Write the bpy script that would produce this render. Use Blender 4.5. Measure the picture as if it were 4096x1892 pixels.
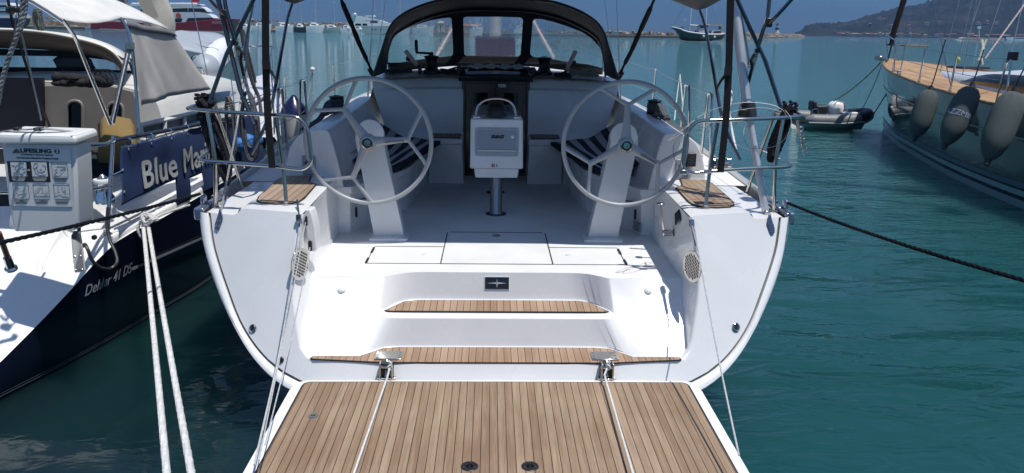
import bpy, bmesh, math, random
from mathutils import Vector, Matrix
from mathutils.geometry import tessellate_polygon
random.seed(7)
for _o in list(bpy.data.objects): bpy.data.objects.remove(_o)
S = bpy.context.scene
COL = S.collection
R = math.radians
V = Vector

# ------------------------------------------------------------------ camera
F_PX, CX, CY = 3037.0, 2048.0, 946.0
CAM = V((-0.045, 0.0, 2.5))
_p, _y, _r = R(15.18), R(-1.67), R(0.86)
_F = V((-math.sin(_y)*math.cos(_p), math.cos(_y)*math.cos(_p), -math.sin(_p)))
_R0 = V((math.cos(_y), math.sin(_y), 0)); _U0 = _R0.cross(_F)
CR = _R0*math.cos(_r) + _U0*math.sin(_r)
CU = _U0*math.cos(_r) - _R0*math.sin(_r)
cd = bpy.data.cameras.new('camera'); cam = bpy.data.objects.new('camera', cd); COL.objects.link(cam)
cam.matrix_world = Matrix(((CR.x,CU.x,-_F.x,CAM.x),(CR.y,CU.y,-_F.y,CAM.y),(CR.z,CU.z,-_F.z,CAM.z),(0,0,0,1)))
cd.sensor_width = 36; cd.lens = F_PX/4096*36; cd.clip_start = 0.05; cd.clip_end = 30000
S.camera = cam

# ------------------------------------------------------------------ light
SUN = V((0.28, -0.17, 1.0)).normalized()          # direction towards the sun
w = bpy.data.worlds.new('World'); S.world = w; w.use_nodes = True
nt = w.node_tree; nt.nodes.clear()
sky = nt.nodes.new('ShaderNodeTexSky'); sky.sky_type = 'NISHITA'; sky.sun_disc = False
sky.sun_elevation = math.asin(SUN.z); sky.sun_rotation = math.atan2(SUN.x, SUN.y)
sky.altitude = 300; sky.air_density = 1.0; sky.dust_density = 0.2; sky.ozone_density = 5.0
mx = nt.nodes.new('ShaderNodeMix'); mx.data_type='RGBA'; mx.blend_type='MULTIPLY'; mx.inputs[0].default_value = 1.0
stc = nt.nodes.new('ShaderNodeTexCoord'); ssp = nt.nodes.new('ShaderNodeSeparateXYZ'); nt.links.new(stc.outputs['Generated'], ssp.inputs[0])
scr = nt.nodes.new('ShaderNodeValToRGB'); scr.color_ramp.elements[0].position = 0.05; scr.color_ramp.elements[0].color = (0.160, 0.270, 0.420, 1)
scr.color_ramp.elements[1].position = 0.62; scr.color_ramp.elements[1].color = (1.02, 0.95, 0.90, 1)
nt.links.new(ssp.outputs[2], scr.inputs[0])
smp = nt.nodes.new('ShaderNodeMapping'); smp.inputs['Scale'].default_value = (1.6, 1.6, 9.0); nt.links.new(stc.outputs['Generated'], smp.inputs[0])
snz = nt.nodes.new('ShaderNodeTexNoise'); snz.inputs['Scale'].default_value = 1.7; snz.inputs['Detail'].default_value = 5; nt.links.new(smp.outputs[0], snz.inputs['Vector'])
smr = nt.nodes.new('ShaderNodeMapRange'); smr.inputs[1].default_value = 0.35; smr.inputs[2].default_value = 0.75; smr.inputs[3].default_value = 0.92; smr.inputs[4].default_value = 1.30
nt.links.new(snz.outputs[0], smr.inputs[0])
smx = nt.nodes.new('ShaderNodeMix'); smx.data_type='RGBA'; smx.blend_type='MULTIPLY'; smx.inputs[0].default_value = 1.0
nt.links.new(scr.outputs[0], smx.inputs[6]); nt.links.new(smr.outputs[0], smx.inputs[7]); nt.links.new(smx.outputs[2], mx.inputs[7])
bg = nt.nodes.new('ShaderNodeBackground'); bg.inputs[1].default_value = 0.12
wo = nt.nodes.new('ShaderNodeOutputWorld')
nt.links.new(sky.outputs[0], mx.inputs[6]); nt.links.new(mx.outputs[2], bg.inputs[0]); nt.links.new(bg.outputs[0], wo.inputs[0])
sl = bpy.data.lights.new('sun', 'SUN'); sl.energy = 4.0; sl.angle = R(0.5); sl.color = (1.0, 0.965, 0.91)
so = bpy.data.objects.new('sun', sl); COL.objects.link(so); so.location = (20,-15,40)
so.rotation_euler = SUN.to_track_quat('Z', 'Y').to_euler()
S.view_settings.view_transform = 'Standard'; S.view_settings.look = 'None'
S.view_settings.exposure = 0.18; S.view_settings.gamma = 1.0
S.cycles.max_bounces = 8; S.cycles.transparent_max_bounces = 12; S.cycles.caustics_reflective = False; S.cycles.caustics_refractive = False
S.cycles.sample_clamp_indirect = 4.0
S.cycles.use_denoising = True

# ------------------------------------------------------------------ measuring helpers (photo pixel -> real place in the world)
def ray(px, py):
    return (_F + CR*((px-CX)/F_PX) - CU*((py-CY)/F_PX))
def U(px, py, y):                       # the point of that sight line at distance y
    d = ray(px, py); return CAM + d*(y/d.y)
def UZ(px, py, z):                      # the point of that sight line at height z
    d = ray(px, py); return CAM + d*((z-CAM.z)/d.z)
def US(px, py, fn, y0=5.0):             # the point on the surface y = fn(x, z)
    p = U(px, py, y0)
    for _ in range(25):
        p = U(px, py, fn(p.x, p.z))
    return p
def MX(p): return V((-p[0], p[1], p[2]))

# ------------------------------------------------------------------ materials
MATS = {}
def lin(c):
    def f(x):
        x /= 255.0
        return x/12.92 if x <= 0.04045 else ((x+0.055)/1.055)**2.4
    return (f(c[0]), f(c[1]), f(c[2]), 1)
def mat(name, col, rough=0.5, metal=0.0, coat=0.0, bump=0.0, bscale=40.0, var=0.0, vscale=6.0, spec=0.5, emit=0, stretch=None, dirt=0.0):
    if name in MATS: return MATS[name]
    m = bpy.data.materials.new(name); m.use_nodes = True; MATS[name] = m
    n = m.node_tree; b = n.nodes['Principled BSDF']
    c = col if len(col) == 4 else (*col, 1)
    b.inputs['Base Color'].default_value = c
    b.inputs['Roughness'].default_value = rough; b.inputs['Metallic'].default_value = metal
    b.inputs['Coat Weight'].default_value = coat; b.inputs['Coat Roughness'].default_value = 0.08
    b.inputs['Specular IOR Level'].default_value = spec
    tc = n.nodes.new('ShaderNodeTexCoord'); mp = n.nodes.new('ShaderNodeMapping')
    n.links.new(tc.outputs['Object'], mp.inputs[0])
    if stretch: mp.inputs['Scale'].default_value = stretch
    if var > 0:
        nz = n.nodes.new('ShaderNodeTexNoise'); nz.inputs['Scale'].default_value = vscale; nz.inputs['Detail'].default_value = 6
        n.links.new(mp.outputs[0], nz.inputs['Vector'])
        mr = n.nodes.new('ShaderNodeMapRange'); mr.inputs[1].default_value = 0.3; mr.inputs[2].default_value = 0.7
        mr.inputs[3].default_value = 1-var; mr.inputs[4].default_value = 1+var
        n.links.new(nz.outputs[0], mr.inputs[0])
        ml = n.nodes.new('ShaderNodeMix'); ml.data_type='RGBA'; ml.blend_type='MULTIPLY'; ml.inputs[0].default_value = 1
        ml.inputs[6].default_value = c; n.links.new(mr.outputs[0], ml.inputs[7])
        n.links.new(ml.outputs[2], b.inputs['Base Color'])
        mr2 = n.nodes.new('ShaderNodeMapRange'); mr2.inputs[1].default_value = 0.3; mr2.inputs[2].default_value = 0.7
        mr2.inputs[3].default_value = max(0.02, rough-var*0.5); mr2.inputs[4].default_value = min(1, rough+var*0.5)
        n.links.new(nz.outputs[0], mr2.inputs[0]); n.links.new(mr2.outputs[0], b.inputs['Roughness'])
    if bump > 0:
        nb = n.nodes.new('ShaderNodeTexNoise'); nb.inputs['Scale'].default_value = bscale; nb.inputs['Detail'].default_value = 5
        n.links.new(mp.outputs[0], nb.inputs['Vector'])
        bp = n.nodes.new('ShaderNodeBump'); bp.inputs['Strength'].default_value = bump; bp.inputs['Distance'].default_value = 0.01
        n.links.new(nb.outputs[0], bp.inputs['Height']); n.links.new(bp.outputs[0], b.inputs['Normal'])
    if emit:
        b.inputs['Emission Color'].default_value = c; b.inputs['Emission Strength'].default_value = emit
    return m

def node(n, t, **kw):
    x = n.nodes.new(t)
    for k, v in kw.items(): setattr(x, k, v)
    return x
def mathn(n, op, a, b=None, c=None):
    x = n.nodes.new('ShaderNodeMath'); x.operation = op
    for i, v in enumerate((a, b, c)):
        if v is None: continue
        if isinstance(v, (int, float)): x.inputs[i].default_value = v
        else: n.links.new(v, x.inputs[i])
    return x.outputs[0]

def teak(name, pitch, off=0.0, seam=0.09, base=(0.30,0.19,0.125), light=(0.45,0.34,0.25), rot=0.0, grain=1.0, bright=1.0):
    """laid teak: planks run along object Y (turned by rot), black caulking between"""
    m = bpy.data.materials.new(name); m.use_nodes = True
    n = m.node_tree; b = n.nodes['Principled BSDF']
    tc = node(n, 'ShaderNodeTexCoord'); mp = node(n, 'ShaderNodeMapping'); mp.inputs['Rotation'].default_value = (0,0,rot)
    n.links.new(tc.outputs['Object'], mp.inputs[0])
    sp = node(n, 'ShaderNodeSeparateXYZ'); n.links.new(mp.outputs[0], sp.inputs[0])
    u = mathn(n, 'DIVIDE', mathn(n, 'ADD', sp.outputs[0], off), pitch)
    fl = mathn(n, 'FLOOR', u); fr = mathn(n, 'FRACT', u)
    e = mathn(n, 'ABSOLUTE', mathn(n, 'SUBTRACT', fr, 0.5))
    seamf = mathn(n, 'GREATER_THAN', e, 0.5-seam/2)
    wn = node(n, 'ShaderNodeTexWhiteNoise', noise_dimensions='1D'); n.links.new(fl, wn.inputs['W'])
    cb = node(n, 'ShaderNodeCombineXYZ')
    n.links.new(mathn(n,'MULTIPLY', sp.outputs[0], 30.0), cb.inputs[0])
    n.links.new(mathn(n,'MULTIPLY', sp.outputs[1], 1.1), cb.inputs[1])
    n.links.new(mathn(n,'MULTIPLY', fl, 3.7), cb.inputs[2])
    g1 = node(n, 'ShaderNodeTexNoise'); g1.inputs['Scale'].default_value = 1.6; g1.inputs['Detail'].default_value = 8; g1.inputs['Roughness'].default_value = 0.65
    g1.inputs['Distortion'].default_value = 0.35
    n.links.new(cb.outputs[0], g1.inputs['Vector'])
    cb2 = node(n, 'ShaderNodeCombineXYZ')
    n.links.new(mathn(n,'MULTIPLY', sp.outputs[0], 260.0), cb2.inputs[0]); n.links.new(mathn(n,'MULTIPLY', sp.outputs[1], 5.0), cb2.inputs[1]); n.links.new(fl, cb2.inputs[2])
    g2 = node(n, 'ShaderNodeTexNoise'); g2.inputs['Scale'].default_value = 1.0; g2.inputs['Detail'].default_value = 3
    n.links.new(cb2.outputs[0], g2.inputs['Vector'])
    bl = node(n, 'ShaderNodeTexNoise'); bl.inputs['Scale'].default_value = 2.2; bl.inputs['Detail'].default_value = 4
    n.links.new(mp.outputs[0], bl.inputs['Vector'])
    t = mathn(n, 'ADD', mathn(n,'MULTIPLY', mathn(n,'SUBTRACT', g1.outputs[0], 0.5), 2.3*grain), mathn(n,'MULTIPLY', mathn(n,'SUBTRACT', wn.outputs[0], 0.5), 0.6))
    t = mathn(n, 'ADD', t, mathn(n,'MULTIPLY', mathn(n,'SUBTRACT', g2.outputs[0], 0.5), 1.0*grain))
    t = mathn(n, 'ADD', t, mathn(n,'MULTIPLY', mathn(n,'SUBTRACT', bl.outputs[0], 0.5), 1.3))
    t = mathn(n, 'ADD', t, 0.42)
    mxn = node(n, 'ShaderNodeMix', data_type='RGBA'); mxn.clamp_factor = True
    n.links.new(t, mxn.inputs[0]); mxn.inputs[6].default_value = (*[x*bright for x in base],1); mxn.inputs[7].default_value = (*[x*bright for x in light],1)
    mx2 = node(n, 'ShaderNodeMix', data_type='RGBA'); n.links.new(seamf, mx2.inputs[0])
    n.links.new(mxn.outputs[2], mx2.inputs[6]); mx2.inputs[7].default_value = (0.012,0.012,0.013,1)
    n.links.new(mx2.outputs[2], b.inputs['Base Color'])
    b.inputs['Roughness'].default_value = 0.62
    bp = node(n, 'ShaderNodeBump'); bp.inputs['Strength'].default_value = 0.25; bp.inputs['Distance'].default_value = 0.004
    h = mathn(n, 'SUBTRACT', mathn(n,'MULTIPLY', g2.outputs[0], 0.3), seamf)
    n.links.new(h, bp.inputs['Height']); n.links.new(bp.outputs[0], b.inputs['Normal'])
    MATS[name] = m
    return m

def canvas_mat(name, col, rough=0.9, transl=0.0):
    m = mat(name, col, rough, bump=0.13, bscale=160, var=0.10, vscale=5)
    if transl:
        n = m.node_tree; b = n.nodes['Principled BSDF']; o = n.nodes['Material Output']
        tr = node(n, 'ShaderNodeBsdfTranslucent'); tr.inputs[0].default_value = (*col[:3],1)
        ms = node(n, 'ShaderNodeMixShader'); ms.inputs[0].default_value = transl
        n.links.new(b.outputs[0], ms.inputs[1]); n.links.new(tr.outputs[0], ms.inputs[2]); n.links.new(ms.outputs[0], o.inputs[0])
    return m

# ------------------------------------------------------------------ mesh builder
class MB:
    def __init__(s): s.v = []; s.f = []; s.m = []; s.cur = 0
    def add(s, vs, fs):
        o = len(s.v); s.v += [tuple(p) for p in vs]; s.f += [tuple(i+o for i in f) for f in fs]; s.m += [s.cur]*len(fs); return s
    def quad(s, a, b, c, d): return s.add([a,b,c,d], [(0,1,2,3)])
    def box(s, c, d, rot=None):
        x, y, z = d[0]/2, d[1]/2, d[2]/2
        vs = [V((i*x, j*y, k*z)) for i in (-1,1) for j in (-1,1) for k in (-1,1)]
        if rot is not None: vs = [rot @ p for p in vs]
        c = V(c)
        return s.add([c+p for p in vs], [(0,1,3,2),(4,6,7,5),(0,4,5,1),(2,3,7,6),(0,2,6,4),(1,5,7,3)])
    def loft(s, rings, closed=True, cap=False, rev=False):
        n = len(rings[0]); vs = [p for r in rings for p in r]; fs = []
        m = n if closed else n-1
        for i in range(len(rings)-1):
            for j in range(m):
                a = i*n+j; b = i*n+(j+1)%n; f = (a, b, b+n, a+n)
                fs.append(f[::-1] if rev else f)
        if cap:
            f0 = tuple(range(n)); f1 = tuple((len(rings)-1)*n+i for i in range(n))
            fs.append(f0 if rev else f0[::-1]); fs.append(f1[::-1] if rev else f1)
        return s.add(vs, fs)
    def tube(s, pts, r, n=8, cap=True, closed=False):
        pts = [V(p) for p in pts]; N = len(pts)
        if N < 2: return s
        rr = r if isinstance(r, (list, tuple)) else [r]*N
        rings = []; T0 = None
        for i, p in enumerate(pts):
            if closed: t = (pts[(i+1) % N]-pts[i-1])
            else: t = pts[min(i+1,N-1)]-pts[max(i-1,0)]
            if t.length < 1e-9: t = V((0,0,1))
            t.normalize()
            if T0 is None:
                a = V((0,0,1)) if abs(t.z) < 0.9 else V((1,0,0)); nrm = (a - t*a.dot(t)).normalized()
            else:
                nrm = (nrm - t*nrm.dot(t))
                if nrm.length < 1e-6: nrm = t.orthogonal()
                nrm.normalize()
            T0 = t; bn = t.cross(nrm)
            rings.append([p + nrm*(rr[i]*math.cos(2*math.pi*k/n)) + bn*(rr[i]*math.sin(2*math.pi*k/n)) for k in range(n)])
        if closed: rings.append(rings[0]); return s.loft(rings)
        return s.loft(rings, cap=cap)
    def lathe(s, prof, c=(0,0,0), axis='Z', n=24, rot=None):
        """prof = [(radius, height)...] round an axis through c"""
        rings = []; c = V(c)
        for (r, h) in prof:
            ring = []
            for k in range(n):
                a = 2*math.pi*k/n; p = V((r*math.cos(a), r*math.sin(a), h))
                if axis == 'Y': p = V((p.x, -p.z, p.y))
                elif axis == 'X': p = V((p.z, p.y, -p.x))
                if rot is not None: p = rot @ p
                ring.append(c+p)
            rings.append(ring)
        return s.loft(rings, cap=True)
    def prism(s, poly, vec, holes=None):
        """poly = 3D loop, extruded along vec, with optional holes"""
        loops = [[V(p) for p in poly]] + [[V(p) for p in h] for h in (holes or [])]
        vec = V(vec); flat = [p for l in loops for p in l]; n = len(flat)
        tris = tessellate_polygon(loops)
        s.add(flat + [p+vec for p in flat], [tuple(t) for t in tris] + [tuple(i+n for i in t[::-1]) for t in tris])
        o = 0
        base = len(s.v) - 2*n
        for l in loops:
            k = len(l)
            for i in range(k):
                a = o+i; b = o+(i+1) % k
                s.f.append((base+a, base+b, base+b+n, base+a+n)); s.m.append(s.cur)
            o += k
        return s
    def sheet(s, poly, holes=None):
        loops = [[V(p) for p in poly]] + [[V(p) for p in h] for h in (holes or [])]
        flat = [p for l in loops for p in l]
        return s.add(flat, [tuple(t) for t in tessellate_polygon(loops)])
    def ball(s, c, r, n=12, m=8, sc=(1,1,1), rot=None):
        prof = []
        rings = []; c = V(c)
        for i in range(m+1):
            a = math.pi*i/m; rr = max(math.sin(a), 1e-3)
            ring = []
            for k in range(n):
                b = 2*math.pi*k/n
                p = V((rr*math.cos(b)*r*sc[0], rr*math.sin(b)*r*sc[1], -math.cos(a)*r*sc[2]))
                if rot is not None: p = rot @ p
                ring.append(c+p)
            rings.append(ring)
        return s.loft(rings, cap=True)
    def build(s, name, mats, parent=None, smooth=True, ang=38, bevel=0.0, seg=2, solid=0.0, origin=None, fix=True, sub=0):
        me = bpy.data.meshes.new(name)
        me.from_pydata(s.v, [], s.f); me.validate(verbose=False)
        if not isinstance(mats, (list, tuple)): mats = [mats]
        for m in mats: me.materials.append(m)
        if len(mats) > 1 and len(me.polygons) == len(s.m): me.polygons.foreach_set('material_index', s.m)
        bm = bmesh.new(); bm.from_mesh(me)
        bmesh.ops.remove_doubles(bm, verts=bm.verts, dist=0.00005)
        if fix: bmesh.ops.recalc_face_normals(bm, faces=bm.faces)
        bm.to_mesh(me); bm.free()
        if smooth:
            me.shade_smooth(); me.set_sharp_from_angle(angle=R(ang))
        o = bpy.data.objects.new(name, me); COL.objects.link(o)
        if origin is not None:
            me.transform(Matrix.Translation(-V(origin))); o.location = origin
        if parent is not None: parent_to(o, parent)
        if sub: md = o.modifiers.new('sub','SUBSURF'); md.levels = sub; md.render_levels = sub
        if solid: md = o.modifiers.new('solid','SOLIDIFY'); md.thickness = solid; md.offset = 0
        if bevel: md = o.modifiers.new('bevel','BEVEL'); md.width = bevel; md.segments = seg; md.limit_method = 'ANGLE'; md.angle_limit = R(30); md.harden_normals = False
        return o
def world_of(o):
    m = o.matrix_basis.copy()
    p = o.parent
    while p is not None: m = p.matrix_basis @ m; p = p.parent
    return m
def parent_to(o, par):
    o.parent = par
    inv = world_of(par).inverted()
    o.matrix_basis = inv @ o.matrix_basis
def tag(o, label, cat, group=None, kind=None):
    o['label'] = label; o['category'] = cat
    if group: o['group'] = group
    if kind: o['kind'] = kind
    return o
def thing(name, label, cat, loc=(0,0,0), group=None):
    o = bpy.data.objects.new(name, None); o.empty_display_size = 0.1; o.location = loc; COL.objects.link(o)
    return tag(o, label, cat, group)
def struct(o): o['kind'] = 'structure'; return o

def cat(pts, n=6, closed=False):
    """Catmull-Rom through the points"""
    pts = [V(p) for p in pts]; N = len(pts)
    if N < 3: return [pts[0].lerp(pts[-1], i/n) for i in range(n+1)]
    out = []
    rng = range(N) if closed else range(N-1)
    for i in rng:
        if closed: p0,p1,p2,p3 = pts[i-1],pts[i],pts[(i+1)%N],pts[(i+2)%N]
        else: p0,p1,p2,p3 = pts[max(i-1,0)],pts[i],pts[i+1],pts[min(i+2,N-1)]
        for k in range(n):
            t = k/n
            out.append(0.5*((2*p1)+(p2-p0)*t+(2*p0-5*p1+4*p2-p3)*t*t+(3*p1-p0-3*p2+p3)*t**3))
    if not closed: out.append(pts[-1])
    return out
def resample(pts, n):
    pts = [V(p) for p in pts]; L = [0]
    for a, b in zip(pts, pts[1:]): L.append(L[-1]+(b-a).length)
    out = []; j = 0
    for i in range(n):
        d = L[-1]*i/(n-1)
        while j < len(L)-2 and L[j+1] < d: j += 1
        seg = L[j+1]-L[j]
        out.append(pts[j].lerp(pts[j+1], (d-L[j])/seg if seg > 0 else 0))
    return out
def rrect(w, h, r, n=4):
    """rounded rectangle loop in 2D"""
    out = []
    for cx, cy, a0 in ((w/2-r,h/2-r,0),(-w/2+r,h/2-r,90),(-w/2+r,-h/2+r,180),(w/2-r,-h/2+r,270)):
        for k in range(n+1):
            a = R(a0+90*k/n); out.append((cx+r*math.cos(a), cy+r*math.sin(a)))
    return out
def fillet(pts, r, n=4):
    """round the inner corners of an open polyline (for bent tubes)"""
    pts = [V(p) for p in pts]; out = [pts[0]]
    for a, b, c in zip(pts, pts[1:], pts[2:]):
        u = (a-b); v = (c-b); q = min(r, u.length*0.48, v.length*0.48)
        p0 = b+u.normalized()*q; p1 = b+v.normalized()*q
        for k in range(n+1):
            t = k/n; out.append((p0*(1-t)+b*t)*(1-t)+(b*(1-t)+p1*t)*t)
    out.append(pts[-1]); return out
def sag(a, b, s, n=16):
    a = V(a); b = V(b)
    return [a.lerp(b, i/n) - V((0,0,s*4*(i/n)*(1-i/n))) for i in range(n+1)]
def rope(mb, path, r, pitch=None, strands=3, step=None, n=6, lump=0.0):
    """laid rope: helical strands round the path"""
    pitch = pitch or r*7; step = step or pitch/7
    L = sum((V(b)-V(a)).length for a, b in zip(path, path[1:]))
    N = max(6, min(1400, int(L/step))); pts = resample(path, N+1); L1 = L/N
    nrm = None; frames = []
    for i, p in enumerate(pts):
        t = (pts[min(i+1,N)]-pts[max(i-1,0)]).normalized()
        if nrm is None: nrm = t.orthogonal().normalized()
        else: nrm = (nrm - t*nrm.dot(t)).normalized()
        frames.append((p, nrm.copy(), t.cross(nrm)))
    for k in range(strands):
        path2 = []; rr = []
        for i, (p, a, b) in enumerate(frames):
            ph = 2*math.pi*(i*L1/pitch + k/strands)
            path2.append(p + a*(math.cos(ph)*r*0.52) + b*(math.sin(ph)*r*0.52))
            rr.append(r*0.55*(1+lump*math.sin(ph*4+k)))
        mb.tube(path2, rr, n=n)
    return mb
def text(s, size, m, parent, loc, rot, name='lettering', ext=0.001, offs=0.0, shear=0.0, align='CENTER', space=1.0, xs=1.0):
    c = bpy.data.curves.new(name, 'FONT'); c.body = s; c.size = size; c.extrude = ext; c.offset = offs; c.shear = shear
    c.align_x = align; c.align_y = 'CENTER'; c.space_character = space; c.resolution_u = 3
    c.materials.append(m)
    t_ = bpy.data.objects.new(name, c); me = bpy.data.meshes.new_from_object(t_); bpy.data.objects.remove(t_)
    if not me.materials: me.materials.append(m)
    o = bpy.data.objects.new(name, me); COL.objects.link(o)
    o.matrix_basis = Matrix.Translation(V(loc)) @ rot.to_4x4() @ Matrix.Diagonal((xs,1,1,1))
    if parent is not None: parent_to(o, parent)
    return o
def frame(xax, yax):
    x = V(xax).normalized(); z = x.cross(V(yax)).normalized(); y = z.cross(x)
    return Matrix((x, y, z)).transposed()
ROT_AFT = frame((1,0,0), (0,0,1))       # text readable from astern (facing -Y)
# ------------------------------------------------------------------ shared materials
GEL = mat('gelcoat', (0.80,0.80,0.79), 0.27, coat=0.35, var=0.035, vscale=2.2)
GELSKID = mat('gelcoat_nonskid', (0.75,0.755,0.755), 0.6, bump=0.35, bscale=320, var=0.05, vscale=4)
STEEL = mat('stainless', (0.53,0.51,0.48), 0.14, metal=1.0, var=0.05, vscale=20)
ALU = mat('anodised_aluminium', (0.60,0.605,0.61), 0.42, metal=0.6, var=0.06, vscale=8)
BLACKP = mat('black_plastic', (0.018,0.018,0.02), 0.42, var=0.1)
BLACKW = mat('black_webbing', (0.012,0.012,0.014), 0.85, bump=0.4, bscale=200)
CANVAS = canvas_mat('charcoal_canvas', (0.030,0.031,0.036), 0.9)
DARKGAP = mat('dark_gap', (0.06,0.055,0.05), 0.8)
RUBBER = mat('grey_rubber', (0.16,0.15,0.14), 0.7)
CAULK = mat('black_caulk', (0.012,0.012,0.013), 0.6)
ROPEW = mat('white_rope', (0.68,0.69,0.68), 0.8, bump=0.5, bscale=300, var=0.12, vscale=30)
ROPEB = mat('black_rope', (0.007,0.009,0.014), 0.9, bump=0.5, bscale=300, spec=0.15)
ROPEG = mat('grey_flecked_rope', (0.10,0.115,0.14), 0.85, bump=0.4, bscale=300, var=0.6, vscale=60)
WHITEP = mat('white_plastic', (0.78,0.79,0.78), 0.35, var=0.03)
TEAK_PLAT = teak('teak_platform', 0.0437, 0.0, seam=0.085, base=(0.215,0.138,0.082), light=(0.365,0.268,0.180))
TEAK_STEP = teak('teak_step', 0.0437, 0.0, seam=0.075, base=(0.27,0.17,0.105), light=(0.42,0.29,0.20), grain=0.7)
TEAK_PAD = teak('teak_pad', 0.052, 0.01, seam=0.085, base=(0.26,0.18,0.12), light=(0.40,0.30,0.22), grain=0.7)

# ------------------------------------------------------------------ water
def water_mat():
    m = bpy.data.materials.new('sea_water'); m.use_nodes = True; n = m.node_tree; b = n.nodes['Principled BSDF']
    tc = node(n, 'ShaderNodeTexCoord')
    def noise(scale, sx, sy, det=3, rot=0.0, dist=0.0, rough=0.5):
        mp = node(n, 'ShaderNodeMapping'); mp.inputs['Scale'].default_value = (sx, sy, 1); mp.inputs['Rotation'].default_value = (0,0,rot)
        n.links.new(tc.outputs['Object'], mp.inputs[0])
        z = node(n, 'ShaderNodeTexNoise'); z.inputs['Scale'].default_value = scale; z.inputs['Detail'].default_value = det
        z.inputs['Distortion'].default_value = dist; z.inputs['Roughness'].default_value = rough
        n.links.new(mp.outputs[0], z.inputs['Vector']); return z.outputs[0]
    # body colour: dark by the quay, paler turquoise over the open basin, shade between the boats painted darker
    sp = node(n, 'ShaderNodeSeparateXYZ'); n.links.new(tc.outputs['Object'], sp.inputs[0])
    big = noise(0.085, 1, 1, 4); pat = noise(0.45, 1, 1, 3)
    fy = node(n, 'ShaderNodeMapRange'); fy.interpolation_type = 'SMOOTHSTEP'; fy.inputs[1].default_value = 4; fy.inputs[2].default_value = 27
    n.links.new(mathn(n,'ADD', sp.outputs[1], mathn(n,'MULTIPLY', mathn(n,'SUBTRACT', big, 0.5), 22.0)), fy.inputs[0])
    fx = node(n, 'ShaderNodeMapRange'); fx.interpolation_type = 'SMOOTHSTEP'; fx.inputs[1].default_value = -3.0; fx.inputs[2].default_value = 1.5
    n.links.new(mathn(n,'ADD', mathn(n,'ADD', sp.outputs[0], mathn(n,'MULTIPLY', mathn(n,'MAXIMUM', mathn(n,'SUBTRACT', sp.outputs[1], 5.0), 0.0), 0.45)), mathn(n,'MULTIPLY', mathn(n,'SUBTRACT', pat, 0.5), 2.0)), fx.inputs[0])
    def mixc(f, a, b_):
        m_ = node(n, 'ShaderNodeMix', data_type='RGBA'); n.links.new(f, m_.inputs[0])
        for v, i in ((a,6),(b_,7)):
            if isinstance(v, tuple): m_.inputs[i].default_value = (*v,1)
            else: n.links.new(v, m_.inputs[i])
        return m_.outputs[2]
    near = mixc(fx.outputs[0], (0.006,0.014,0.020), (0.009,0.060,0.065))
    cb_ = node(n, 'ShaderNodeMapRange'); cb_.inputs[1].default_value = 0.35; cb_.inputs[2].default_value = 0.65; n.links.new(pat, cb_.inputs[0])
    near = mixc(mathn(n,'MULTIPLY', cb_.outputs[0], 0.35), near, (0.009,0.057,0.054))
    far = mixc(big, (0.046,0.140,0.155), (0.054,0.160,0.178))
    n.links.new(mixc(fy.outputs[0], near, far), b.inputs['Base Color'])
    b.inputs['Specular IOR Level'].default_value = 0.36
    b.subsurface_method = 'BURLEY'; b.inputs['Subsurface Weight'].default_value = 1.0; b.inputs['Subsurface Radius'].default_value = (0.5,1.0,1.0); b.inputs['Subsurface Scale'].default_value = 1.6
    b.inputs['Roughness'].default_value = 0.03; b.inputs['IOR'].default_value = 1.333
    a = noise(0.75, 0.6, 1.5, 2, R(-14), 0.8)
    c = noise(2.6, 0.75, 1.7, 3, R(-9), 1.0)
    d = noise(8.0, 0.8, 1.5, 3, R(8), 0.6)
    calm = noise(0.22, 1, 1, 2)
    cm = node(n, 'ShaderNodeMapRange'); cm.inputs[1].default_value = 0.40; cm.inputs[2].default_value = 0.60
    cm.inputs[3].default_value = 0.30; cm.inputs[4].default_value = 1.0; n.links.new(calm, cm.inputs[0])
    open_ = mathn(n, 'MAXIMUM', cm.outputs[0], fy.outputs[0])
    amp = mathn(n, 'MULTIPLY', open_, mathn(n,'ADD', fx.outputs[0], 0.10))
    h = mathn(n, 'ADD', mathn(n,'MULTIPLY', mathn(n,'MULTIPLY', a, 0.21), mathn(n,'ADD', mathn(n,'MULTIPLY', fx.outputs[0], 0.8), 0.2)), mathn(n,'MULTIPLY', mathn(n,'MULTIPLY', c, mathn(n,'ADD', 0.085, mathn(n,'MULTIPLY', fy.outputs[0], 0.10))), amp))
    h = mathn(n, 'ADD', h, mathn(n,'MULTIPLY', mathn(n,'MULTIPLY', d, mathn(n,'ADD', 0.008, mathn(n,'MULTIPLY', fy.outputs[0], 0.018))), mathn(n,'MULTIPLY', amp, open_)))
    bp = node(n, 'ShaderNodeBump'); bp.inputs['Strength'].default_value = 0.75; bp.inputs['Distance'].default_value = 1.0
    n.links.new(h, bp.inputs['Height']); n.links.new(bp.outputs[0], b.inputs['Normal'])
    return m
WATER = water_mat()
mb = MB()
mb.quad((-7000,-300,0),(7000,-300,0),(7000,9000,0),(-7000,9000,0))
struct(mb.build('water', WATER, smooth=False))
# ================================================================== the yacht in the middle
YT = thing('sailing_yacht', 'large white sailing yacht seen from astern with twin wheels and lowered teak platform', 'sailing yacht', (0,4.2,0))
def TY(x, z): return 4.22 + 0.40*(z-0.5) + 0.043*abs(x)**3
ZS = 1.335
def both(fn, *a, **k):                       # the same part on each side
    for s in (1, -1): fn(s, *a, **k)
def P3(s, x, y, z): return V((s*x, y, z))
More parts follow.
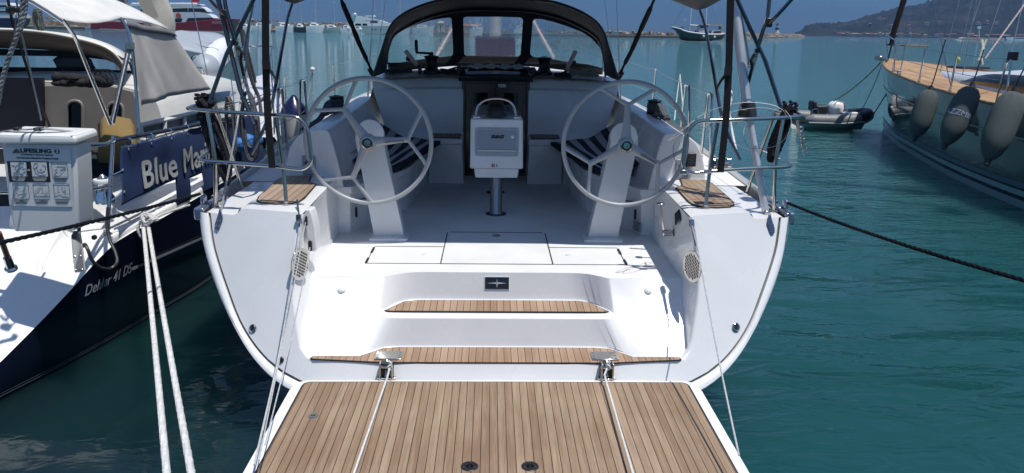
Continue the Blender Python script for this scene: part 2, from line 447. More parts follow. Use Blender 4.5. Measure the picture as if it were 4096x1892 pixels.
# outlines of the stern, measured once on the starboard side
O_px = [(1985,1680),(2300,1670),(2600,1640),(2807,1565),(2933,1455),(3021,1316),(3085,1178),(3129,1045),(3151,944),(3158,870)]
G_px = [(1985,1630),(2300,1622),(2600,1590),(2795,1521),(2908,1436),(2996,1310),(3053,1165),(3091,1052),(3110,976),(3124,862)]
def outline(px):
    pts = [US(a, b, TY) for a, b in px]; pts[0].x = 0
    pts = cat(pts, 6)
    return [V((p.x, TY(p.x,p.z), p.z)) for p in resample(pts, 41)]
OUT = outline(O_px); GRO = outline(G_px)
OUT[-1].z = 1.34; GRO[-1].z = 1.33
def inset(c, d):
    o = []
    for i, p in enumerate(c):
        t = c[min(i+1,len(c)-1)] - c[max(i-1,0)]; n = V((-t.z, 0, t.x)).normalized()
        q = p + n*d; q.y = TY(q.x, q.z); o.append(q)
    o[0].x = 0; return o
PAN = inset(GRO, 0.018)
def mirrored(c): return [MX(p) for p in c]

# hull shell with rounded gunwale band
def hull_w(t): return 1.0 + 0.115*math.sin(min(t*2.2,1)*math.pi/2) - (1.115*max(0,(t-0.42)/0.58)**2.1)
mb = MB()
for s in (1,-1):
    mir = (lambda p: p) if s == 1 else MX
    rings = []
    rings.append([mir(p + V((0,0.018,0))) for p in GRO])
    rings.append([mir(p + V((0,-0.004,0))) for p in GRO])
    mid = [a.lerp(b, 0.35) + V((0,-0.022,0)) for a, b in zip(GRO, OUT)]
    mid2 = [a.lerp(b, 0.72) + V((0,-0.020,0)) for a, b in zip(GRO, OUT)]
    rings.append([mir(p) for p in mid]); rings.append([mir(p) for p in mid2])
    rings.append([mir(p + V((0,0.004,0))) for p in OUT])
    rings.append([mir(p + V((0,0.05,0)) ) for p in inset(OUT, -0.012)])
    for k in range(1, 25):
        t = k/24; wv = max(hull_w(t), 0.004); ring = []
        for p in OUT:
            y = p.y + 0.06 + t*(18.2 + 0.9*(p.z-0.8) - p.y)
            zz = p.z + (0.42*t*t)*(p.z/1.34) - 0.35*math.sin(t*math.pi)*(1-p.z/1.34)
            ring.append(mir(V((p.x*wv, y, zz))))
        rings.append(ring)
    mb.loft(rings, closed=False, rev=(s==1))
hull = mb.build('hull', GEL, YT, ang=50)
# dark joint between band and transom panel
mb = MB()
for s in (1,-1):
    mir = (lambda p: p) if s == 1 else MX
    mb.loft([[mir(p+V((0,0.014,0))) for p in PAN], [mir(p+V((0,0.014,0))) for p in GRO]], closed=False)
mb.build('gunwale_joint', RUBBER, YT)

# ---- transom panels, step well and steps: one moulding
OPEN_V = [(1.150,0.552),(1.185,0.575),(1.205,0.62),(1.235,0.76),(1.265,0.93),(1.262,1.10),(1.252,1.25),(1.238,1.34),(1.225,1.372)]
mb = MB()
for s in (1,-1):
    mir = (lambda p: p) if s == 1 else MX
    bot = [V((x,0,z)) for x, z in ((0,0.5455),(0.4,0.5455),(0.8,0.546),(1.05,0.548),(1.150,0.552))]
    vert = [V((x,0,z)) for x, z in OPEN_V]
    top = [V((x,0,z)) for x, z in ((1.225,1.372),(1.26,1.381),(1.40,1.382),(1.60,1.381),(1.650,1.372),(1.668,1.335),(1.80,1.334),(PAN[-1].x,1.333))]
    inner = resample(bot, 13) + resample(cat(vert, 3), 13)[1:] + resample(top, 17)[1:]
    outer = resample(PAN[:24], 13) + resample(PAN[23:33], 13)[1:] + resample(PAN[32:], 17)[1:]
    outer[-1] = V((PAN[-1].x, 0, 1.333))
    rings = []
    for j in range(6):
        t = j/5; ring = []
        for a, b in zip(inner, outer):
            q = V((a.x*(1-t)+b.x*t, 0, a.z*(1-t)+b.z*t)); q.y = TY(q.x, q.z); ring.append(mir(q))
        rings.append(ring)
    mb.loft(rings, closed=False, rev=(s==-1))
    # flared side wall of the step well
    ve = resample(cat(vert, 3), 13)
    edge = [V((p.x, TY(p.x,p.z), p.z)) for p in ve]
    def backy(z): return 4.36 + (z-0.546)*1.12 if z < 0.93 else 4.79 + (z-0.93)*2.2
    r1 = [V((p.x-0.012, TY(p.x,p.z)+0.02, p.z)) for p in ve]
    r2 = []
    for p in ve:
        by = max(backy(p.z), TY(p.x,p.z)+0.06)
        r2.append(V((min(1.204,p.x+0.015) if p.z < 0.66 else 1.206+0.05*max(0,min(1,(p.z-0.93)/0.1)), by, p.z)))
    r3 = [V((1.245 + 0.012*(p.z-0.9), 5.87, max(p.z, 0.5))) for p in ve]
    mb.loft([[mir(p) for p in r] for r in (edge, r1, r2, r3)], closed=False, rev=(s==-1))
tr = mb.build('transom', GEL, YT, ang=55, bevel=0.010, seg=3)

# deck blocks beside the cockpit (raised pad, lower deck outboard), top surfaces
for s in (1,-1):
    mb = MB()
    mir = (lambda p: p) if s == 1 else MX
    ys = [None, 5.1, 5.5, 5.87]
    rings = []
    for y in ys:
        ring = []
        for x, z in ((1.225,1.372),(1.26,1.381),(1.40,1.382),(1.60,1.381),(1.650,1.372),(1.668,1.335),(1.80,1.334),(PAN[-1].x+0.03,1.333)):
            xx = x; yy = TY(x, z) if y is None else y
            if y is not None and x < 1.3: xx = x + 0.02*(y-4.6)
            if y is not None and x > 1.9: xx = 1.93*hull_w(max((y-4.9)/13.4,0))+0.047
            ring.append(mir(V((xx, yy, z))))
        rings.append(ring)
    mb.loft(rings, closed=False, rev=(s==1))
    mb.build('stern_deck', GEL, YT, ang=40, bevel=0.006)

# ---- steps
def curve2(pts, n=5): return cat([V(p) for p in pts], n)
T2 = [(0,4.853),(0.40,4.853),(0.53,4.852),(0.60,4.838),(0.66,4.80),(0.735,4.742)]         # cockpit edge (x,y) at z .932
B2 = [(0,4.825),(0.40,4.825),(0.53,4.824),(0.60,4.812),(0.66,4.76),(0.755,4.60)]          # back of upper tread z .733
N1 = [(0,4.535),(0.40,4.535),(0.56,4.535),(0.66,4.537),(0.72,4.548),(0.768,4.572)]        # nose of upper tread
B1 = [(0,4.497),(0.45,4.497),(0.64,4.495),(0.74,4.475),(0.79,4.42),(0.842,4.356)]         # back of lower tread z .546
mb = MB()
for s in (1,-1):
    def c3(c, z, dz=0): return [P3(s, x, y, z+dz) for x, y in [(p.x,p.y) for p in resample([V((a,b,0)) for a,b in c], 16)]]
    t2 = c3(T2, 0.932); b2 = c3(B2, 0.745); n1 = c3(N1, 0.733); b1 = c3(B1, 0.546)
    mb.loft([t2, b2], closed=False); mb.loft([b2, n1], closed=False); mb.loft([n1, b1], closed=False)
    front = [P3(s, 1.19*i/15, TY(1.19*i/15, 0.546)+0.002, 0.546) for i in range(16)]
    mb.loft([b1, [P3(s, 0.842*i/15, TY(0.842*i/15,0.546)+0.002, 0.546) for i in range(16)]], closed=False)
    mb.loft([[P3(s,0.842,4.356,0.546), P3(s,1.02,4.358,0.546), P3(s,1.168,4.36,0.548)],
             [P3(s,0.842,TY(.842,.546)+.002,0.546), P3(s,1.02,TY(1.02,.546)+.002,0.546), P3(s,1.150,TY(1.150,.546)+.002,0.552)]], closed=False)
    # sloping locker face at either side
    a = [P3(s,0.735,4.742,0.932), P3(s,0.755,4.60,0.745), P3(s,0.768,4.572,0.733), P3(s,0.842,4.356,0.546)]
    b = [P3(s,0.99,4.748,0.932), P3(s,1.00,4.575,0.745), P3(s,1.00,4.56,0.733), P3(s,1.02,4.358,0.546)]
    c = [P3(s,1.25,4.755,0.932), P3(s,1.24,4.578,0.745), P3(s,1.24,4.563,0.733), P3(s,1.215,4.363,0.548)]
    mb.loft([a,b,c], closed=False)
mb.build('stern_steps', GEL, YT, ang=50, bevel=0.011, seg=3)

# ---- cockpit sole
mb = MB()
loop = [P3(1,x,y,0.932) for x,y in [(p.x,p.y) for p in resample([V((a,b,0)) for a,b in T2], 16)]] + [V((1.206,4.752,0.932)), V((1.262,4.80,0.932)), V((1.262,5.9,0.932)), V((1.26,8.42,0.932))]
full = loop + [MX(p) for p in loop[::-1]][:-1]
mb.sheet(full)
mb.build('cockpit_sole', GELSKID, YT, smooth=False)
mb = MB()
def strip(x0,y0,x1,y1,w,z=0.934):
    a = V((x0,y0,z)); b = V((x1,y1,z)); t = (b-a).normalized(); n = V((-t.y,t.x,0))*w/2
    mb.prism([a-n,b-n,b+n,a+n], (0,0,0.003))
for s in (1,-1):
    strip(s*0.39,5.035,s*0.39,5.87,0.007); strip(s*0.905,5.03,s*0.905,5.40,0.004)
    strip(s*0.39,5.035,s*0.905,5.035,0.003)
    strip(s*0.39,5.46,s*0.905,5.46,0.003)
strip(-0.39,5.035,0.39,5.035,0.004); strip(-0.37,5.89,0.37,5.89,0.003)
mb.build('hatch_seam', CAULK, YT, smooth=False)
for s in (1,-1):
    for y0, y1 in ((5.04,5.15),(5.29,5.42)): mb = MB(); mb.box((s*0.905,(y0+y1)/2,0.938), (0.016,y1-y0,0.008)); mb.build('hatch_hinge', BLACKP, YT, bevel=0.002)
for x, y in ((0,5.79),):
    mb = MB(); mb.lathe([(0.036,0.0),(0.036,0.004),(0.030,0.006),(0.024,0.004),(0.008,0.006)], (x,y,0.933)); mb.build('hatch_latch', STEEL, YT)
for s in (1,-1):
    mb = MB(); mb.lathe([(0.022,0.0),(0.020,0.004),(0.001,0.005)], (s*0.52,5.27,0.933)); mb.build('hatch_latch', GEL, YT)

# ---- teak inlays with black edge
def inlay(name, poly, m, parent=YT, t=0.006, edge=0.010, ctr=None):
    c = sum((V(p) for p in poly), V((0,0,0)))/len(poly)
    n = len(poly)
    inner = []
    area = sum(poly[i][0]*poly[(i+1)%n][1]-poly[(i+1)%n][0]*poly[i][1] for i in range(n))
    sg = 1 if area > 0 else -1
    for i in range(n):
        p = V(poly[i]); a = V(poly[i-1]); b = V(poly[(i+1)%n])
        u = (p-a).normalized(); v = (b-p).normalized()
        na = V((-u.y,u.x,0))*sg; nb = V((-v.y,v.x,0))*sg; q = (na+nb)
        k = q.length_squared
        inner.append(p + (q*(2/k) if k > 0.5 else na)*edge)
    mb = MB(); mb.prism(poly, (0,0,t)); e = mb.build(name+'_edge', CAULK, parent, smooth=False)
    mb = MB(); mb.prism([p+V((0,0,0.001)) for p in inner], (0,0,t+0.001)); o = mb.build(name, m, parent, smooth=False)
    return o
def half_sym(r): return r + [MX(p) for p in r[::-1] if abs(p.x) > 1e-6]
up = [V((0,4.800,0.746)),V((0.40,4.800,0.746)),V((0.54,4.798,0.746)),V((0.62,4.770,0.746)),V((0.728,4.617,0.737)),V((0.70,4.605,0.737)),V((0,4.605,0.737))]
for p in up: p.z = 0.7395 + (p.y-4.6)*0.046
inlay('step_teak', half_sym(up[:-1]) , TEAK_STEP, t=0.006, edge=0.007)
lo = [V((x,y,0.5475)) for x,y in ((0,4.480),(0.45,4.480),(0.62,4.478),(0.72,4.46),(0.78,4.40),(0.845,4.338),(1.10,4.338),(1.135,4.333),(1.140,4.30),(1.12,4.288))]
inlay('step_teak', half_sym(lo + [V((0.7,4.243,0.5475))]), TEAK_STEP, t=0.006, edge=0.007)
for s in (1,-1):
    pad = [P3(s,x,y,1.383) for x,y in ((1.44,5.86),(1.64,5.84),(1.66,5.72),(1.625,5.10),(1.60,4.96),(1.55,4.89),(1.45,4.86),(1.36,4.875),(1.31,4.93),(1.30,5.05),(1.325,5.52),(1.40,5.62))]
    inlay('seat_teak', pad, TEAK_PAD, t=0.006, edge=0.009)
    sd = [P3(s,x,y,1.305) for x,y in ((0.84,6.62),(0.80,7.0),(0.80,7.5),(1.13,7.5),(1.13,6.6),(1.12,6.32),(1.06,6.28))]
    inlay('bench_teak', sd, TEAK_PAD, t=0.006, edge=0.009)
    bd = [P3(s,x,y,1.402) for x,y in ((0.38,7.96),(0.66,7.97),(0.68,8.02),(0.68,8.30),(0.38,8.30))]
    inlay('bench_teak', bd, TEAK_PAD, t=0.006, edge=0.009)

# ---- swim platform, hinges, fittings
SP = bpy.data.objects.new('swim_platform', None); COL.objects.link(SP); SP.location = (0,3.6,0.42); parent_to(SP, YT)
mb = MB()
pf = [V((1.208,3.02,0.36)),V((1.208,4.05,0.36)),V((1.200,4.12,0.36)),V((1.175,4.165,0.36)),V((1.13,4.185,0.36)),V((0.6,4.192,0.36)),V((0,4.194,0.36))]
mb.prism(pf + [MX(p) for p in pf[::-1]][1:], (0,0,0.104))
mb.build('platform_body', GEL, SP, bevel=0.012, seg=3, smooth=True)
pt = [V((1.150,3.06,0.4655)),V((1.148,4.10,0.4655)),V((1.140,4.135,0.4655)),V((1.115,4.152,0.4655)),V((0.6,4.157,0.4655)),V((0,4.159,0.4655))]
inlay('platform_teak', pt + [MX(p) for p in pt[::-1]][1:], TEAK_PLAT, SP, t=0.006, edge=0.010)
for px, py, r_, m_ in ((1252,1664,0.028,STEEL),(1878,1866,0.043,BLACKP),(2120,1866,0.043,BLACKP)):
    q = UZ(px,py,0.473); mb = MB()
    mb.lathe([(r_,0),(r_,0.002),(r_*0.92,0.005),(r_*0.4,0.005),(r_*0.35,0.001),(r_*0.2,0.001),(r_*0.15,0.004)], (q.x,q.y,0.4725), n=28)
    o = mb.build('platform_socket', m_, SP)
    if m_ is BLACKP:
        for a in (90,210,330):
            mb = MB(); mb.lathe([(0.004,0),(0.004,0.001),(0.001,0.002)], (q.x+0.7*r_*math.cos(R(a)), q.y+0.7*r_*math.sin(R(a)), 0.4776), n=8); mb.build('screw', STEEL, o)
for s in (1,-1):
    x = s*0.665
    mb = MB(); mb.box((x,4.335,0.560),(0.165,0.12,0.008)); pl = mb.build('platform_hinge', STEEL, YT, bevel=0.006)
    for dx in (-0.066,0.066):
        for dy in (-0.042,0,0.042):
            mb = MB(); mb.lathe([(0.0065,0),(0.006,0.002),(0.001,0.003)], (x+dx,4.335+dy,0.564), n=10); mb.build('screw', STEEL, pl)
    mb = MB(); mb.box((x,4.235,0.500),(0.082,0.055,0.125)); mb.build('hinge_recess', BLACKP, pl, bevel=0.006)
    mb = MB()
    for dx in (-0.034,0.034): mb.box((x+dx,4.205,0.515),(0.010,0.05,0.115))
    mb.tube([(x-0.04,4.20,0.545),(x+0.04,4.20,0.545)],0.009); mb.tube([(x+0.002*s,4.26,0.565),(x,4.19,0.485)],0.012)
    mb.box((x,4.205,0.472),(0.11,0.03,0.010))
    mb.build('hinge_arm', STEEL, pl, bevel=0.002)
# emblem plate: dark plate, silver four pointed star
mb = MB(); q = US(1988,1139, lambda x,z: 4.836+ (z-0.84)*0.13)
ry = lambda z: 4.8255 + (z-0.745)*0.15
def on_riser(x, z, d): return V((x, ry(z)-d, z))
ew, eh, ez = 0.080, 0.040, 0.862
mb.prism([on_riser(-ew-0.004,ez-eh-0.004,0.002),on_riser(ew+0.004,ez-eh-0.004,0.002),on_riser(ew+0.004,ez+eh+0.004,0.002),on_riser(-ew-0.004,ez+eh+0.004,0.002)],(0,-0.003,0))
em = mb.build('emblem_plate', WHITEP, YT, smooth=False)
mb = MB(); mb.prism([on_riser(-ew,ez-eh,0.0055),on_riser(ew,ez-eh,0.0055),on_riser(ew,ez+eh,0.0055),on_riser(-ew,ez+eh,0.0055)],(0,-0.001,0))
mb.build('emblem_ground', mat('emblem_navy',(0.012,0.018,0.032),0.35), em, smooth=False)
mb = MB(); st = []
for k in range(8):
    a = R(45*k); rr = (0.068 if k % 4 == 0 else 0.032) if k % 2 == 0 else 0.0085
    st.append(on_riser(rr*math.cos(a)*(1 if k%2==0 else 1.0), ez+rr*math.sin(a), 0.0072))
cc = on_riser(0,ez,0.011)
for k in range(8): mb.add([st[k], st[(k+1)%8], cc], [(0,1,2)])
mb.build('emblem_star', mat('silver',(0.6,0.62,0.64),0.25,metal=0.9), em, smooth=False)

# small fittings on the stern
def disc(name, px, py, r, m, parent=YT, fn=TY, dep=0.012, n=20, ring=None):
    p = US(px, py, fn); nrm = V((0.129*p.x*abs(p.x), -1, 0.40)).normalized()
    q = nrm.to_track_quat('Z','Y').to_matrix()
    mb = MB(); mb.lathe([(r,0),(r*0.97,dep*0.7),(r*0.8,dep),(r*0.55,dep*0.8),(r*0.5,dep*0.25),(r*0.05,dep*0.2)], p - nrm*0.002, rot=q, n=n)
    o = mb.build(name, m, parent)
    if ring:
        mb = MB(); mb.lathe([(r*0.52,0),(r*0.52,dep*0.5),(r*0.02,dep*0.5)], p, rot=q, n=n); mb.build('socket_hole', ring, o)
    return o
disc('shower_fitting', 2943,1309, 0.030, STEEL, ring=BLACKP); disc('shower_fitting', 1012,1313, 0.026, STEEL, ring=BLACKP)
disc('vent_outlet', 1124,1439, 0.020, BLACKP); 
def locker_fn(x,z): return 4.36 + (z-0.546)*1.01
for px, py in ((2593,1163),(1367,1158)):
    p = US(px,py,locker_fn); nrm = V((0,-0.7,0.71)); mb = MB(); mb.ball(p, 0.026, 16, 10, (1,1,0.55), nrm.to_track_quat('Z','Y').to_matrix()); mb.build('round_cap', GEL, YT)
# ---- cockpit coamings, benches, bulkhead, cabin, side decks
GELSH = GEL
def coam_profile(y):
    t = (y-5.87)/(8.6-5.87)
    def L(a,b): return a+(b-a)*t
    return [(L(1.20,1.14),L(1.30,1.30)),(L(1.235,1.24),1.50),(L(1.285,1.35),L(1.70,1.73)),(L(1.315,1.38),L(1.742,1.765)),
            (L(1.40,1.46),L(1.745,1.77)),(L(1.50,1.56),L(1.715,1.74)),(L(1.575,1.62),L(1.64,1.66)),(L(1.625,1.665),L(1.52,1.55)),(L(1.66,1.70),L(1.34,1.40))]
def coaming(s):
    mb = MB(); rings = []
    for y in (5.87,6.2,6.7,7.3,7.9,8.6):
        pr = [V((s*x, y + (0.10*(1.745-z) if y < 5.9 else 0)*0, z)) for x, z in coam_profile(y)]
        c = cat(pr, 3); rings.append(c)
    mb.loft(rings, closed=False, rev=(s==-1))
    f = rings[0]; mb.add(f+[V((s*1.66,5.87,1.20)),V((s*1.20,5.87,1.20))], [tuple(range(len(f)+2))])
    o = mb.build('coaming', GEL, YT, ang=50, bevel=0.018, seg=3)
    mb = MB(); q = V((s*1.455,5.862,1.470)); mb.box(q,(0.105,0.012,0.15)); p = mb.build('instrument_panel', mat('panel_grey',(0.33,0.36,0.41),0.4), YT, bevel=0.006)
    text('B&G', 0.036, mat('ink',(0.02,0.02,0.025),0.5), p, (q.x, q.y-0.008, q.z+0.02), ROT_AFT, offs=0.0012, shear=0.25)
both(coaming)
mb = MB(); q = U(2765,640,5.85); mb.box(q,(0.075,0.02,0.105)); o = mb.build('engine_panel', BLACKP, YT, bevel=0.006)
mb = MB()
for k in range(3): mb.box((q.x, q.y-0.011, q.z+0.025-k*0.022),(0.045,0.002,0.006))
mb.build('display', mat('grey_glass',(0.10,0.11,0.12),0.2), o)

def bench(s):
    z1 = 1.30
    plan = [(0.81,6.64),(0.775,6.80),(0.70,7.92),(0.70,8.42),(1.25,8.42),(1.26,5.86),(1.14,5.87),(1.02,6.12),(0.87,6.48)]
    bot = [(0.815,6.66),(0.79,6.82),(0.715,7.94),(0.715,8.42),(1.26,8.42),(1.27,5.85),(1.16,5.86),(1.04,6.13),(0.885,6.49)]
    mb = MB()
    a = [P3(s,x,y,z1) for x,y in plan]; b = [P3(s,x,y,z1-0.05) for x,y in plan]; c = [P3(s,x+0.012,y+0.006,z1-0.06) for x,y in plan]; d = [P3(s,x,y,0.93) for x,y in bot]
    mb.loft([d,c,b,a], closed=True); mb.add(a, [tuple(range(len(a)))])
    mb.build('bench', GEL, YT, ang=45, bevel=0.012, seg=3)
    mb = MB()
    a = [P3(s,x,y,1.40) for x,y in ((0.345,7.93),(0.69,7.95),(0.71,8.0),(0.71,8.42),(0.345,8.42))]
    b = [P3(s,x,y,1.345) for x,y in ((0.345,7.925),(0.69,7.945),(0.71,8.0),(0.71,8.42),(0.345,8.42))]
    c = [P3(s,x,y,1.335) for x,y in ((0.352,7.935),(0.69,7.95),(0.71,8.0),(0.71,8.42),(0.352,8.42))]
    d = [P3(s,x,y,0.93) for x,y in ((0.335,7.90),(0.705,7.93),(0.73,8.0),(0.73,8.42),(0.335,8.42))]
    mb.loft([d,c,b,a], closed=True); mb.add(a, [tuple(range(5))])
    mb.build('bench_end', GEL, YT, ang=45, bevel=0.016, seg=3)
    # locker seam and slot
    mb = MB(); mb.tube([P3(s,0.895,6.455,1.12), P3(s,1.03,6.10,1.165), P3(s,1.145,5.855,1.19)], 0.004, n=6); mb.build('locker_seam', CAULK, YT)
    mb = MB(); mb.box(P3(s,0.80,6.95,1.15),(0.012,0.17,0.16)); mb.build('speaker_grille', BLACKP, YT, bevel=0.02)
both(bench)
def seat_cushion(s):
    stripe_d = mat('cushion_navy',(0.010,0.014,0.030),0.9,bump=0.3,bscale=150); stripe_l = mat('cushion_grey',(0.50,0.52,0.56),0.9,bump=0.3,bscale=150)
    mb = MB(); n = 10
    ys = [6.36,6.6,6.85,7.15,7.45,7.75,7.95]
    def pt(u, y):
        t = (y-6.40)/1.38; xf = 0.845-0.24*t; xb_ = 1.24; x = xf+(xb_-xf)*u
        return P3(s, x, y+0.02*math.sin(9*u), 1.352+0.16*max(0,u-0.55)**1.3*2+0.10*max(0,t-0.7)*u*2 + 0.007*math.sin(14*u+5*y))
    for i in range(n):
        mb.cur = i % 2
        for ya, yb in zip(ys, ys[1:]): mb.quad(pt(i/n,ya), pt((i+1)/n,ya), pt((i+1)/n,yb), pt(i/n,yb))
    return mb, [stripe_d, stripe_l]
for s in (1,-1):
    mb, ms = seat_cushion(s)
    o = mb.build('seat_cushion', ms, None, ang=60, solid=0.035, bevel=0.0)
    tag(o, 'navy and grey striped cushion on the %s cockpit bench behind the wheel' % ('right hand' if s==1 else 'left hand'), 'cushion', 'striped cushions on the cockpit benches')

# bulkhead with companionway
def bulk(s):
    mb = MB()
    rings = []
    for z, x1, dy in ((1.30,1.18,0.0),(1.46,1.21,0.02),(1.50,1.22,0.045),(1.80,1.30,0.08),(1.88,1.33,0.09),(1.90,1.33,0.115),(1.955,1.34,0.125),(1.985,1.345,0.14),(1.995,1.34,0.19)):
        rings.append([P3(s, 0.355+(x1-0.355)*k/8, 8.30+dy, z-0.035*(k/8)**2*(1 if z>1.6 else 0)) for k in range(9)])
    mb.loft(rings, closed=False, rev=(s==-1)); mb.loft([[r[0] for r in rings],[r[0]+V((0,0.2,0)) for r in rings]], closed=False)
    mb.build('bulkhead', GEL, YT, ang=35, bevel=0.008)
both(bulk)
WOOD = mat('dark_mahogany', (0.10,0.055,0.036), 0.35, coat=0.3, bump=0.15, bscale=30, var=0.25, vscale=8, stretch=(1,1,0.15))
DGLASS = mat('smoked_glass', (0.008,0.009,0.012), 0.06)
mb = MB(); 
for dx in (-0.352,0.352): mb.box((dx,8.44,1.46),(0.035,0.10,1.06))
mb.box((0,8.44,1.965),(0.70,0.10,0.05)); mb.box((0,8.40,0.955),(0.70,0.10,0.05))
cw = mb.build('companionway_frame', WOOD, YT, bevel=0.004)
def leaf(s):
    mb = MB(); x0, x1 = (0.004, 0.330)
    out = [P3(s,x0,8.43,0.985),P3(s,x1,8.43,0.985),P3(s,x1,8.43,1.935),P3(s,x0,8.43,1.935)]
    hol = [P3(s,x0+0.085,8.43,1.06),P3(s,x1-0.085,8.43,1.06),P3(s,x1-0.085,8.43,1.84),P3(s,x0+0.085,8.43,1.84)]
    mb.prism(out,(0,0.03,0),holes=[hol]); d = mb.build('companionway_door', WOOD, YT, smooth=False)
    mb = MB(); mb.prism([p+V((0,0.012,0)) for p in hol],(0,0.006,0)); mb.build('pane', DGLASS, d, smooth=False)
both(leaf)
mb = MB(); mb.box((0,8.56,1.46),(0.78,0.02,1.10)); mb.build('cabin_dark_backing', mat('interior_shade_black',(0.012,0.012,0.018),0.6), YT, smooth=False)  # dark backing panel stands in for the unlit cabin behind the doors
mb = MB(); q = U(2008,343,8.40); mb.box(q,(0.085,0.03,0.05)); mb.build('door_lock', STEEL, YT, bevel=0.006)
# cabin top, hatch garage
mb = MB(); rings = []
for y, w_, zc in ((8.45,1.33,2.02),(8.8,1.34,2.06),(9.4,1.33,2.09),(11.0,1.22,2.06),(13.0,0.95,1.90),(14.4,0.62,1.66)):
    pr = [(-w_-0.10, 1.44),(-w_,zc-0.10),(-w_*0.86,zc-0.035),(-w_*0.5,zc-0.008),(0,zc),(w_*0.5,zc-0.008),(w_*0.86,zc-0.035),(w_,zc-0.10),(w_+0.10,1.44)]
    rings.append(cat([V((x,y,z)) for x,z in pr],3))
mb.loft(rings, closed=False); mb.build('cabin_top', GEL, YT, ang=50)
mb = MB(); rings = []
for y, z in ((8.36,2.015),(8.42,2.055),(8.9,2.095),(9.4,2.115)):
    rings.append([V((-0.40,y,z-0.05)),V((-0.385,y,z)),V((0,y,z+0.012)),V((0.385,y,z)),V((0.40,y,z-0.05))])
mb.loft(rings, closed=False); mb.add(rings[0],[(0,1,2,3,4)]); mb.build('sliding_hatch', mat('smoked_acrylic',(0.03,0.03,0.035),0.1), YT, ang=30, solid=0.01)
# side decks
def sidedeck(s):
    mb = MB(); rings = []
    for y in (5.87,6.6,7.4,8.4,9.4,10.5,12,13.5,15,16.5,17.6,18.3):
        t = (y-4.9)/13.4; w_ = 1.93*hull_w(max(t,0.0)); z = 1.336+0.42*t*t
        if y < 8.6: xi = 1.64+0.02*(y-5.87)
        else: xi = max(0.0, 1.42*(1-max(0,(y-9.4))/5.2))
        xi = min(xi, w_-0.02)
        cr = 0.05 if y > 9 else 0
        rings.append([P3(s,xi,y,z+cr*(1-xi/2)),P3(s,(xi+w_)/2,y,z+cr*0.3),P3(s,w_-0.06,y,z),P3(s,w_+0.045,y,z-0.004)])
    mb.loft(rings, closed=False, rev=(s==1)); mb.build('side_deck', GELSKID, YT, ang=40)
    mb = MB(); pts = []
    for k in range(30):
        y = 5.15+k*0.44; t = (y-4.9)/13.4; pts.append((1.93*hull_w(max(t,0))+0.012, y, 1.336+0.42*max(t,0)**2))
    a = [P3(s,x-0.015,y,z) for x,y,z in pts]; b = [P3(s,x-0.012,y,z+0.038) for x,y,z in pts]; c = [P3(s,x+0.008,y,z+0.038) for x,y,z in pts]; d = [P3(s,x+0.014,y,z) for x,y,z in pts]
    mb.loft([a,b,c,d], closed=False); mb.build('toe_rail', ALU, YT)
    # fairlead cap on the quarter
    g = mat('fairlead_steel',(0.34,0.38,0.46),0.22,metal=0.8)
    mb = MB(); mb.box(P3(s,1.945,4.93,1.315),(0.07,0.15,0.085)); mb.box(P3(s,1.955,4.99,1.385),(0.030,0.06,0.07)); mb.box(P3(s,1.93,5.10,1.352),(0.05,0.22,0.03))
    o = mb.build('fairlead', g, YT, bevel=0.014, seg=3)
    mb = MB(); mb.lathe([(0.02,0),(0.022,0.02),(0.012,0.024),(0.01,0.01)], P3(s,1.885,5.07,1.336), n=12); mb.build('deck_filler', STEEL, YT)
both(sidedeck)

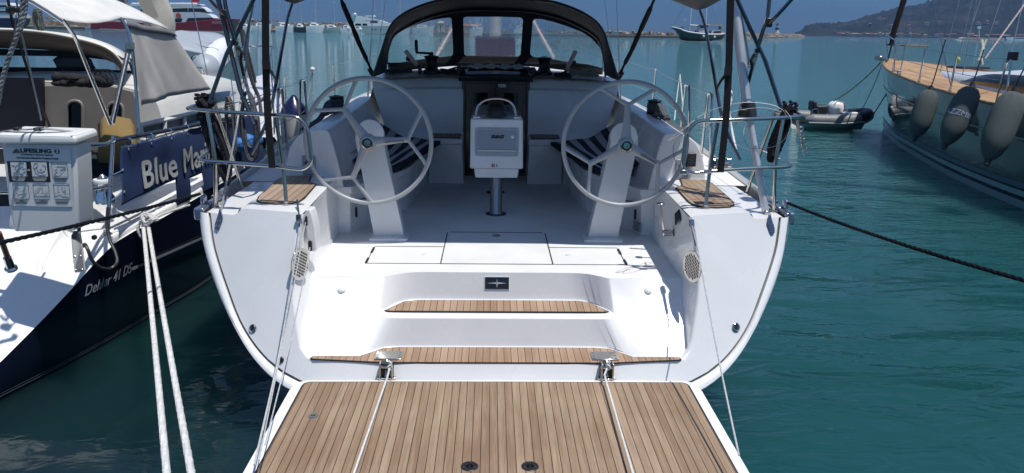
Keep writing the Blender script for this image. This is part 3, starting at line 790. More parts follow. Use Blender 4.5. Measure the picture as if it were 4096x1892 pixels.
# ---- helm pedestals
def helm(s):
    def pz(z): return (0.945-0.118*(1.69-z)/(1.69-0.932))       # axis x at height z (leans inboard to its foot)
    y0 = 5.62
    prof = []
    for z, hw in ((0.945,0.118),(1.20,0.112),(1.45,0.106),(1.62,0.104)): prof.append((pz(z)+hw, z))
    c = (pz(1.70), 1.70)
    for k in range(11):
        a = R(-8+196*k/10); prof.append((c[0]+0.104*math.cos(a), c[1]+0.02+0.115*math.sin(a)))
    for z, hw in ((1.62,0.104),(1.45,0.106),(1.20,0.112),(0.945,0.118)): prof.append((pz(z)-hw, z))
    mb = MB(); mb.prism([P3(s,x,y0+0.10*(1.7-z)*0.9,z) for x, z in prof],(0,0.13,0))
    PEDM = mat('pedestal_gelcoat',(0.56,0.59,0.62),0.3,coat=0.3,var=0.03,vscale=2)
    ped = mb.build('helm_pedestal', PEDM, YT, ang=40, bevel=0.016, seg=3)
    mb = MB(); mb.prism([P3(s,pz(0.94)+a,y0+0.115+b,0.932) for a, b in rrect(0.30,0.26,0.03)],(0,0,0.02)); mb.build('pedestal_foot', GEL, ped, bevel=0.008, seg=3)
    mb = MB(); mb.lathe([(0.085,-0.012),(0.10,-0.006),(0.10,0.02)], P3(s,0.935,y0,1.755), 'Y', 28); mb.build('compass_cover', GEL, ped)
    # steering wheel
    W = bpy.data.objects.new('steering_wheel', None); COL.objects.link(W); W.location = P3(s,0.93,5.52,1.70); parent_to(W, YT)
    WM = mat('wheel_grey', (0.36,0.375,0.39), 0.38, var=0.04, vscale=4)
    C = V((s*0.932, 5.50, 1.708)); RR = 0.452
    mb = MB(); pts = [C+V((RR*math.cos(2*math.pi*k/96),0,RR*math.sin(2*math.pi*k/96))) for k in range(96)]
    mb.tube(pts, 0.0165, n=12, closed=True); mb.build('rim', WM, W)
    base = {1:(90,-29,209), -1:(4.5,125,245)}[s]
    mb = MB()
    H = C + V((0,-0.035,0.0))
    for a in base:
        d = V((math.cos(R(a)),0,math.sin(R(a))))
        f = C + d*0.285 + V((0,-0.008,0))
        def flat(p0, p1, w0, w1, d0=0.016, d1=0.013, n=8, mid=None):
            rings = []
            for i in range(n+1):
                t = i/n; p = p0.lerp(p1, t); w_ = w0+(w1-w0)*(t**0.6)
                if mid: w_ += mid*max(0,(t-0.75)/0.25)**2
                tt = (p1-p0).normalized(); sd = tt.cross(V((0,1,0))).normalized(); dd = d0+(d1-d0)*t
                rings.append([p+sd*(w_*math.cos(q))+V((0,1,0))*(dd*math.sin(q)) for q in [2*math.pi*k/10 for k in range(10)]])
            mb.loft(rings, cap=True)
        flat(H + d*0.02 + V((0,0.01,0)), f, 0.048, 0.017, 0.024, 0.014, 10, 0.007)
        mb.ball(f, 0.0205, 12, 8, (1,0.7,1))
        for da in (31.5,-31.5):
            e = C + V((math.cos(R(a+da*0.83)),0,math.sin(R(a+da*0.83))))*RR
            flat(f, e, 0.0145, 0.0135, 0.0125, 0.011, 6, 0.008)
    mb.build('spokes', WM, W, ang=60)
    mb = MB(); mb.lathe([(0.062,-0.03),(0.060,0.0),(0.052,0.014),(0.046,0.016)], H + V((0,-0.004,0)), 'Y', 28); mb.build('hub', WM, W)
    mb = MB(); mb.lathe([(0.044,0.012),(0.044,0.022),(0.036,0.024),(0.034,0.018)], H + V((0,-0.004,0)), 'Y', 28)
    hb = mb.build('hub_ring', STEEL, W)
    mb = MB(); mb.lathe([(0.034,0.017),(0.034,0.0185),(0.026,0.019)], H+V((0,-0.004,0)), 'Y', 28); mb.build('hub_cap', BLACKP, W)
    mb = MB(); mb.lathe([(0.024,0.017),(0.024,0.022),(0.001,0.0225)], H+V((0,-0.004,0)), 'Y', 28); mb.build('hub_cap', STEEL, W)
    a = R(-29) if s == 1 else R(4.5); d = V((math.cos(a),0,math.sin(a)))
    p = C + d*0.192 + V((0,-0.046,0.0))
    text('carbonautica', 0.026, mat('ink',(0.02,0.02,0.025),0.5), W, p, frame(d, V((0,0,1))), xs=1.05, offs=0.0004)
both(helm)

# ---- cockpit table with instrument console
TB = bpy.data.objects.new('cockpit_table', None); COL.objects.link(TB); TB.location = (0,6.9,0.932); parent_to(TB, YT)
def pc(px,py,y): return U(px,py,y)
x0, x1 = -0.219, 0.219
zt, zm, zb, zl = 1.785, 1.435, 1.370, 1.293
mb = MB(); rings = []
for y, k in ((6.33,0),(6.62,0.01)):
    pass
mb.prism([V((x0-0.006,6.335,zb)),V((x1+0.006,6.335,zb)),V((x1,6.375,zt)),V((x0,6.375,zt))],(0,0.30,0))
mb.build('console', GEL, TB, bevel=0.014, seg=3)
mb = MB(); mb.prism([V((-0.18,6.345,zl)),V((0.18,6.345,zl)),V((0.19,6.345,zb-0.002)),V((-0.19,6.345,zb-0.002))],(0,0.22,0)); mb.build('console_base', GEL, TB, bevel=0.008)
def cface(z): return 6.335+0.04*(z-zb)/(zt-zb)
def cf(x,z,d): return V((x,cface(z)-d,z))
PG = mat('panel_blue_grey',(0.36,0.40,0.46),0.38)
mb = MB(); mb.prism([cf(a,1.595+b,0.003) for a,b in rrect(0.365,0.235,0.018)],(0,-0.006,0)); d1 = mb.build('locker_lid', PG, TB, bevel=0.003)
mb = MB(); mb.prism([cf(a,1.60+b,0.0092) for a,b in rrect(0.318,0.175,0.010)],(0,-0.004,0)); mb.build('lid_panel', mat('panel_blue_grey_dark',(0.30,0.34,0.40),0.3), d1, bevel=0.002)
mb = MB(); mb.box(cf(0,1.525,0.018),(0.318,0.010,0.010)); mb.build('lid_lip', GEL, d1, bevel=0.002)
mb = MB(); mb.lathe([(0.015,0),(0.014,0.008),(0.002,0.010)], cf(0.132,1.641,0.012), 'Y', 18); mb.build('lid_catch', WHITEP, d1)
for dx in (-0.165,0,0.165):
    for z in (1.490,1.700): 
        mb = MB(); mb.lathe([(0.004,0),(0.004,0.002),(0.001,0.003)], cf(dx,z,0.008), 'Y', 8); mb.build('screw', STEEL, d1)
text('B&G', 0.036, mat('ink',(0.02,0.02,0.025),0.5), TB, cf(0.003,1.640,0.0145), ROT_AFT, offs=0.0026, shear=0.28, xs=1.5)
mb = MB(); mb.box(cf(-0.028,1.400,0.003),(0.026,0.003,0.026)); mb.build('warning_sticker', mat('sign_red',(0.35,0.01,0.015),0.4), TB, smooth=False)
text('f', 0.026, WHITEP, TB, cf(-0.028,1.400,0.006), ROT_AFT, offs=0.0005, name='symbol', shear=0.3)
mb = MB(); mb.prism([cf(a,1.400+b,0.002) for a,b in ((-0.003,0.012),(0.003,0.012),(0.003,0),(0.007,0),(0,-0.012),(-0.007,0),(-0.003,0))],(V((0,-0.002,0))+V((0,0,0)))); 
for i in range(len(mb.v)): mb.v[i] = (mb.v[i][0]+0.003, mb.v[i][1], mb.v[i][2])
mb.build('arrow_symbol', mat('ink',(0.02,0.02,0.025),0.5), TB, smooth=False)
# table top, hanging leaves, legs
TBT = mat('table_wood',(0.10,0.075,0.06),0.4,coat=0.2,var=0.2,vscale=6,stretch=(4,0.6,1))
mb = MB(); mb.box((0,7.17,1.765),(0.40,1.06,0.03)); mb.build('table_top', TBT, TB, bevel=0.006)
for s in (1,-1):
    mb = MB(); mb.box((s*0.212,7.10,1.545),(0.022,1.10,0.42)); mb.build('table_leaf', TBT, TB, bevel=0.004)
    mb = MB(); mb.box((s*0.145,6.75,1.30),(0.02,0.10,0.12)); mb.build('leaf_bracket', ALU, TB, bevel=0.004)
for y in (6.53,7.45):
    mb = MB(); mb.lathe([(0.092,0),(0.092,0.006),(0.06,0.012),(0.053,0.022),(0.053,0.45)],(0,y,0.932),n=28); mb.build('table_leg', mat('brushed_steel',(0.30,0.31,0.33),0.22,metal=1.0), TB)
# hand rail hoop and compass dome
mb = MB(); hp = [U(1902,478,6.42),U(1906,450,6.42),U(1918,417,6.42),U(1945,400,6.42),U(1983,394,6.42),U(2022,399,6.42),U(2049,416,6.42),U(2060,448,6.42),U(2063,479,6.42)]
mb.tube(cat(hp,5),0.0115,n=10); mb.build('handrail', STEEL, TB)
cc = U(1985,470,6.50); cc.z = 1.80
mb = MB(); mb.lathe([(0.098,0),(0.098,0.028),(0.092,0.045),(0.078,0.078),(0.050,0.102),(0.02,0.112),(0.001,0.114)], cc, n=32); mb.build('compass', BLACKP, TB)
for s in (1,-1):
    mb = MB(); mb.box((s*0.17,6.41,1.795),(0.06,0.05,0.012)); mb.build('rail_foot', WHITEP, TB, bevel=0.004)
mb = MB(); mb.lathe([(0.05,0),(0.045,0.03),(0.01,0.04)], (0.09,7.2,1.785), n=16); mb.build('cup_holder', BLACKP, TB)

# ---- step well fittings: grilles, throttle, panel, notices
WX = lambda s, y, z: s*(1.232 if z < 1.2 else 1.24)
def grille(s, px, py):
    y = 4.56; p = U(px, py, y); x = s*1.243
    n = V((-s*0.94,-0.34,0)).normalized(); q = n.to_track_quat('Z','Y').to_matrix()
    c = V((x, y, 1.075)) if s == 1 else V((x, y, 1.075))
    mb = MB(); r_ = 0.098
    prof = [V((r_*math.cos(2*math.pi*k/36), r_*1.04*math.sin(2*math.pi*k/36), 0)) for k in range(36)]
    tng = q
    mb.prism([c + tng @ p_ + n*0.010 for p_ in prof], n*0.006); g = mb.build('vent_grille', STEEL, YT, bevel=0.002)
    mb = MB()
    for i in range(-5,6):
        for j in range(-4,5):
            a = i*0.017; b = j*0.021 + (0.0105 if i % 2 else 0)
            if a*a+b*b < 0.080**2:
                sl = []
                for ca, cb in rrect(0.0088,0.0185,0.0042,2): sl.append(c + tng @ V((a+ca*0.94-cb*0.34, b+cb*0.94+ca*0.34, 0)) + n*0.0165)
                mb.prism(sl, n*0.0012)
    mb.build('grille_slots', BLACKP, g, smooth=False)
grille(1, 2768, 1035); grille(-1, 1198, 1035)
q = V((1.205,5.18,1.19))
mb = MB(); mb.lathe([(0.03,0),(0.03,0.05),(0.024,0.055)], q+V((0.05,0,-0.06)), 'X', 18); th = mb.build('throttle', STEEL, YT)
for i in range(len(th.data.vertices)): pass
mb = MB(); mb.box(q+V((0.005,0,-0.06)),(0.075,0.05,0.045)); mb.build('throttle_base', STEEL, th, bevel=0.012)
mb = MB(); mb.tube([q+V((-0.02,-0.0,-0.04)),q+V((-0.045,-0.01,0.06)),q+V((-0.058,-0.015,0.145))],[0.011,0.008,0.007]); mb.ball(q+V((-0.062,-0.02,0.155)),0.03,14,8,(1,1.0,0.35)); mb.build('throttle_lever', STEEL, th)
mb = MB(); c = V((1.235,5.02,1.285)); mb.box(c,(0.012,0.14,0.085), Matrix.Rotation(R(-28),3,'X')); mb.build('engine_display', DGLASS, YT, bevel=0.006)
q = US(2555,905, lambda x,z: 5.87+ (1.15-x)*2.1)
nn = V((-0.9,-0.43,0)).normalized()
def plate(name, c, n, w_, h_, m, t=0.003, r=0.004, parent=YT, up=(0,0,1)):
    n = V(n).normalized(); xa = V(up).cross(n).normalized(); ya = n.cross(xa)
    mb = MB(); mb.prism([V(c)+xa*a+ya*b for a,b in rrect(w_,h_,r)], n*t); return mb.build(name, m, parent, smooth=False)
pl_ = plate('builder_plate', q-V((0.012,0.0,0)), nn, 0.115, 0.085, mat('dull_plate',(0.40,0.42,0.42),0.45), 0.004)
for k in range(6):
    c = q + nn*0.006 + V((0,0,0.030-0.012*k)); plate('print', c-V((0.012,0,0)), nn, 0.085-0.02*(k%3), 0.0035, mat('ink',(0.02,0.02,0.025),0.5), 0.001, 0.001, pl_)
def slot(s):
    mb = MB(); c = P3(s,1.125,5.905,1.09); n = V((-s*0.9,-0.43,0)).normalized()
    xa = V((0,0,1)).cross(n).normalized()
    mb.prism([c+n*0.012+xa*a+V((0,0,b)) for a,b in rrect(0.026,0.085,0.012)], n*0.004); mb.build('slot_fitting', BLACKP, YT)
both(slot)
# port side: lift housing for the platform lines
def shell_port():
    mb = MB(); px_ = [(1213,838),(1240,838),(1248,860),(1262,920),(1264,1000),(1256,1008),(1238,1004),(1230,960),(1222,915),(1212,880)]
    pts = [U(a,b,4.74) for a,b in px_]
    mb.prism(pts,(0.012,0.10,0)); mb.build('line_housing', GEL, YT, bevel=0.012, seg=3)
    for a,b,w_,h_ in ((1222,884,9,24),(1240,984,9,26)):
        c = U(a,b,4.732); k = 4.8/3037
        mb = MB(); mb.prism([c+V((u*k,0,v*k)) for u,v in rrect(w_*1.7,h_*1.7,6)],(0,0.004,0)); mb.build('housing_slot', BLACKP, YT, smooth=False)
shell_port()
mb = MB()
for k in range(7):
    p = U(1254+k*3.0, 805+k*18, 5.05)
    mb2 = MB(); mb2.lathe([(0.006,0),(0.006,0.002)], V((-1.2385,p.y,p.z)), 'X', 10); mb2.build('screw_hole', BLACKP, YT)
# ================================================================== sprayhood
SH = bpy.data.objects.new('sprayhood', None); COL.objects.link(SH); SH.location = (0,8.3,2.0); parent_to(SH, YT)
Aft = [(1972,-14),(2040,-13),(2110,-9),(2175,-3),(2233,8),(2308,35),(2364,66),(2400,98),(2421,138),(2435,187),(2447,225),(2463,279),(2482,328)]
Fro = [(1972,36),(2050,37),(2106,41),(2180,52),(2257,74),(2333,108),(2388,146),(2406,186),(2414,225),(2418,262),(2420,300)]
def arch(px, y): return [V((max(p.x,0) if i == 0 else p.x, p.y, p.z)) for i, p in enumerate([U(a,b,y) for a,b in px])]
aft = resample(cat(arch(Aft, 7.75),5), 34); fro = resample(cat(arch(Fro, 8.70),5), 34)
aft[0].x = fro[0].x = 0
full = lambda c: [MX(p) for p in c[:0:-1]] + c
mid = [a.lerp(b,0.45)+V((0,0,0.035*(1-(i/33)**2))) for i,(a,b) in enumerate(zip(aft,fro))]
for i,p in enumerate(mid): p.x *= 1.012
hem = [p+V((0,-0.006,0))-V((0,0,0.03))*(1-i/40) for i,p in enumerate(aft)]
mb = MB(); mb.loft([full(hem), full(aft), full(mid), full(fro)], closed=False)
mb.build('hood_roof', CANVAS, SH, ang=60, solid=0.006)
HOODP = lambda x, z: 8.72 + (2.62-z)*0.42 - 0.06*x*x
PV = 'window_vinyl'
def vinyl():
    m = bpy.data.materials.new(PV); m.use_nodes = True; n = m.node_tree; o = n.nodes['Material Output']
    tr = node(n,'ShaderNodeBsdfTransparent'); tr.inputs[0].default_value = (0.92,0.95,0.96,1)
    gl = node(n,'ShaderNodeBsdfGlossy'); gl.inputs[0].default_value = (0.8,0.85,0.9,1); gl.inputs['Roughness'].default_value = 0.12
    rf = node(n,'ShaderNodeBsdfRefraction'); rf.inputs['IOR'].default_value = 1.03; rf.inputs['Roughness'].default_value = 0.0; rf.inputs[0].default_value = (0.92,0.95,0.96,1)
    df = node(n,'ShaderNodeBsdfDiffuse'); df.inputs[0].default_value = (0.6,0.63,0.65,1)
    tc = node(n,'ShaderNodeTexCoord'); mp = node(n,'ShaderNodeMapping'); mp.inputs['Scale'].default_value = (5,5,1.0); mp.inputs['Rotation'].default_value=(0,R(14),0)
    n.links.new(tc.outputs['Object'], mp.inputs[0])
    nz = node(n,'ShaderNodeTexNoise'); nz.inputs['Scale'].default_value = 2.2; nz.inputs['Detail'].default_value = 3; nz.inputs['Distortion'].default_value = 1.2
    n.links.new(mp.outputs[0], nz.inputs['Vector'])
    bp = node(n,'ShaderNodeBump'); bp.inputs['Strength'].default_value = 0.5; bp.inputs['Distance'].default_value = 0.06; n.links.new(nz.outputs[0], bp.inputs['Height'])
    for x in (gl, rf): n.links.new(bp.outputs[0], x.inputs['Normal'])
    m1 = node(n,'ShaderNodeMixShader'); m1.inputs[0].default_value = 0.35; n.links.new(tr.outputs[0], m1.inputs[1]); n.links.new(rf.outputs[0], m1.inputs[2])
    m2 = node(n,'ShaderNodeMixShader'); m2.inputs[0].default_value = 0.03; n.links.new(m1.outputs[0], m2.inputs[1]); n.links.new(gl.outputs[0], m2.inputs[2])
    m3 = node(n,'ShaderNodeMixShader'); m3.inputs[0].default_value = 0.02; n.links.new(m2.outputs[0], m3.inputs[1]); n.links.new(df.outputs[0], m3.inputs[2])
    n.links.new(m3.outputs[0], o.inputs[0]); MATS[PV] = m; return m
VIN = vinyl()
def onhood(px): return [US(a,b,HOODP,8.7) for a,b in px]
Rw = onhood([(2139,76),(2165,76),(2212,87),(2271,106),(2329,128),(2367,154),(2400,190),(2411,225),(2409,272),(2353,258),(2271,247),(2212,238),(2135,228),(2123,220),(2121,205),(2128,120),(2131,86)])
Lw = onhood([(1806,74),(1797,70),(1770,73),(1720,82),(1662,99),(1610,122),(1568,150),(1540,175),(1528,195),(1524,225),(1527,261),(1600,250),(1680,238),(1740,231),(1806,224),(1812,216),(1812,190),(1808,110)])
Cw = onhood([(1862,67),(1853,74),(1855,150),(1857,217),(1865,223),(1970,224),(2072,226),(2082,219),(2087,150),(2092,80),(2084,70),(1970,66)])
front_top = full([V((p.x, HOODP(p.x,p.z), p.z)) for p in fro])
edge_base = onhood([(2470,318),(2330,290),(2200,274),(2090,262),(1970,258)])
base = [V((p.x,p.y,p.z)) for p in edge_base]; base[-1].x = 0
outer = front_top[::1]
outer = [MX(p) for p in fro[:0:-1]] + fro
outer = [V((p.x, HOODP(p.x,p.z), p.z)) for p in outer] + base + [MX(p) for p in base[:-1][::-1]]
mb = MB(); mb.prism(outer, (0,0.012,0), holes=[Rw, Lw, Cw]); hf = mb.build('hood_front', CANVAS, SH, smooth=False)
for wn in (Lw, Cw, Rw):
    mb = MB(); mb.prism([p+V((0,0.005,0)) for p in wn],(0,0.003,0)); mb.build('hood_window', VIN, SH, smooth=False)
mb = MB(); mb.tube([p+V((0,-0.03,-0.02)) for p in full(fro)], 0.012, n=10); mb.build('hood_bow', mat('dark_tube',(0.10,0.105,0.115),0.22,metal=0.9), SH)
mb = MB(); mb.tube([p+V((0,0.02,-0.012)) for p in full(aft)], 0.013, n=10); mb.build('hood_bow', mat('dark_tube',(0.10,0.105,0.115),0.22,metal=0.9), SH)
for s in (1,-1):
    mb = MB(); mb.tube([P3(s,1.36,7.76,2.35),P3(s,1.33,8.0,2.18),P3(s,1.30,8.35,2.02)],0.010); mb.build('hood_strap', BLACKW, SH)

# ================================================================== gear on the cabin top
def winch(c, r, h, name='winch', handle=0, m=BLACKP):
    W = bpy.data.objects.new(name, None); COL.objects.link(W); W.location = c; parent_to(W, YT)
    mb = MB(); mb.lathe([(r*1.25,0),(r*1.25,h*0.12),(r*1.0,h*0.22),(r*0.8,h*0.4),(r*0.78,h*0.6),(r*0.95,h*0.8),(r*1.0,h*0.84)], c, n=26); mb.build('drum', m, W)
    mb = MB(); mb.lathe([(r*1.05,h*0.845),(r*1.12,h*0.88),(r*1.05,h*0.93),(r*0.5,h*0.96),(r*0.3,h*1.0),(r*0.01,h*1.0)], c, n=26); mb.build('self_tailer', m if not handle else m, W)
    if handle:
        mb = MB(); t = V(c)+V((0,0,h)); e = t + V((-0.16,0.0,0.02)); mb.tube([t+V((0.02,0,0.01)),t+V((-0.03,0,0.014)),e],[0.02,0.013,0.012]); mb.tube([e+V((0,0,-0.01)),e+V((-0.004,0,0.03)),e+V((-0.006,0,0.12))],[0.012,0.019,0.018]); mb.ball(e+V((-0.006,0,0.12)),0.019); mb.build('winch_handle', BLACKP, W)
    return W
wl = U(1727,303,8.62); wr = U(2176,308,8.62)
wl.z = wr.z = 2.03
winch(wl, 0.075, 0.20, handle=1); winch(wr, 0.075, 0.20)
G2 = mat('lever_grey',(0.30,0.32,0.36),0.3,metal=0.4)
for s, a, b in ((-1,(1668,262),(1621,202)),(1,(2262,290),(2303,203))):
    p = U(*a,8.55); q = U(*b,8.50); t = (q-p).normalized(); sd = t.cross(V((0,1,0))).normalized()
    mb = MB(); mb.prism([p-sd*0.02,p+sd*0.02,q+sd*0.024,q-sd*0.024],(0,0.025,0)); l = mb.build('clutch_lever', G2, YT, bevel=0.005)
    mb = MB(); mb.box(p.lerp(q,0.45)+V((s*0.04,0.015,0)),(0.05,0.03,0.05)); mb.box(p.lerp(q,-0.25),(0.04,0.06,0.10)); mb.build('lever_base', BLACKP, l, bevel=0.008)
for s in (1,-1):
    c = P3(s,0.40,8.50,2.07)
    mb = MB(); mb.box(c,(0.06,0.10,0.09)); mb.build('rope_block', BLACKP, YT, bevel=0.01)
# pale rippled sheet added to stand for the sun patch on the hatch
mb = MB(); rings = []
for i in range(9):
    t = i/8
    rings.append([V((-0.31+0.62*k/24, 8.50+0.20*t, 2.105+0.010*math.sin(k*1.1+t*3)+0.006*math.sin(k*2.7+t*5)+0.02*t)) for k in range(25)])
mb.loft(rings, closed=False)
tag(mb.build('sun_patch_sheet', mat('sun_patch',(0.70,0.71,0.66),0.9,bump=0.5,bscale=200), None, solid=0.012), 'off white sheet standing for the sun patch on the sliding hatch below the centre window', 'sun_patch')
# rope heaps
def tangle(name, c, sx, sy, sz, r, m, label, n=46, group=None, seed=1, pal=None):
    rd = random.Random(seed); pts = []
    for i in range(n):
        a = i*2.1+rd.uniform(-0.5,0.5); k = rd.uniform(0.35,1)
        pts.append(V(c)+V((sx*k*math.cos(a), sy*k*math.sin(a), abs(sz*rd.uniform(0,1)*(1.15-k)))))
    mb = MB(); rope(mb, cat(pts,8), r, strands=3, n=5, pitch=r*8, step=r*1.6)
    return tag(mb.build(name, m, None), label, 'rope', group)
tangle('rope_heap', U(1590,288,8.75), 0.19,0.12,0.07,0.008, ROPEG, 'blue grey rope heaped under the left sprayhood window', seed=3)
tangle('rope_heap', U(1810,292,8.6), 0.17,0.10,0.09,0.009, mat('dark_grey_rope',(0.05,0.05,0.055),0.85,bump=0.4,bscale=300,var=0.4,vscale=60), 'dark grey rope heap between the left cabin winch and the companionway', seed=5)
tangle('rope_heap', U(2130,300,8.55), 0.08,0.10,0.10,0.009, mat('dark_grey_rope',(0.05,0.05,0.055),0.85), 'small dark rope heap between companionway and right cabin winch', seed=8)
tangle('rope_heap', U(2245,306,8.5), 0.12,0.10,0.07,0.009, mat('dark_grey_rope',(0.05,0.05,0.055),0.85), 'dark rope heap just right of the right cabin winch', seed=9)
# cream coil tied in the middle
mb = MB(); c = U(2335,300,8.72)
for k in range(9):
    rr = 0.6+0.05*k; zz = 0.008*k
    pts = [c+V((0.19*math.cos(a)*(0.8+0.05*(k%3)), 0.05*math.sin(a)*rr, zz*0.6-0.03+0.03*abs(math.cos(a*0.5+k))-0.10*math.cos(a)*0.18)) for a in [2*math.pi*j/26 for j in range(27)]]
    mb.tube(pts, 0.008, n=6)
for k in range(4):
    mb.tube([c+V((-0.01+0.012*k,0.07*math.cos(a),0.012+0.055*math.sin(a))) for a in [2*math.pi*j/14 for j in range(15)]],0.008,n=6)
tag(mb.build('rope_coil', mat('cream_rope',(0.50,0.50,0.42),0.8,bump=0.4,bscale=300,var=0.15,vscale=40), None), 'cream rope coil tied in the middle under the right sprayhood window', 'rope')

# ================================================================== coaming winches with their ropes
for s in (1,-1):
    c = P3(s,1.50,7.25,1.738); W = winch(c, 0.062, 0.155)
    nm = 'right' if s == 1 else 'left'
    mb = MB(); pts = []
    for k in range(60):
        a = k*0.55; pts.append(c+V((0.064*math.cos(a),0.064*math.sin(a),0.03+0.0015*k)))
    rope(mb, pts, 0.0085, strands=3, n=5, step=0.012)
    pts = [pts[-1], c+V((s*0.02,-0.14,0.10)), c+V((s*0.03,-0.30,0.03)), c+V((s*0.04,-0.50,-0.02)), c+V((s*0.05,-0.75,-0.03)), c+V((s*0.07,-0.95,-0.05))]
    for j in range(4): rope(mb, [p+V((s*0.018*j,0.015*j,0.006*(j%2)-0.004*j)) for p in cat(pts,8)], 0.009, strands=3, n=5, step=0.012)
    rd = random.Random(4+s)
    lp = []
    for k in range(40):
        a = k*0.9; lp.append(c+V((s*0.02+0.07*math.cos(a)*rd.uniform(.5,1), -0.25+0.20*math.sin(a)*rd.uniform(.5,1), 0.0+0.05*rd.random())))
    rope(mb, cat(lp,5), 0.009, strands=3, n=5, step=0.014)
    tag(mb.build('sheet_rope', ROPEG, None), 'grey flecked rope wound on the %s cockpit winch and trailing aft on the coaming' % nm, 'rope', 'ropes on the cockpit winches')

# ================================================================== stern rails
def railing(s):
    m = (lambda p: p) if s == 1 else MX
    r_ = 0.0128
    K = lambda px, py, y: m(U(px,py,y))
    A = 4.84; B = 4.93; C_ = 5.45
    g = bpy.data.objects.new('stern_rail', None); COL.objects.link(g); g.location = P3(s,1.6,4.9,1.34); parent_to(g, YT)
    loop = [K(3128,634,5.42),K(3163,662,4.98),K(3150,667,4.93),K(2882,681,4.86),K(2762,694,4.84),K(2728,665,4.84),K(2746,524,4.84),K(2790,484,4.84),K(2992,477,4.86),K(3150,470,4.93),K(3212,464,4.99),K(3183,452,5.38),K(3100,448,5.46)]
    mb = MB(); mb.tube(fillet(loop, 0.075, 6), r_, n=10); mb.build('rail_loop', STEEL, g)
    mb = MB(); mb.tube([K(3128,634,5.42),K(3046,597,5.95)], r_, n=10); mb.build('rail_loop', STEEL, g)
    f = m(UZ(2823,831,1.385)); 
    leg1 = [f, V((f.x+s*0.012,f.y+0.02,f.z+0.25)), K(2871,490,4.87)]
    mb = MB(); mb.tube(cat(leg1,6), r_, n=10); mb.build('rail_leg', STEEL, g)
    mb = MB(); mb.lathe([(0.028,0),(0.028,0.005),(0.016,0.010),(0.016,0.02)], f, n=18); mb.build('rail_foot', STEEL, g)
    f2 = P3(s,1.885,4.99,1.335)
    mb = MB(); mb.tube(cat([f2, K(3101,672,4.93), K(3134,472,4.94)],6), r_, n=10); mb.build('rail_leg', STEEL, g)
    mb = MB(); mb.lathe([(0.028,0),(0.028,0.005),(0.016,0.010),(0.016,0.02)], f2, n=18); mb.build('rail_foot', STEEL, g)
    f3 = P3(s,1.905,5.62,1.34)
    mb = MB(); mb.tube(cat([f3, f3.lerp(K(3100,448,5.46),0.5)+V((0,0.01,0)), K(3100,448,5.46)],6), r_, n=10); mb.build('rail_leg', STEEL, g)
    # backstay chainplate on the transom
    ch = [US(3072,855,TY),US(3066,890,TY),US(3078,925,TY),US(3085,936,TY),US(3097,930,TY),US(3097,912,TY),US(3084,870,TY),US(3080,852,TY)]
    gm = mat('chainplate',(0.20,0.23,0.29),0.3,metal=0.85)
    mb = MB(); mb.prism([m(p)+V((0,-0.004,0)) for p in ch],(0,-0.010,0)); c_ = mb.build('chainplate', gm, YT, bevel=0.004)
    for a,b in ((3078,900),(3089,899),(3081,921),(3092,919)):
        p = m(US(a,b,TY)); mb = MB(); mb.lathe([(0.0075,0),(0.006,0.003),(0.003,0.001)], p+V((0,-0.014,0)), 'Y', 10); mb.build('bolt', STEEL, c_)
    return m
both(railing)
CP = [U(3066,850,4.93)]
# stanchions, gates, lifelines, shrouds, mast
def rig(s):
    m = (lambda p: p) if s == 1 else MX
    K = lambda px, py, y: m(U(px,py,y))
    def gate(pa, top, pb):
        g = bpy.data.objects.new('gate_stanchion', None); COL.objects.link(g); g.location = pa; parent_to(g, YT)
        mb = MB(); mb.tube(fillet([pa, V(top)+(V(pa)-V(pb))*0.22, V(top)-(V(pa)-V(pb))*0.22, pb],0.05,5), 0.0125, n=8); mb.build('hoop', STEEL, g)
        for p in (pa,pb): mb = MB(); mb.box(V(p)+V((0,0,0.02)),(0.035,0.035,0.05)); mb.build('stanchion_base', ALU, g, bevel=0.006)
    f1 = P3(s,1.96,8.02,1.37); f2 = P3(s,1.945,7.55,1.365); f3 = P3(s,1.93,7.05,1.36); f4 = P3(s,1.925,6.72,1.355)
    h = 0.62
    t1 = (f1+f2)/2 + V((-s*0.0,0.05,h)); t2 = (f3+f4)/2 + V((0,0.02,h))
    gate(f1,t1,f2); gate(f3,t2,f4)
    st = []
    for y in (10.3, 12.6, 14.9, 16.8):
        t = (y-4.9)/13.4; f = P3(s,1.93*hull_w(t)-0.03, y, 1.336+0.42*t*t); e = f+V((s*0.02,0,0.62)); st.append(e)
        mb = MB(); mb.tube([f,e],0.0115,n=8); mb.lathe([(0.02,0),(0.02,0.05),(0.013,0.06)],f,n=10); mb.ball(e,0.014,8,6); mb.build('stanchion', STEEL, YT)
    top = K(3095,455,5.46)
    mb = MB()
    for dz, q in ((0.0,0),(-0.31,1)):
        P_ = [P3(s,1.93,5.55,1.34+0.62+dz)] + [V(t2)+V((0,0,dz)), V(t1)+V((0,0,dz))] + [e+V((0,0,dz)) for e in st]
        for a, b in zip(P_, P_[1:]): mb.tube(sag(a,b,0.012,8), 0.0035, n=5)
    mb.build('lifeline', mat('wire_steel',(0.20,0.24,0.28),0.35,metal=0.7), YT)
    # shrouds
    wm = mat('wire_steel',(0.20,0.24,0.28),0.35,metal=0.7)
    for (ft, y, up) in ((P3(s,1.80,10.9,1.45),11.9,11.0),(P3(s,1.70,10.5,1.45),11.9,6.6)):
        tp = V((s*(0.75 if up < 8 else 0.95), 11.95, 1.45+up))
        mb = MB(); mb.tube([ft, tp], 0.0055, n=5); mb.tube([ft, ft.lerp(tp,0.035)], 0.013, n=6); mb.tube([ft.lerp(tp,0.045), ft.lerp(tp,0.08)], 0.012, n=6); mb.build('shroud', wm, YT)
both(rig)
mb = MB(); ell = [(0.085*math.cos(2*math.pi*k/20), 0.13*math.sin(2*math.pi*k/20)) for k in range(20)]
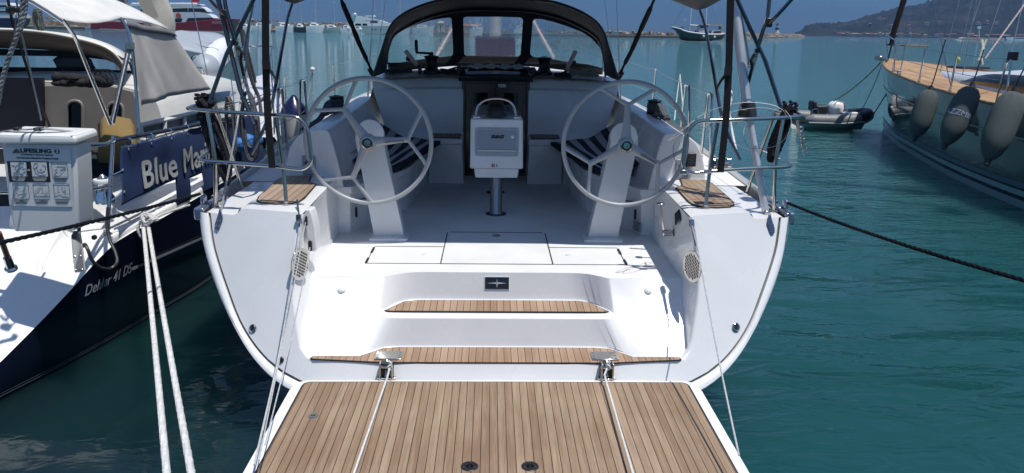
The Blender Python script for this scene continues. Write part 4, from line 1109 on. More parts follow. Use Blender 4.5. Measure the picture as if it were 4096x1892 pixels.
mb.loft([[V((a,12.0+b,z)) for a,b in ell] for z in (1.95,17.5)], cap=True); mb.build('mast', mat('mast_alu',(0.50,0.51,0.52),0.35,metal=0.5,var=0.1,vscale=4,stretch=(8,8,0.3)), YT)
for s in (1,-1):
    mb = MB(); rope(mb, [V((s*0.13,11.85,4.0)), V((s*0.55,11.2,2.62)), V((s*0.80,10.6,2.15))], 0.016, strands=3, n=5, step=0.03); mb.build('mast_rope', mat('pink_flecked_rope',(0.55,0.45,0.44),0.8,var=0.3,vscale=40), YT)
mb = MB(); mb.prism([V((a,10.9,b+2.27)) for a,b in rrect(0.56,0.30,0.03)],(0,0.02,0)); mb.build('halyard_bag', mat('bag_navy',(0.06,0.055,0.09),0.8,bump=0.3), YT, smooth=False)

# ================================================================== bimini with its frame
BM = bpy.data.objects.new('bimini', None); COL.objects.link(BM); BM.location = (0,5.5,2.9); parent_to(BM, YT)
tipR = U(2801,44,6.8)
rings = []
for j in range(13):
    t = j/12; y = 5.22 + 3.35*t; ring = []
    for k in range(33):
        u = -1+2*k/32
        crown = 3.06 - 0.04*math.cos(math.pi*2*t)*0 - 0.10*max(0,(abs(t-0.5)-0.3))
        zs = tipR.z if True else 0
        side = zs + 0.20*min(1,abs(t-(6.8-5.22)/3.35)/0.5)**1.0
        z = crown - (crown-side)*(abs(u)**2.6)
        ring.append(V((u*tipR.x*1.0, y, z)))
    rings.append(ring)
mb = MB(); mb.loft(rings, closed=False); mb.build('canopy', canvas_mat('bimini_canvas',(0.14,0.135,0.14),0.9,transl=0.05), BM, ang=60, solid=0.008)
TUBE = mat('dark_tube_frame',(0.16,0.17,0.19),0.2,metal=0.95)
def bframe(s):
    m = (lambda p: p) if s == 1 else MX
    K = lambda px, py, y: m(U(px,py,y))
    def T(name, pts, r, mt, par=BM, n=8):
        mb = MB(); mb.tube(pts, r, n=n); return mb.build(name, mt, par)
    T('frame_tube', cat([K(2801,44,6.8),K(2820,105,6.4),K(2850,260,5.7),K(2892,480,5.35),K(2960,640,5.25)],6), 0.0125, TUBE)
    st = [K(2926,-60,4.75),K(2921,0,4.75),K(2914,252,4.78),K(2902,480,4.80),K(2880,688,4.82)]
    mb = MB(); w_ = 0.021
    mb.loft([[p+V((-w_,0,0)),p+V((w_,0,0)),p+V((w_,-0.012,0)),p+V((-w_,-0.012,0))] for p in cat(st,5)], cap=True); mb.build('strap', BLACKW, BM, smooth=False)
    mb = MB(); a = K(2911,300,4.77); b = K(2868,350,4.9); mb.loft([[p+V((0,0,-.014)),p+V((0,0,.014)),p+V((0,-.008,.014)),p+V((0,-.008,-.014))] for p in cat([a,a.lerp(b,0.5)+V((0,0,0.02)),b],4)],cap=True); mb.box(K(2913,285,4.77),(0.045,0.02,0.05)); mb.build('strap_end', BLACKW, BM, smooth=False)
    T('frame_tube', [K(2935,-40,5.15),K(2950,0,5.15),K(2999,110,5.15),K(3062,245,5.15),K(3126,440,5.12)], 0.014, TUBE)
    T('frame_tube', cat([K(3169,-5,5.0),K(3110,60,5.05),K(3072,97,5.1)],4), 0.012, TUBE)
    T('frame_tube', cat([K(3084,-40,5.1),K(3078,0,5.1),K(3068,70,5.1),K(3030,190,5.12)],4), 0.013, TUBE)
    mb = MB()
    a = K(3066,80,5.12); b = K(2944,500,5.3)
    mb.prism([a+V((-0.012,0,0)),a+V((0.012,0,0)),b+V((0.012,0,0)),b+V((-0.012,0,0))],(0,0.006,0)); pb = mb.build('perforated_bar', ALU, BM, smooth=False)
    mb = MB()
    for k in range(1,15):
        p = a.lerp(b,k/15); mb.lathe([(0.0045,0),(0.0045,0.002)], p+V((0,-0.001,0)), 'Y', 8)
    mb.build('bar_holes', BLACKP, pb)
    T('frame_tube', [K(2963,50,5.3),K(2980,140,5.3),K(2999,255,5.3)], 0.0085, STEEL)
    mb = MB(); mb.ball(K(2999,258,5.3),0.016); mb.box(K(2999,252,5.3),(0.02,0.02,0.06)); mb.build('tube_joint', STEEL, BM)
    mb = MB(); mb.box(K(3030,203,5.13),(0.035,0.035,0.028)); mb.box(K(3075,90,5.1),(0.045,0.03,0.06)); mb.build('clamp', BLACKP, BM, bevel=0.008)
    T('strap', [K(3018,215,5.12),K(3004,240,5.12),K(3008,268,5.14),K(2994,330,5.2)], 0.010, BLACKW)
    # forward strap from the canopy to the hood base
    pts = cat([K(2625,-20,6.9),K(2592,55,7.1),K(2560,125,7.3),K(2525,205,7.45),K(2492,270,7.7),K(2480,310,7.75)],5)
    rd = random.Random(5)
    mb = MB(); mb.tube(pts, [0.019+0.006*rd.random() if 0.15 < i/len(pts) < 0.7 else 0.012 for i in range(len(pts))], n=7); mb.build('strap', BLACKW, BM)
    mb = MB(); mb.tube(cat([K(2492,288,7.7),K(2478,305,7.72),K(2477,318,7.74),K(2486,305,7.72),K(2495,290,7.7)],4),0.008); mb.build('strap_hook', BLACKP, BM)
both(bframe)
# stern light under the right hand rail
mb = MB(); mb.tube([U(2850,652,4.95),U(2920,650,4.95)],0.040,n=18); sl_ = mb.build('stern_light', STEEL, YT)
mb = MB(); mb.tube([U(2862,652,4.93),U(2908,651,4.93)],0.036,n=18); mb.build('lens', mat('lens_glass',(0.45,0.46,0.46),0.08), sl_)
mb = MB(); mb.lathe([(0.045,0),(0.05,0.01),(0.03,0.03),(0.015,0.035)], UZ(2775,668,1.385), n=18); mb.build('deck_cap', BLACKP, YT)
# telescopic strut (starboard only in the photo) with black clamp
mb = MB(); a = U(2930,-60,5.35); b = U(2985,399,5.16); c = U(3062,846,4.93)
mb.tube([a,b], 0.031, n=16); mb.tube([b,c],0.0235,n=16); 
bs = mb.build('backstay_strut', ALU, YT)
mb = MB(); mb.tube([U(2991,410,5.14),U(2996,438,5.13),U(3004,478,5.1)],[0.044,0.048,0.040],n=14); mb.box(U(2972,452,5.1),(0.05,0.05,0.05)); mb.build('strut_clamp', BLACKP, bs, bevel=0.004)
mb = MB(); mb.box(U(3066,862,4.91),(0.035,0.035,0.07)); mb.tube([U(3058,868,4.9),U(3080,866,4.9)],0.010); mb.build('strut_toggle', STEEL, bs, bevel=0.006)
# port side: thin flecked backstay line down to its plate
mb = MB(); rope(mb, [U(1015,-20,5.9),U(1000,60,5.85),U(985,250,5.5),U(948,500,5.1),U(885,840,4.90)], 0.008, strands=3, n=5, step=0.02); mb.build('backstay_line', ROPEW if False else mat('grey_line',(0.35,0.36,0.37),0.7), YT)
mb = MB(); a = U(868,-20,5.3); b = U(960,357,5.3); c = U(1018,500,5.2); mb.tube([a,b,c],0.017,n=8); mb.build('frame_tube', TUBE, BM)
# ================================================================== neighbour on the left: dark blue hull, white reverse transom
def AX(px, py, x):                    # the point of that sight line in the plane at x
    d = ray(px, py); return CAM + d*((x-CAM.x)/d.x)
NB = thing('sailing_yacht', 'dark blue hulled sailing yacht with white sloping transom and white canopy, moored on the left', 'sailing yacht', (-4.85,4.6,0))
NAVY = mat('navy_hull', (0.0065,0.010,0.026), 0.10, coat=0.5, var=0.05)
CREAM = mat('cream_gelcoat', (0.70,0.68,0.62), 0.35, coat=0.2, var=0.04)
XC = -4.85
def mirN(p): return V((2*XC-p[0], p[1], p[2]))
Gp = [(-3.62,4.02,0.02),(-3.48,4.40,0.12),(-3.35,4.81,0.287),(-3.14,5.28,0.58),(-2.95,5.74,0.871),(-2.87,6.4,0.90),(-2.84,7.14,0.92),(-2.80,8.4,0.97),(-2.86,9.9,1.04),(-3.12,11.6,1.13),(-3.62,13.4,1.24),(-4.25,15.2,1.36),(-4.83,16.9,1.50)]
Wp = [(-3.70,3.98,-0.02),(-3.52,4.36,-0.02),(-3.405,4.825,-0.02),(-3.27,5.3,-0.02),(-3.15,5.85,-0.02),(-3.03,6.5,-0.02),(-2.90,7.3,-0.02),(-2.88,8.5,-0.02),(-2.98,9.9,-0.02),(-3.30,11.6,-0.02),(-3.85,13.3,-0.02),(-4.45,14.9,-0.02),(-4.84,16.3,-0.02)]
G_ = resample(cat(Gp,4), 60); W_ = resample(cat(Wp,4), 60)
mb = MB()
for f in (lambda p: p, mirN):
    g = [f(p) for p in G_]; w_ = [f(p) for p in W_]
    m1 = [a.lerp(b,0.4)+V(((f(V((XC+0.03,0,0))).x-XC)*1.0,0,0)) for a,b in zip(g,w_)]
    lo_ = [V((XC+(p.x-XC)*0.9, p.y, -0.5)) for p in w_]
    mb.loft([lo_, w_, m1, g], closed=False)
mb.build('hull', NAVY, NB, ang=50)
mb = MB()                                    # boot stripe, thin light lines near the water
for f in (lambda p: p, mirN):
    for z0, z1 in ((0.035,0.043),(0.055,0.060)):
        a = []; b = []
        for g, w_ in zip(G_, W_):
            for t_, L_ in ((z0,a),(z1,b)):
                k = (t_+0.02)/(max(g.z,0.1)+0.02); q = f(w_.lerp(g, min(k,1))); q.x += 0.004*(1 if f(V((0,0,0))).x == 0 else -1)+0.03*4*k*(1-k)*0*1; L_.append(q+V((0.012 if f(V((0,0,0))).x == 0 else -0.012,0,0)))
        mb.loft([a,b], closed=False)
mb.build('boot_stripe', mat('stripe_grey',(0.16,0.18,0.20),0.4), NB)
# side stripe and lettering on the hull
LETT = mat('letter_silver', (0.42,0.45,0.50), 0.35)
def hullside(y, z):
    best = min(range(60), key=lambda i: abs(G_[i].y-y)); g = G_[best]; w_ = min(W_, key=lambda p: abs(p.y-y))
    k = (z+0.02)/(g.z+0.02); return V((w_.x+(g.x-w_.x)*k + 0.03*4*k*(1-k)*0.6+0.02, y, z))
pa, pb = AX(320,1172,-3.10), AX(520,1070,-2.97)
d_ = (pb-pa).normalized()
tD = text('Dehler 41 DS', 0.118, LETT, NB, (pa+pb)/2+V((0.055,0,0)), frame(d_, V((0,0,1))), shear=0.35, offs=0.0015, xs=1.12*(pb-pa).length/0.78, name='lettering')
bm = bmesh.new(); bm.from_mesh(tD.data); bmesh.ops.triangulate(bm, faces=bm.faces); bmesh.ops.subdivide_edges(bm, edges=[e for e in bm.edges if e.calc_length() > 0.04], cuts=2); bm.to_mesh(tD.data); bm.free()
def lerpc(C_, y):
    for p_, q_ in zip(C_, C_[1:]):
        if p_.y <= y <= q_.y: return p_.lerp(q_, (y-p_.y)/max(1e-6,q_.y-p_.y))
    return C_[-1]
def hull_x(y, z):
    mids = [a_.lerp(b_,0.4)+V((0.03,0,0)) for a_,b_ in zip(G_,W_)]
    pg, pm, pw = lerpc(G_,y), lerpc(mids,y), lerpc(W_,y)
    if z > pm.z: k = (z-pm.z)/max(1e-4,pg.z-pm.z); return pm.x+(pg.x-pm.x)*k
    k = (z-pw.z)/max(1e-4,pm.z-pw.z); return pw.x+(pm.x-pw.x)*k
M_ = world_of(tD); Mi = M_.inverted()
for v in tD.data.vertices:
    q_ = M_ @ v.co; q_.x = hull_x(q_.y, q_.z)+0.006; v.co = Mi @ q_
mb = MB(); a = AX(522,1076,-2.95); b = AX(835,938,-2.82)
mb.prism([a+V((.012,0,-0.012)), a+V((.012,0,0.012)), b+V((.012,0,0.010)), b+V((.012,0,-0.010))],(0.003,0,0)); mb.build('side_stripe', mat('stripe_grey',(0.16,0.18,0.20),0.4), NB, smooth=False)
# rubbing strake
mb = MB(); mb.tube([p+V((0.012,0,-0.045)) for p in G_[24:]], 0.014, n=8); mb.build('rubbing_strake', mat('strake',(0.05,0.055,0.065),0.35), NB)
# transom: smooth white face sloping down towards the quay
mb = MB(); rings = []
tr_ = G_[:22]
for i, g in enumerate(tr_):
    r_ = []
    for k in range(17):
        u = -1+2*k/16; x = XC + (g.x-XC)*u; r_.append(V((x, g.y - 0.30*(1-u*u), g.z + (0.10*(1-u*u) if g.z>0.2 else 0.03))))
    rings.append(r_)
mb.loft(rings, closed=False); mb.build('transom', GEL, NB, ang=60)
# aft deck, coaming with step, quarter bulwark
topg = tr_[-1]
def nring(y, prof): return [V((x,y,z)) for x,z in prof]
mb = MB(); rings = []
for y in (5.72,6.3,7.2,8.0,8.6):
    e = min(G_, key=lambda p: abs(p.y-y)); dx = e.x
    rings.append([V((dx-0.005,y,e.z)),V((dx-0.012,y,e.z+0.055)),V((dx-0.07,y,e.z+0.06)),V((dx-0.10,y,e.z+0.01)),V((-3.22,y,e.z+0.02)),V((-3.30,y,e.z+0.06)),V((-3.36,y,1.07)),V((-3.44,y,1.09)),V((-3.66,y,1.09)),V((-3.72,y,1.03)),V((-3.76,y,0.55))])
mb.loft([cat(r,3) for r in rings], closed=False); 
r0 = cat(rings[0],3); mb.add(r0+[V((-3.76,5.72,0.4)),V((-3.25,5.72,0.5))],[tuple(range(len(r0)+2))])
mb.build('side_deck', GEL, NB, ang=45)
# sloping quarter blocks from transom up to coaming
mb = MB(); rings = []
for y, dz in ((5.30,0.66),(5.42,0.80),(5.6,0.92),(5.74,1.00),(5.85,1.06),(6.0,1.09)):
    e = min(G_, key=lambda p: abs(p.y-y)); zt_ = dz
    rings.append([V((-3.26,y,min(zt_,e.z)-0.06)),V((-3.34,y,zt_)),V((-3.50,y,zt_+0.01)),V((-4.85,y,zt_-0.02)),V((-6.3,y,zt_)),V((-6.45,y,zt_-0.1))])
mb.loft(rings, closed=False); mb.build('lazarette', GEL, NB, ang=45, bevel=0.01)
mb = MB(); mb.prism([V((-3.7,6.0,0.5)),V((-3.7,8.4,0.5)),V((-6.1,8.4,0.5)),V((-6.1,6.0,0.5))],(0,0,0.02)); mb.build('cockpit_floor', mat('shade_dark_teak',(0.05,0.038,0.03),0.7), NB, smooth=False)  # floor colour made dark to stand for the shade under the canopy
mb = MB(); mb.box((-4.05,7.2,0.80),(0.62,2.3,0.56)); mb.build('cockpit_seat', mat('shade_dark_fabric',(0.012,0.014,0.024),0.9,bump=0.3), NB, bevel=0.04, seg=3)  # seat colour chosen dark, canopy shade put into the fabric
mb = MB(); mb.box((-5.75,7.2,0.80),(0.62,2.3,0.56)); mb.build('cockpit_seat', mat('shade_dark_fabric',(0.012,0.014,0.024),0.9), NB, bevel=0.04, seg=3)
# cabin bulkhead with oval windows
def u8(px,py,y=8.1): return U(px,py,y)
bk = [u8(165,345),u8(300,340),u8(460,350),u8(530,368),u8(548,420),u8(556,700),u8(170,720)]
def ovl(x0,y0,x1,y1,y=8.1):
    cx,cy=(x0+x1)/2,(y0+y1)/2; return [u8(cx+a,cy+b,y) for a,b in rrect(x1-x0,y1-y0,(x1-x0)*0.42)]
h1 = ovl(268,403,330,620); h2 = ovl(430,410,492,560)
BEI = mat('beige_panel', (0.27,0.235,0.20), 0.5, var=0.05)
mb = MB(); mb.prism(bk, (0,0.05,0), holes=[h1,h2]); cb_ = mb.build('cabin_bulkhead', BEI, NB, smooth=False)
for h in (h1,h2):
    mb = MB(); mb.prism([p+V((0,0.03,0)) for p in h],(0,0.01,0)); mb.build('window', DGLASS, cb_, smooth=False)
    mb = MB(); mb.tube(h, 0.014, n=6, closed=True); mb.build('window_frame', BEI, cb_)
mb = MB(); mb.prism([u8(-900,300,8.05),u8(168,312,8.05),u8(175,720,8.05),u8(-900,760,8.05)],(0,0.05,0)); mb.build('doorway_shade_sheet', mat('interior_shade_black',(0.012,0.012,0.018),0.6), NB, smooth=False)  # black sheet painted for the darkness of the companionway
mb = MB(); mb.prism([u8(165,600,7.95),u8(540,600,7.95),u8(545,720,7.95),u8(165,740,7.95)],(0,-0.6,0)); mb.build('cabin_step', mat('shade_dark_fabric',(0.012,0.014,0.024),0.9), NB, smooth=False, bevel=0.02)
# cabin top and deck forward
mb = MB(); rings = []
for y, w_, z in ((8.15,1.30,1.86),(9.0,1.38,1.92),(10.5,1.25,1.86),(12,0.95,1.72),(13.2,0.6,1.50)):
    rings.append(cat([V((XC+u*w_,y,zz)) for u,zz in ((-1.08,1.0),(-1,z-0.18),(-0.85,z-0.02),(-0.4,z+0.05),(0.4,z+0.05),(0.85,z-0.02),(1,z-0.18),(1.08,1.0))],3))
mb.loft(rings, closed=False); mb.add(rings[0],[tuple(range(len(rings[0])))]); mb.build('cabin', CREAM, NB, ang=50)
mb = MB(); rings = []
for p in G_[28:]:
    rings.append([V((p.x,p.y,p.z)),V((p.x-0.03,p.y,p.z+0.05)),V((p.x-0.06,p.y,p.z+0.04)),V((XC,p.y,p.z+0.08)),mirN(V((p.x-0.06,p.y,p.z+0.04))),mirN(p)])
mb.loft(rings, closed=False); mb.build('deck', GEL, NB, ang=50)
# hard top / windscreen hood
TAU = canvas_mat('taupe_canvas', (0.13,0.105,0.085), 0.85)
aft_ = [(-1500,150),(-700,110),(-300,112),(0,118),(100,122),(200,133),(300,153),(380,174),(440,200),(480,240),(500,275)]
aft2 = [(-1500,185),(-700,142),(-300,140),(0,145),(100,150),(200,160),(300,180),(380,197),(425,215),(462,246),(485,280)]
fw = [(-1100,140),(-500,118),(-200,120),(0,124),(100,129),(235,141),(330,150),(430,176),(500,214),(530,250),(545,300)]
a = cat([U(x,y,8.15) for x,y in aft_],3); a2 = cat([U(x,y,8.2) for x,y in aft2],3); f = cat([U(x,y,9.6) for x,y in fw],3)
mb = MB(); mb.loft([a2,a],closed=False); mb.build('hood_rim', TAU, NB, ang=60, solid=0.02)
mb = MB(); mb.loft([a,[p.lerp(q,0.5)+V((0,0,0.02)) for p,q in zip(a,f)],f],closed=False); mb.build('hood_top', CREAM, NB, ang=60, solid=0.015)
inn = [(-1500,200),(-700,190),(0,192),(150,197),(300,205),(420,222),(485,250)]
mb = MB(); mb.loft([cat([p+V((0,0,0)) for p in a2],1), resample(cat([U(x,y,9.3) for x,y in inn],4),len(cat(a2,1)))],closed=False); mb.build('hood_lining', mat('taupe_lining',(0.16,0.135,0.115),0.8), NB, ang=60)
mb = MB(); mb.prism([U(-1500,205,9.3),U(0,195,9.3),U(300,205,9.3),U(520,235,9.3),U(530,250,9.3),U(300,226,9.3),U(0,222,9.3),U(-1500,235,9.3)],(0,0.05,0)); mb.build('window_head', BLACKP, NB, smooth=False)
mb = MB(); mb.prism([U(-1500,262,9.1),U(0,268,9.1),U(300,272,9.1),U(540,285,9.1),U(545,345,8.6),U(300,345,8.6),U(0,320,8.6),U(-1500,345,8.6)],(0,0.05,0)); mb.build('window_sill', mat('dark_sill',(0.025,0.025,0.03),0.6), NB, smooth=False)
mb = MB(); mb.tube([U(425,205,8.2),U(475,228,8.2),U(520,252,8.25),U(535,300,8.3)],0.014); mb.build('hood_tube', BLACKP, NB)
fr_ = [U(232,228,8.9),U(345,230,8.9),U(362,240,8.9),U(380,272,8.9),U(228,270,8.9),U(215,240,8.9)]
mb = MB(); mb.prism(fr_,(0,0.01,0)); hw = mb.build('tinted_window', mat('tinted',(0.03,0.025,0.045),0.15), NB, smooth=False)
mb = MB(); mb.tube(fr_,0.012,closed=True,n=6); mb.build('window_frame', BLACKP, hw)
# canopy: arches and cloth
WCAN = canvas_mat('white_canvas', (0.72,0.71,0.67), 0.85, transl=0.12)
def arch_y(y, xe, ze):
    pts = []
    for k in range(22):
        s_ = 3.9*(k/21)**1.6; h = 0.50*(1-math.exp(-s_/0.65)) ; pts.append(V((xe-s_, y, ze+min(h,0.5)*(1 if s_<2 else max(0.0,1-((s_-2)/1.9)**3)))))
    return pts
eA = U(252,80,5.42); eB = U(482,72,6.26); eC = U(560,92,6.7); eD = U(682,121,7.15)
rings = []
for p, q, n_ in ((eA,eB,5),(eB,eD,5)):
    for i in range(n_+(1 if q is eD else 0)):
        t = i/n_; e = p.lerp(q,t); dip = -0.03*4*t*(1-t) if q is eB else 0.02*4*t*(1-t)
        ar = arch_y(e.y, e.x, e.z+dip); rings.append([r+V((0,0,-0.012*4*t*(1-t)*math.sin(j*0.3))) for j, r in enumerate(ar)])
mb = MB(); mb.loft(rings, closed=False); mb.build('canopy', WCAN, NB, ang=70, solid=0.006)
mb = MB(); ru = MB()
for ri in (0,5,10):
    mb.tube([p+V((0,0,-0.015)) for p in rings[ri]],0.011,n=7)
foot = U(441,497,5.80)
mb.tube(cat([eA, U(300,150,5.5), U(345,260,5.6), foot],6),0.013,n=9)
mb.tube(cat([eB, U(515,130,6.25), U(535,250,6.2), U(556,510,6.1)],6),0.013,n=9)
mb.tube(cat([eD, U(697,150,7.2), U(708,190,7.2)],5),0.012,n=9)
mb.build('canopy_frame', STEEL, NB)
mb = MB(); mb.tube([U(448,494,5.82),U(514,200,6.22)],0.019,n=10); mb.tube([U(509,205,6.2),U(516,178,6.24)],0.023,n=10); mb.box(U(520,183,6.2),(0.05,0.05,0.05)); mb.build('frame_strut', STEEL, NB)
# hanging side screen
def screen_pt(u, v):
    tl, tr2, bl, br = U(487,80,6.27), U(682,124,7.13), U(556,424,6.28), U(838,357,7.72)
    p = (tl*(1-u)+tr2*u)*(1-v)+(bl*(1-u)+br*u)*v
    p = p+V(((0.022*math.sin(u*19+v*3)+0.014*math.sin(u*31-v*4+1))*v*(0.5+0.5*math.sin(u*5+1))+0.025*math.sin(u*8+1), 0, 0.03*math.sin(math.pi*u)*v*0.4-0.05*math.sin(math.pi*v)*(0)))
    return p
mb = MB(); mb.loft([[screen_pt(i/40, j/14) for i in range(41)] for j in range(15)], closed=False)
mb.build('side_screen', canvas_mat('grey_screen',(0.60,0.575,0.54),0.9,transl=0.30), NB, ang=70, solid=0.003)
mb = MB(); mb.loft([[screen_pt(i/40, j*0.09)+V((0.015,0,0)) for i in range(41)] for j in (0,1)], closed=False); mb.build('screen_band', canvas_mat('screen_dark',(0.16,0.16,0.165),0.9), NB, ang=70, solid=0.003)
# stern rail
rl = MB(); 
def NT(name, pts, r, m=STEEL, n=9, par=NB): 
    mb = MB(); mb.tube(pts, r, n=n); return mb.build(name, m, par)
PB = U(430,938,5.55)
NT('rail_post', [PB, U(443,700,5.7), U(452,545,5.80)], 0.015)
for k in range(1): mb = MB(); mb.lathe([(0.035,0),(0.035,0.006),(0.018,0.02)], PB, n=16); mb.build('rail_foot', STEEL, NB)
NT('rail_tube', fillet([U(-300,555,5.0),U(40,590,5.02),U(320,580,5.1),U(420,578,5.55),U(458,560,5.82)],0.12,5), 0.015)
NT('rail_tube', fillet([U(-300,760,5.0),U(40,770,5.02),U(300,760,5.15),U(400,752,5.5),U(446,735,5.68)],0.12,5), 0.013)
bt, bt2 = U(460,562,5.83), U(955,466,8.4)
NT('rail_tube', [bt, bt.lerp(bt2,0.5), bt2, V((-2.9,10.0,1.66))], 0.019, mat('rail_dark',(0.02,0.025,0.04),0.4))
for y in (7.1,8.7,10.3,12.0,13.6):
    e = min(G_, key=lambda p: abs(p.y-y)); NT('stanchion', [V((e.x-0.06,y,e.z)), V((e.x-0.04,y,e.z+0.62))], 0.012, n=8)
st_ = [V((min(G_, key=lambda p: abs(p.y-y)).x-0.04, y, min(G_, key=lambda p: abs(p.y-y)).z+0.62)) for y in (8.7,10.3,12.0,13.6,16.2)]
mb = MB()
for dz in (0,-0.3):
    for a,b in zip(st_,st_[1:]): mb.tube([a+V((0,0,dz)),b+V((0,0,dz))],0.004,n=5)
mb.build('lifeline', mat('wire_steel',(0.2,0.24,0.28),0.35,metal=0.7), NB)
mb = MB()
for a, b in ((U(945,480,9.2),U(910,200,9.6)),(U(985,420,9.4),U(935,190,9.4)),(U(1015,470,10),U(1040,0,11.5)),(U(830,300,10),U(765,0,10.5)),(U(960,520,9.2),U(1012,0,10))): mb.tube([a,b],0.006,n=5)
mb.build('shroud', mat('wire_steel',(0.2,0.24,0.28),0.35,metal=0.7), NB)
mb = MB(); rope(mb, cat([U(960,90,9.0),U(985,230,9.0),U(1010,330,9.0),U(1035,390,9.0),U(1045,455,8.8)],6), 0.022, strands=4, n=5, pitch=0.16); rope(mb, cat([U(972,120,9.05),U(1000,240,9.05),U(1022,330,9.05)],6), 0.018, strands=3, n=5, pitch=0.14); mb.build('furling_rope', mat('dark_grey_rope',(0.05,0.05,0.055),0.85), NB)
# bow rail, seen far forward
mb = MB(); e1 = U(955,330,14.6); 
mb.tube(fillet([V((-4.1,14.4,1.35)),V((-4.15,14.5,1.95)),V((-4.7,16.8,2.1)),V((-5.2,16.8,2.1)),V((-5.6,14.5,1.95)),V((-5.6,14.4,1.35))],0.15,4),0.014,n=7); mb.tube([V((-4.72,16.7,1.5)),V((-4.72,16.7,2.1))],0.013); mb.build('bow_rail', STEEL, NB)
# mast with rolled sail, boom cover
mb = MB(); mm = U(600,60,9.9); mb.loft([[V((mm.x+0.08*math.cos(2*math.pi*k/16), mm.y+0.11*math.sin(2*math.pi*k/16), z)) for k in range(16)] for z in (1.8,15.5)],cap=True); mb.build('mast', mat('mast_grey',(0.32,0.31,0.29),0.5,var=0.1,vscale=3), NB)
mb = MB(); rings = []; sc_ = U(645,60,9.6)
for i in range(30):
    z = 2.38+i*0.10; rr = 0.11+0.02*math.sin(i*0.9)
    rings.append([V((sc_.x+(rr*(1+0.18*math.sin(3*a+i*0.7)))*math.cos(a), sc_.y+0.3*0.5*math.sin(a), z+0.02*math.sin(2*a+i))) for a in [2*math.pi*k/18 for k in range(18)]])
mb.loft(rings, cap=True); mb.build('sail_cover', canvas_mat('sail_beige',(0.50,0.47,0.40),0.8), NB, ang=70)
mb = MB(); mb.loft([[U(545,-10,9.0)+V((a,0,b)) for a,b in ((0,0),(0.14,0),(0.14,.03),(0,.03))],[U(585,70,9.3)+V((a,0,b)) for a,b in ((0,0),(0.14,0),(0.14,.03),(0,.03))]],cap=True); mb.build('boom_strut', mat('mast_grey',(0.32,0.31,0.29),0.5), NB)
mb = MB(); mb.loft([[U(452,-12,7.8)+V((a,0,b)) for a,b in ((0,0),(0.09,0),(0.09,.03),(0,.03))],[U(492,48,7.9)+V((a,0,b)) for a,b in ((0,0),(0.09,0),(0.09,.03),(0,.03))]],cap=True); mb.build('radar_strut', mat('strut_grey',(0.30,0.30,0.30),0.4), NB)
mb = MB(); mb.prism([U(486,-10,7.9),U(502,-10,7.9),U(508,28,7.9),U(494,28,7.9)],(0,0.04,0)); mb.build('red_tag', mat('tag_red',(0.30,0.01,0.02),0.6), NB, smooth=False)
# winch on the coaming
wc = U(424,822,6.15); wc.z = 1.09
Wn = bpy.data.objects.new('winch', None); COL.objects.link(Wn); Wn.location = wc; parent_to(Wn, NB)
mb = MB(); mb.lathe([(0.075,0),(0.075,0.05),(0.060,0.075),(0.056,0.12),(0.064,0.15),(0.07,0.165)], wc, n=28); mb.build('drum', mat('chrome',(0.75,0.76,0.78),0.06,metal=1), Wn)
mb = MB(); mb.lathe([(0.072,0.165),(0.076,0.185),(0.07,0.2),(0.06,0.202)], wc, n=28); mb.build('self_tailer', WHITEP, Wn)
mb = MB(); mb.lathe([(0.045,0.202),(0.03,0.215),(0.015,0.235),(0.01,0.24)], wc, n=20); mb.build('cap', mat('chrome',(0.75,0.76,0.78),0.06,metal=1), Wn)
# rigging tackle hanging at the far left
mb = MB(); pts = [U(95,-20,4.6),U(88,60,4.6),U(72,130,4.6),U(38,225,4.6),U(12,310,4.6),U(-10,420,4.6)]
rope(mb, cat(pts,6), 0.014, strands=3, n=6, pitch=0.09); rope(mb, cat([U(108,-20,4.6),U(98,70,4.6),U(78,140,4.6)],6), 0.010, strands=3, n=5)
mb.build('backstay_tackle', mat('beige_flecked_rope',(0.30,0.28,0.26),0.85,var=0.6,vscale=35), NB)
NT('backstay_strap', [U(28,-20,4.7),U(48,80,4.7),U(130,340,4.9),U(205,520,5.2)], 0.009, BLACKW, n=6)
NT('backstay_line', [U(62,-20,4.65),U(85,130,4.7),U(118,270,4.8),U(165,480,5.0)], 0.006, mat('grey_line',(0.35,0.36,0.37),0.7), n=6)
NT('backstay_line', [U(70,-20,4.65),U(60,130,4.7),U(42,220,4.8)], 0.003, mat('grey_line',(0.35,0.36,0.37),0.7), n=5)
mb = MB(); mb.box(U(60,38,4.65),(0.05,0.05,0.035)); mb.ball(U(42,42,4.65),0.025); mb.build('rope_block', BLACKP, NB, bevel=0.01)
# bracket and ensign staff on the transom
mb = MB(); br_ = [U(283,945,4.95),U(292,932,4.95),U(318,932,4.95),U(325,975,4.95),U(340,1088,4.80),U(298,1092,4.80),U(290,1030,4.86)]
mb.prism(br_,(0.0,0.02,0.012)); bk_ = mb.build('davit_bracket', mat('bracket_grey',(0.10,0.105,0.11),0.45), NB, bevel=0.004)
for a,b in ((303,1080),(330,1079),(323,1024),(300,1026)):
    mb = MB(); mb.lathe([(0.008,0),(0.006,0.003),(0.002,0.002)], U(a,b,4.80)+V((0,-0.004,0)), 'Y', 10); mb.build('bolt', STEEL, bk_)
NT('rail_leg', [U(322,600,5.12),U(316,930,5.0)], 0.012, mat('rail_dark',(0.02,0.025,0.04),0.4))
sb = U(47,1078,4.35)
NT('ensign_staff', [U(-6,930,4.25), U(38,1050,4.34)], 0.016, mat('varnished_staff',(0.16,0.07,0.045),0.4,coat=0.3), n=10)
mb = MB(); dr = (U(-6,930,4.25)-U(38,1050,4.34)).normalized(); q = dr.to_track_quat('Z','Y').to_matrix(); mb.lathe([(0.035,-0.04),(0.035,-0.03),(0.024,-0.02),(0.022,0.05)], U(38,1056,4.34), rot=q, n=18); mb.build('staff_socket', STEEL, NB)
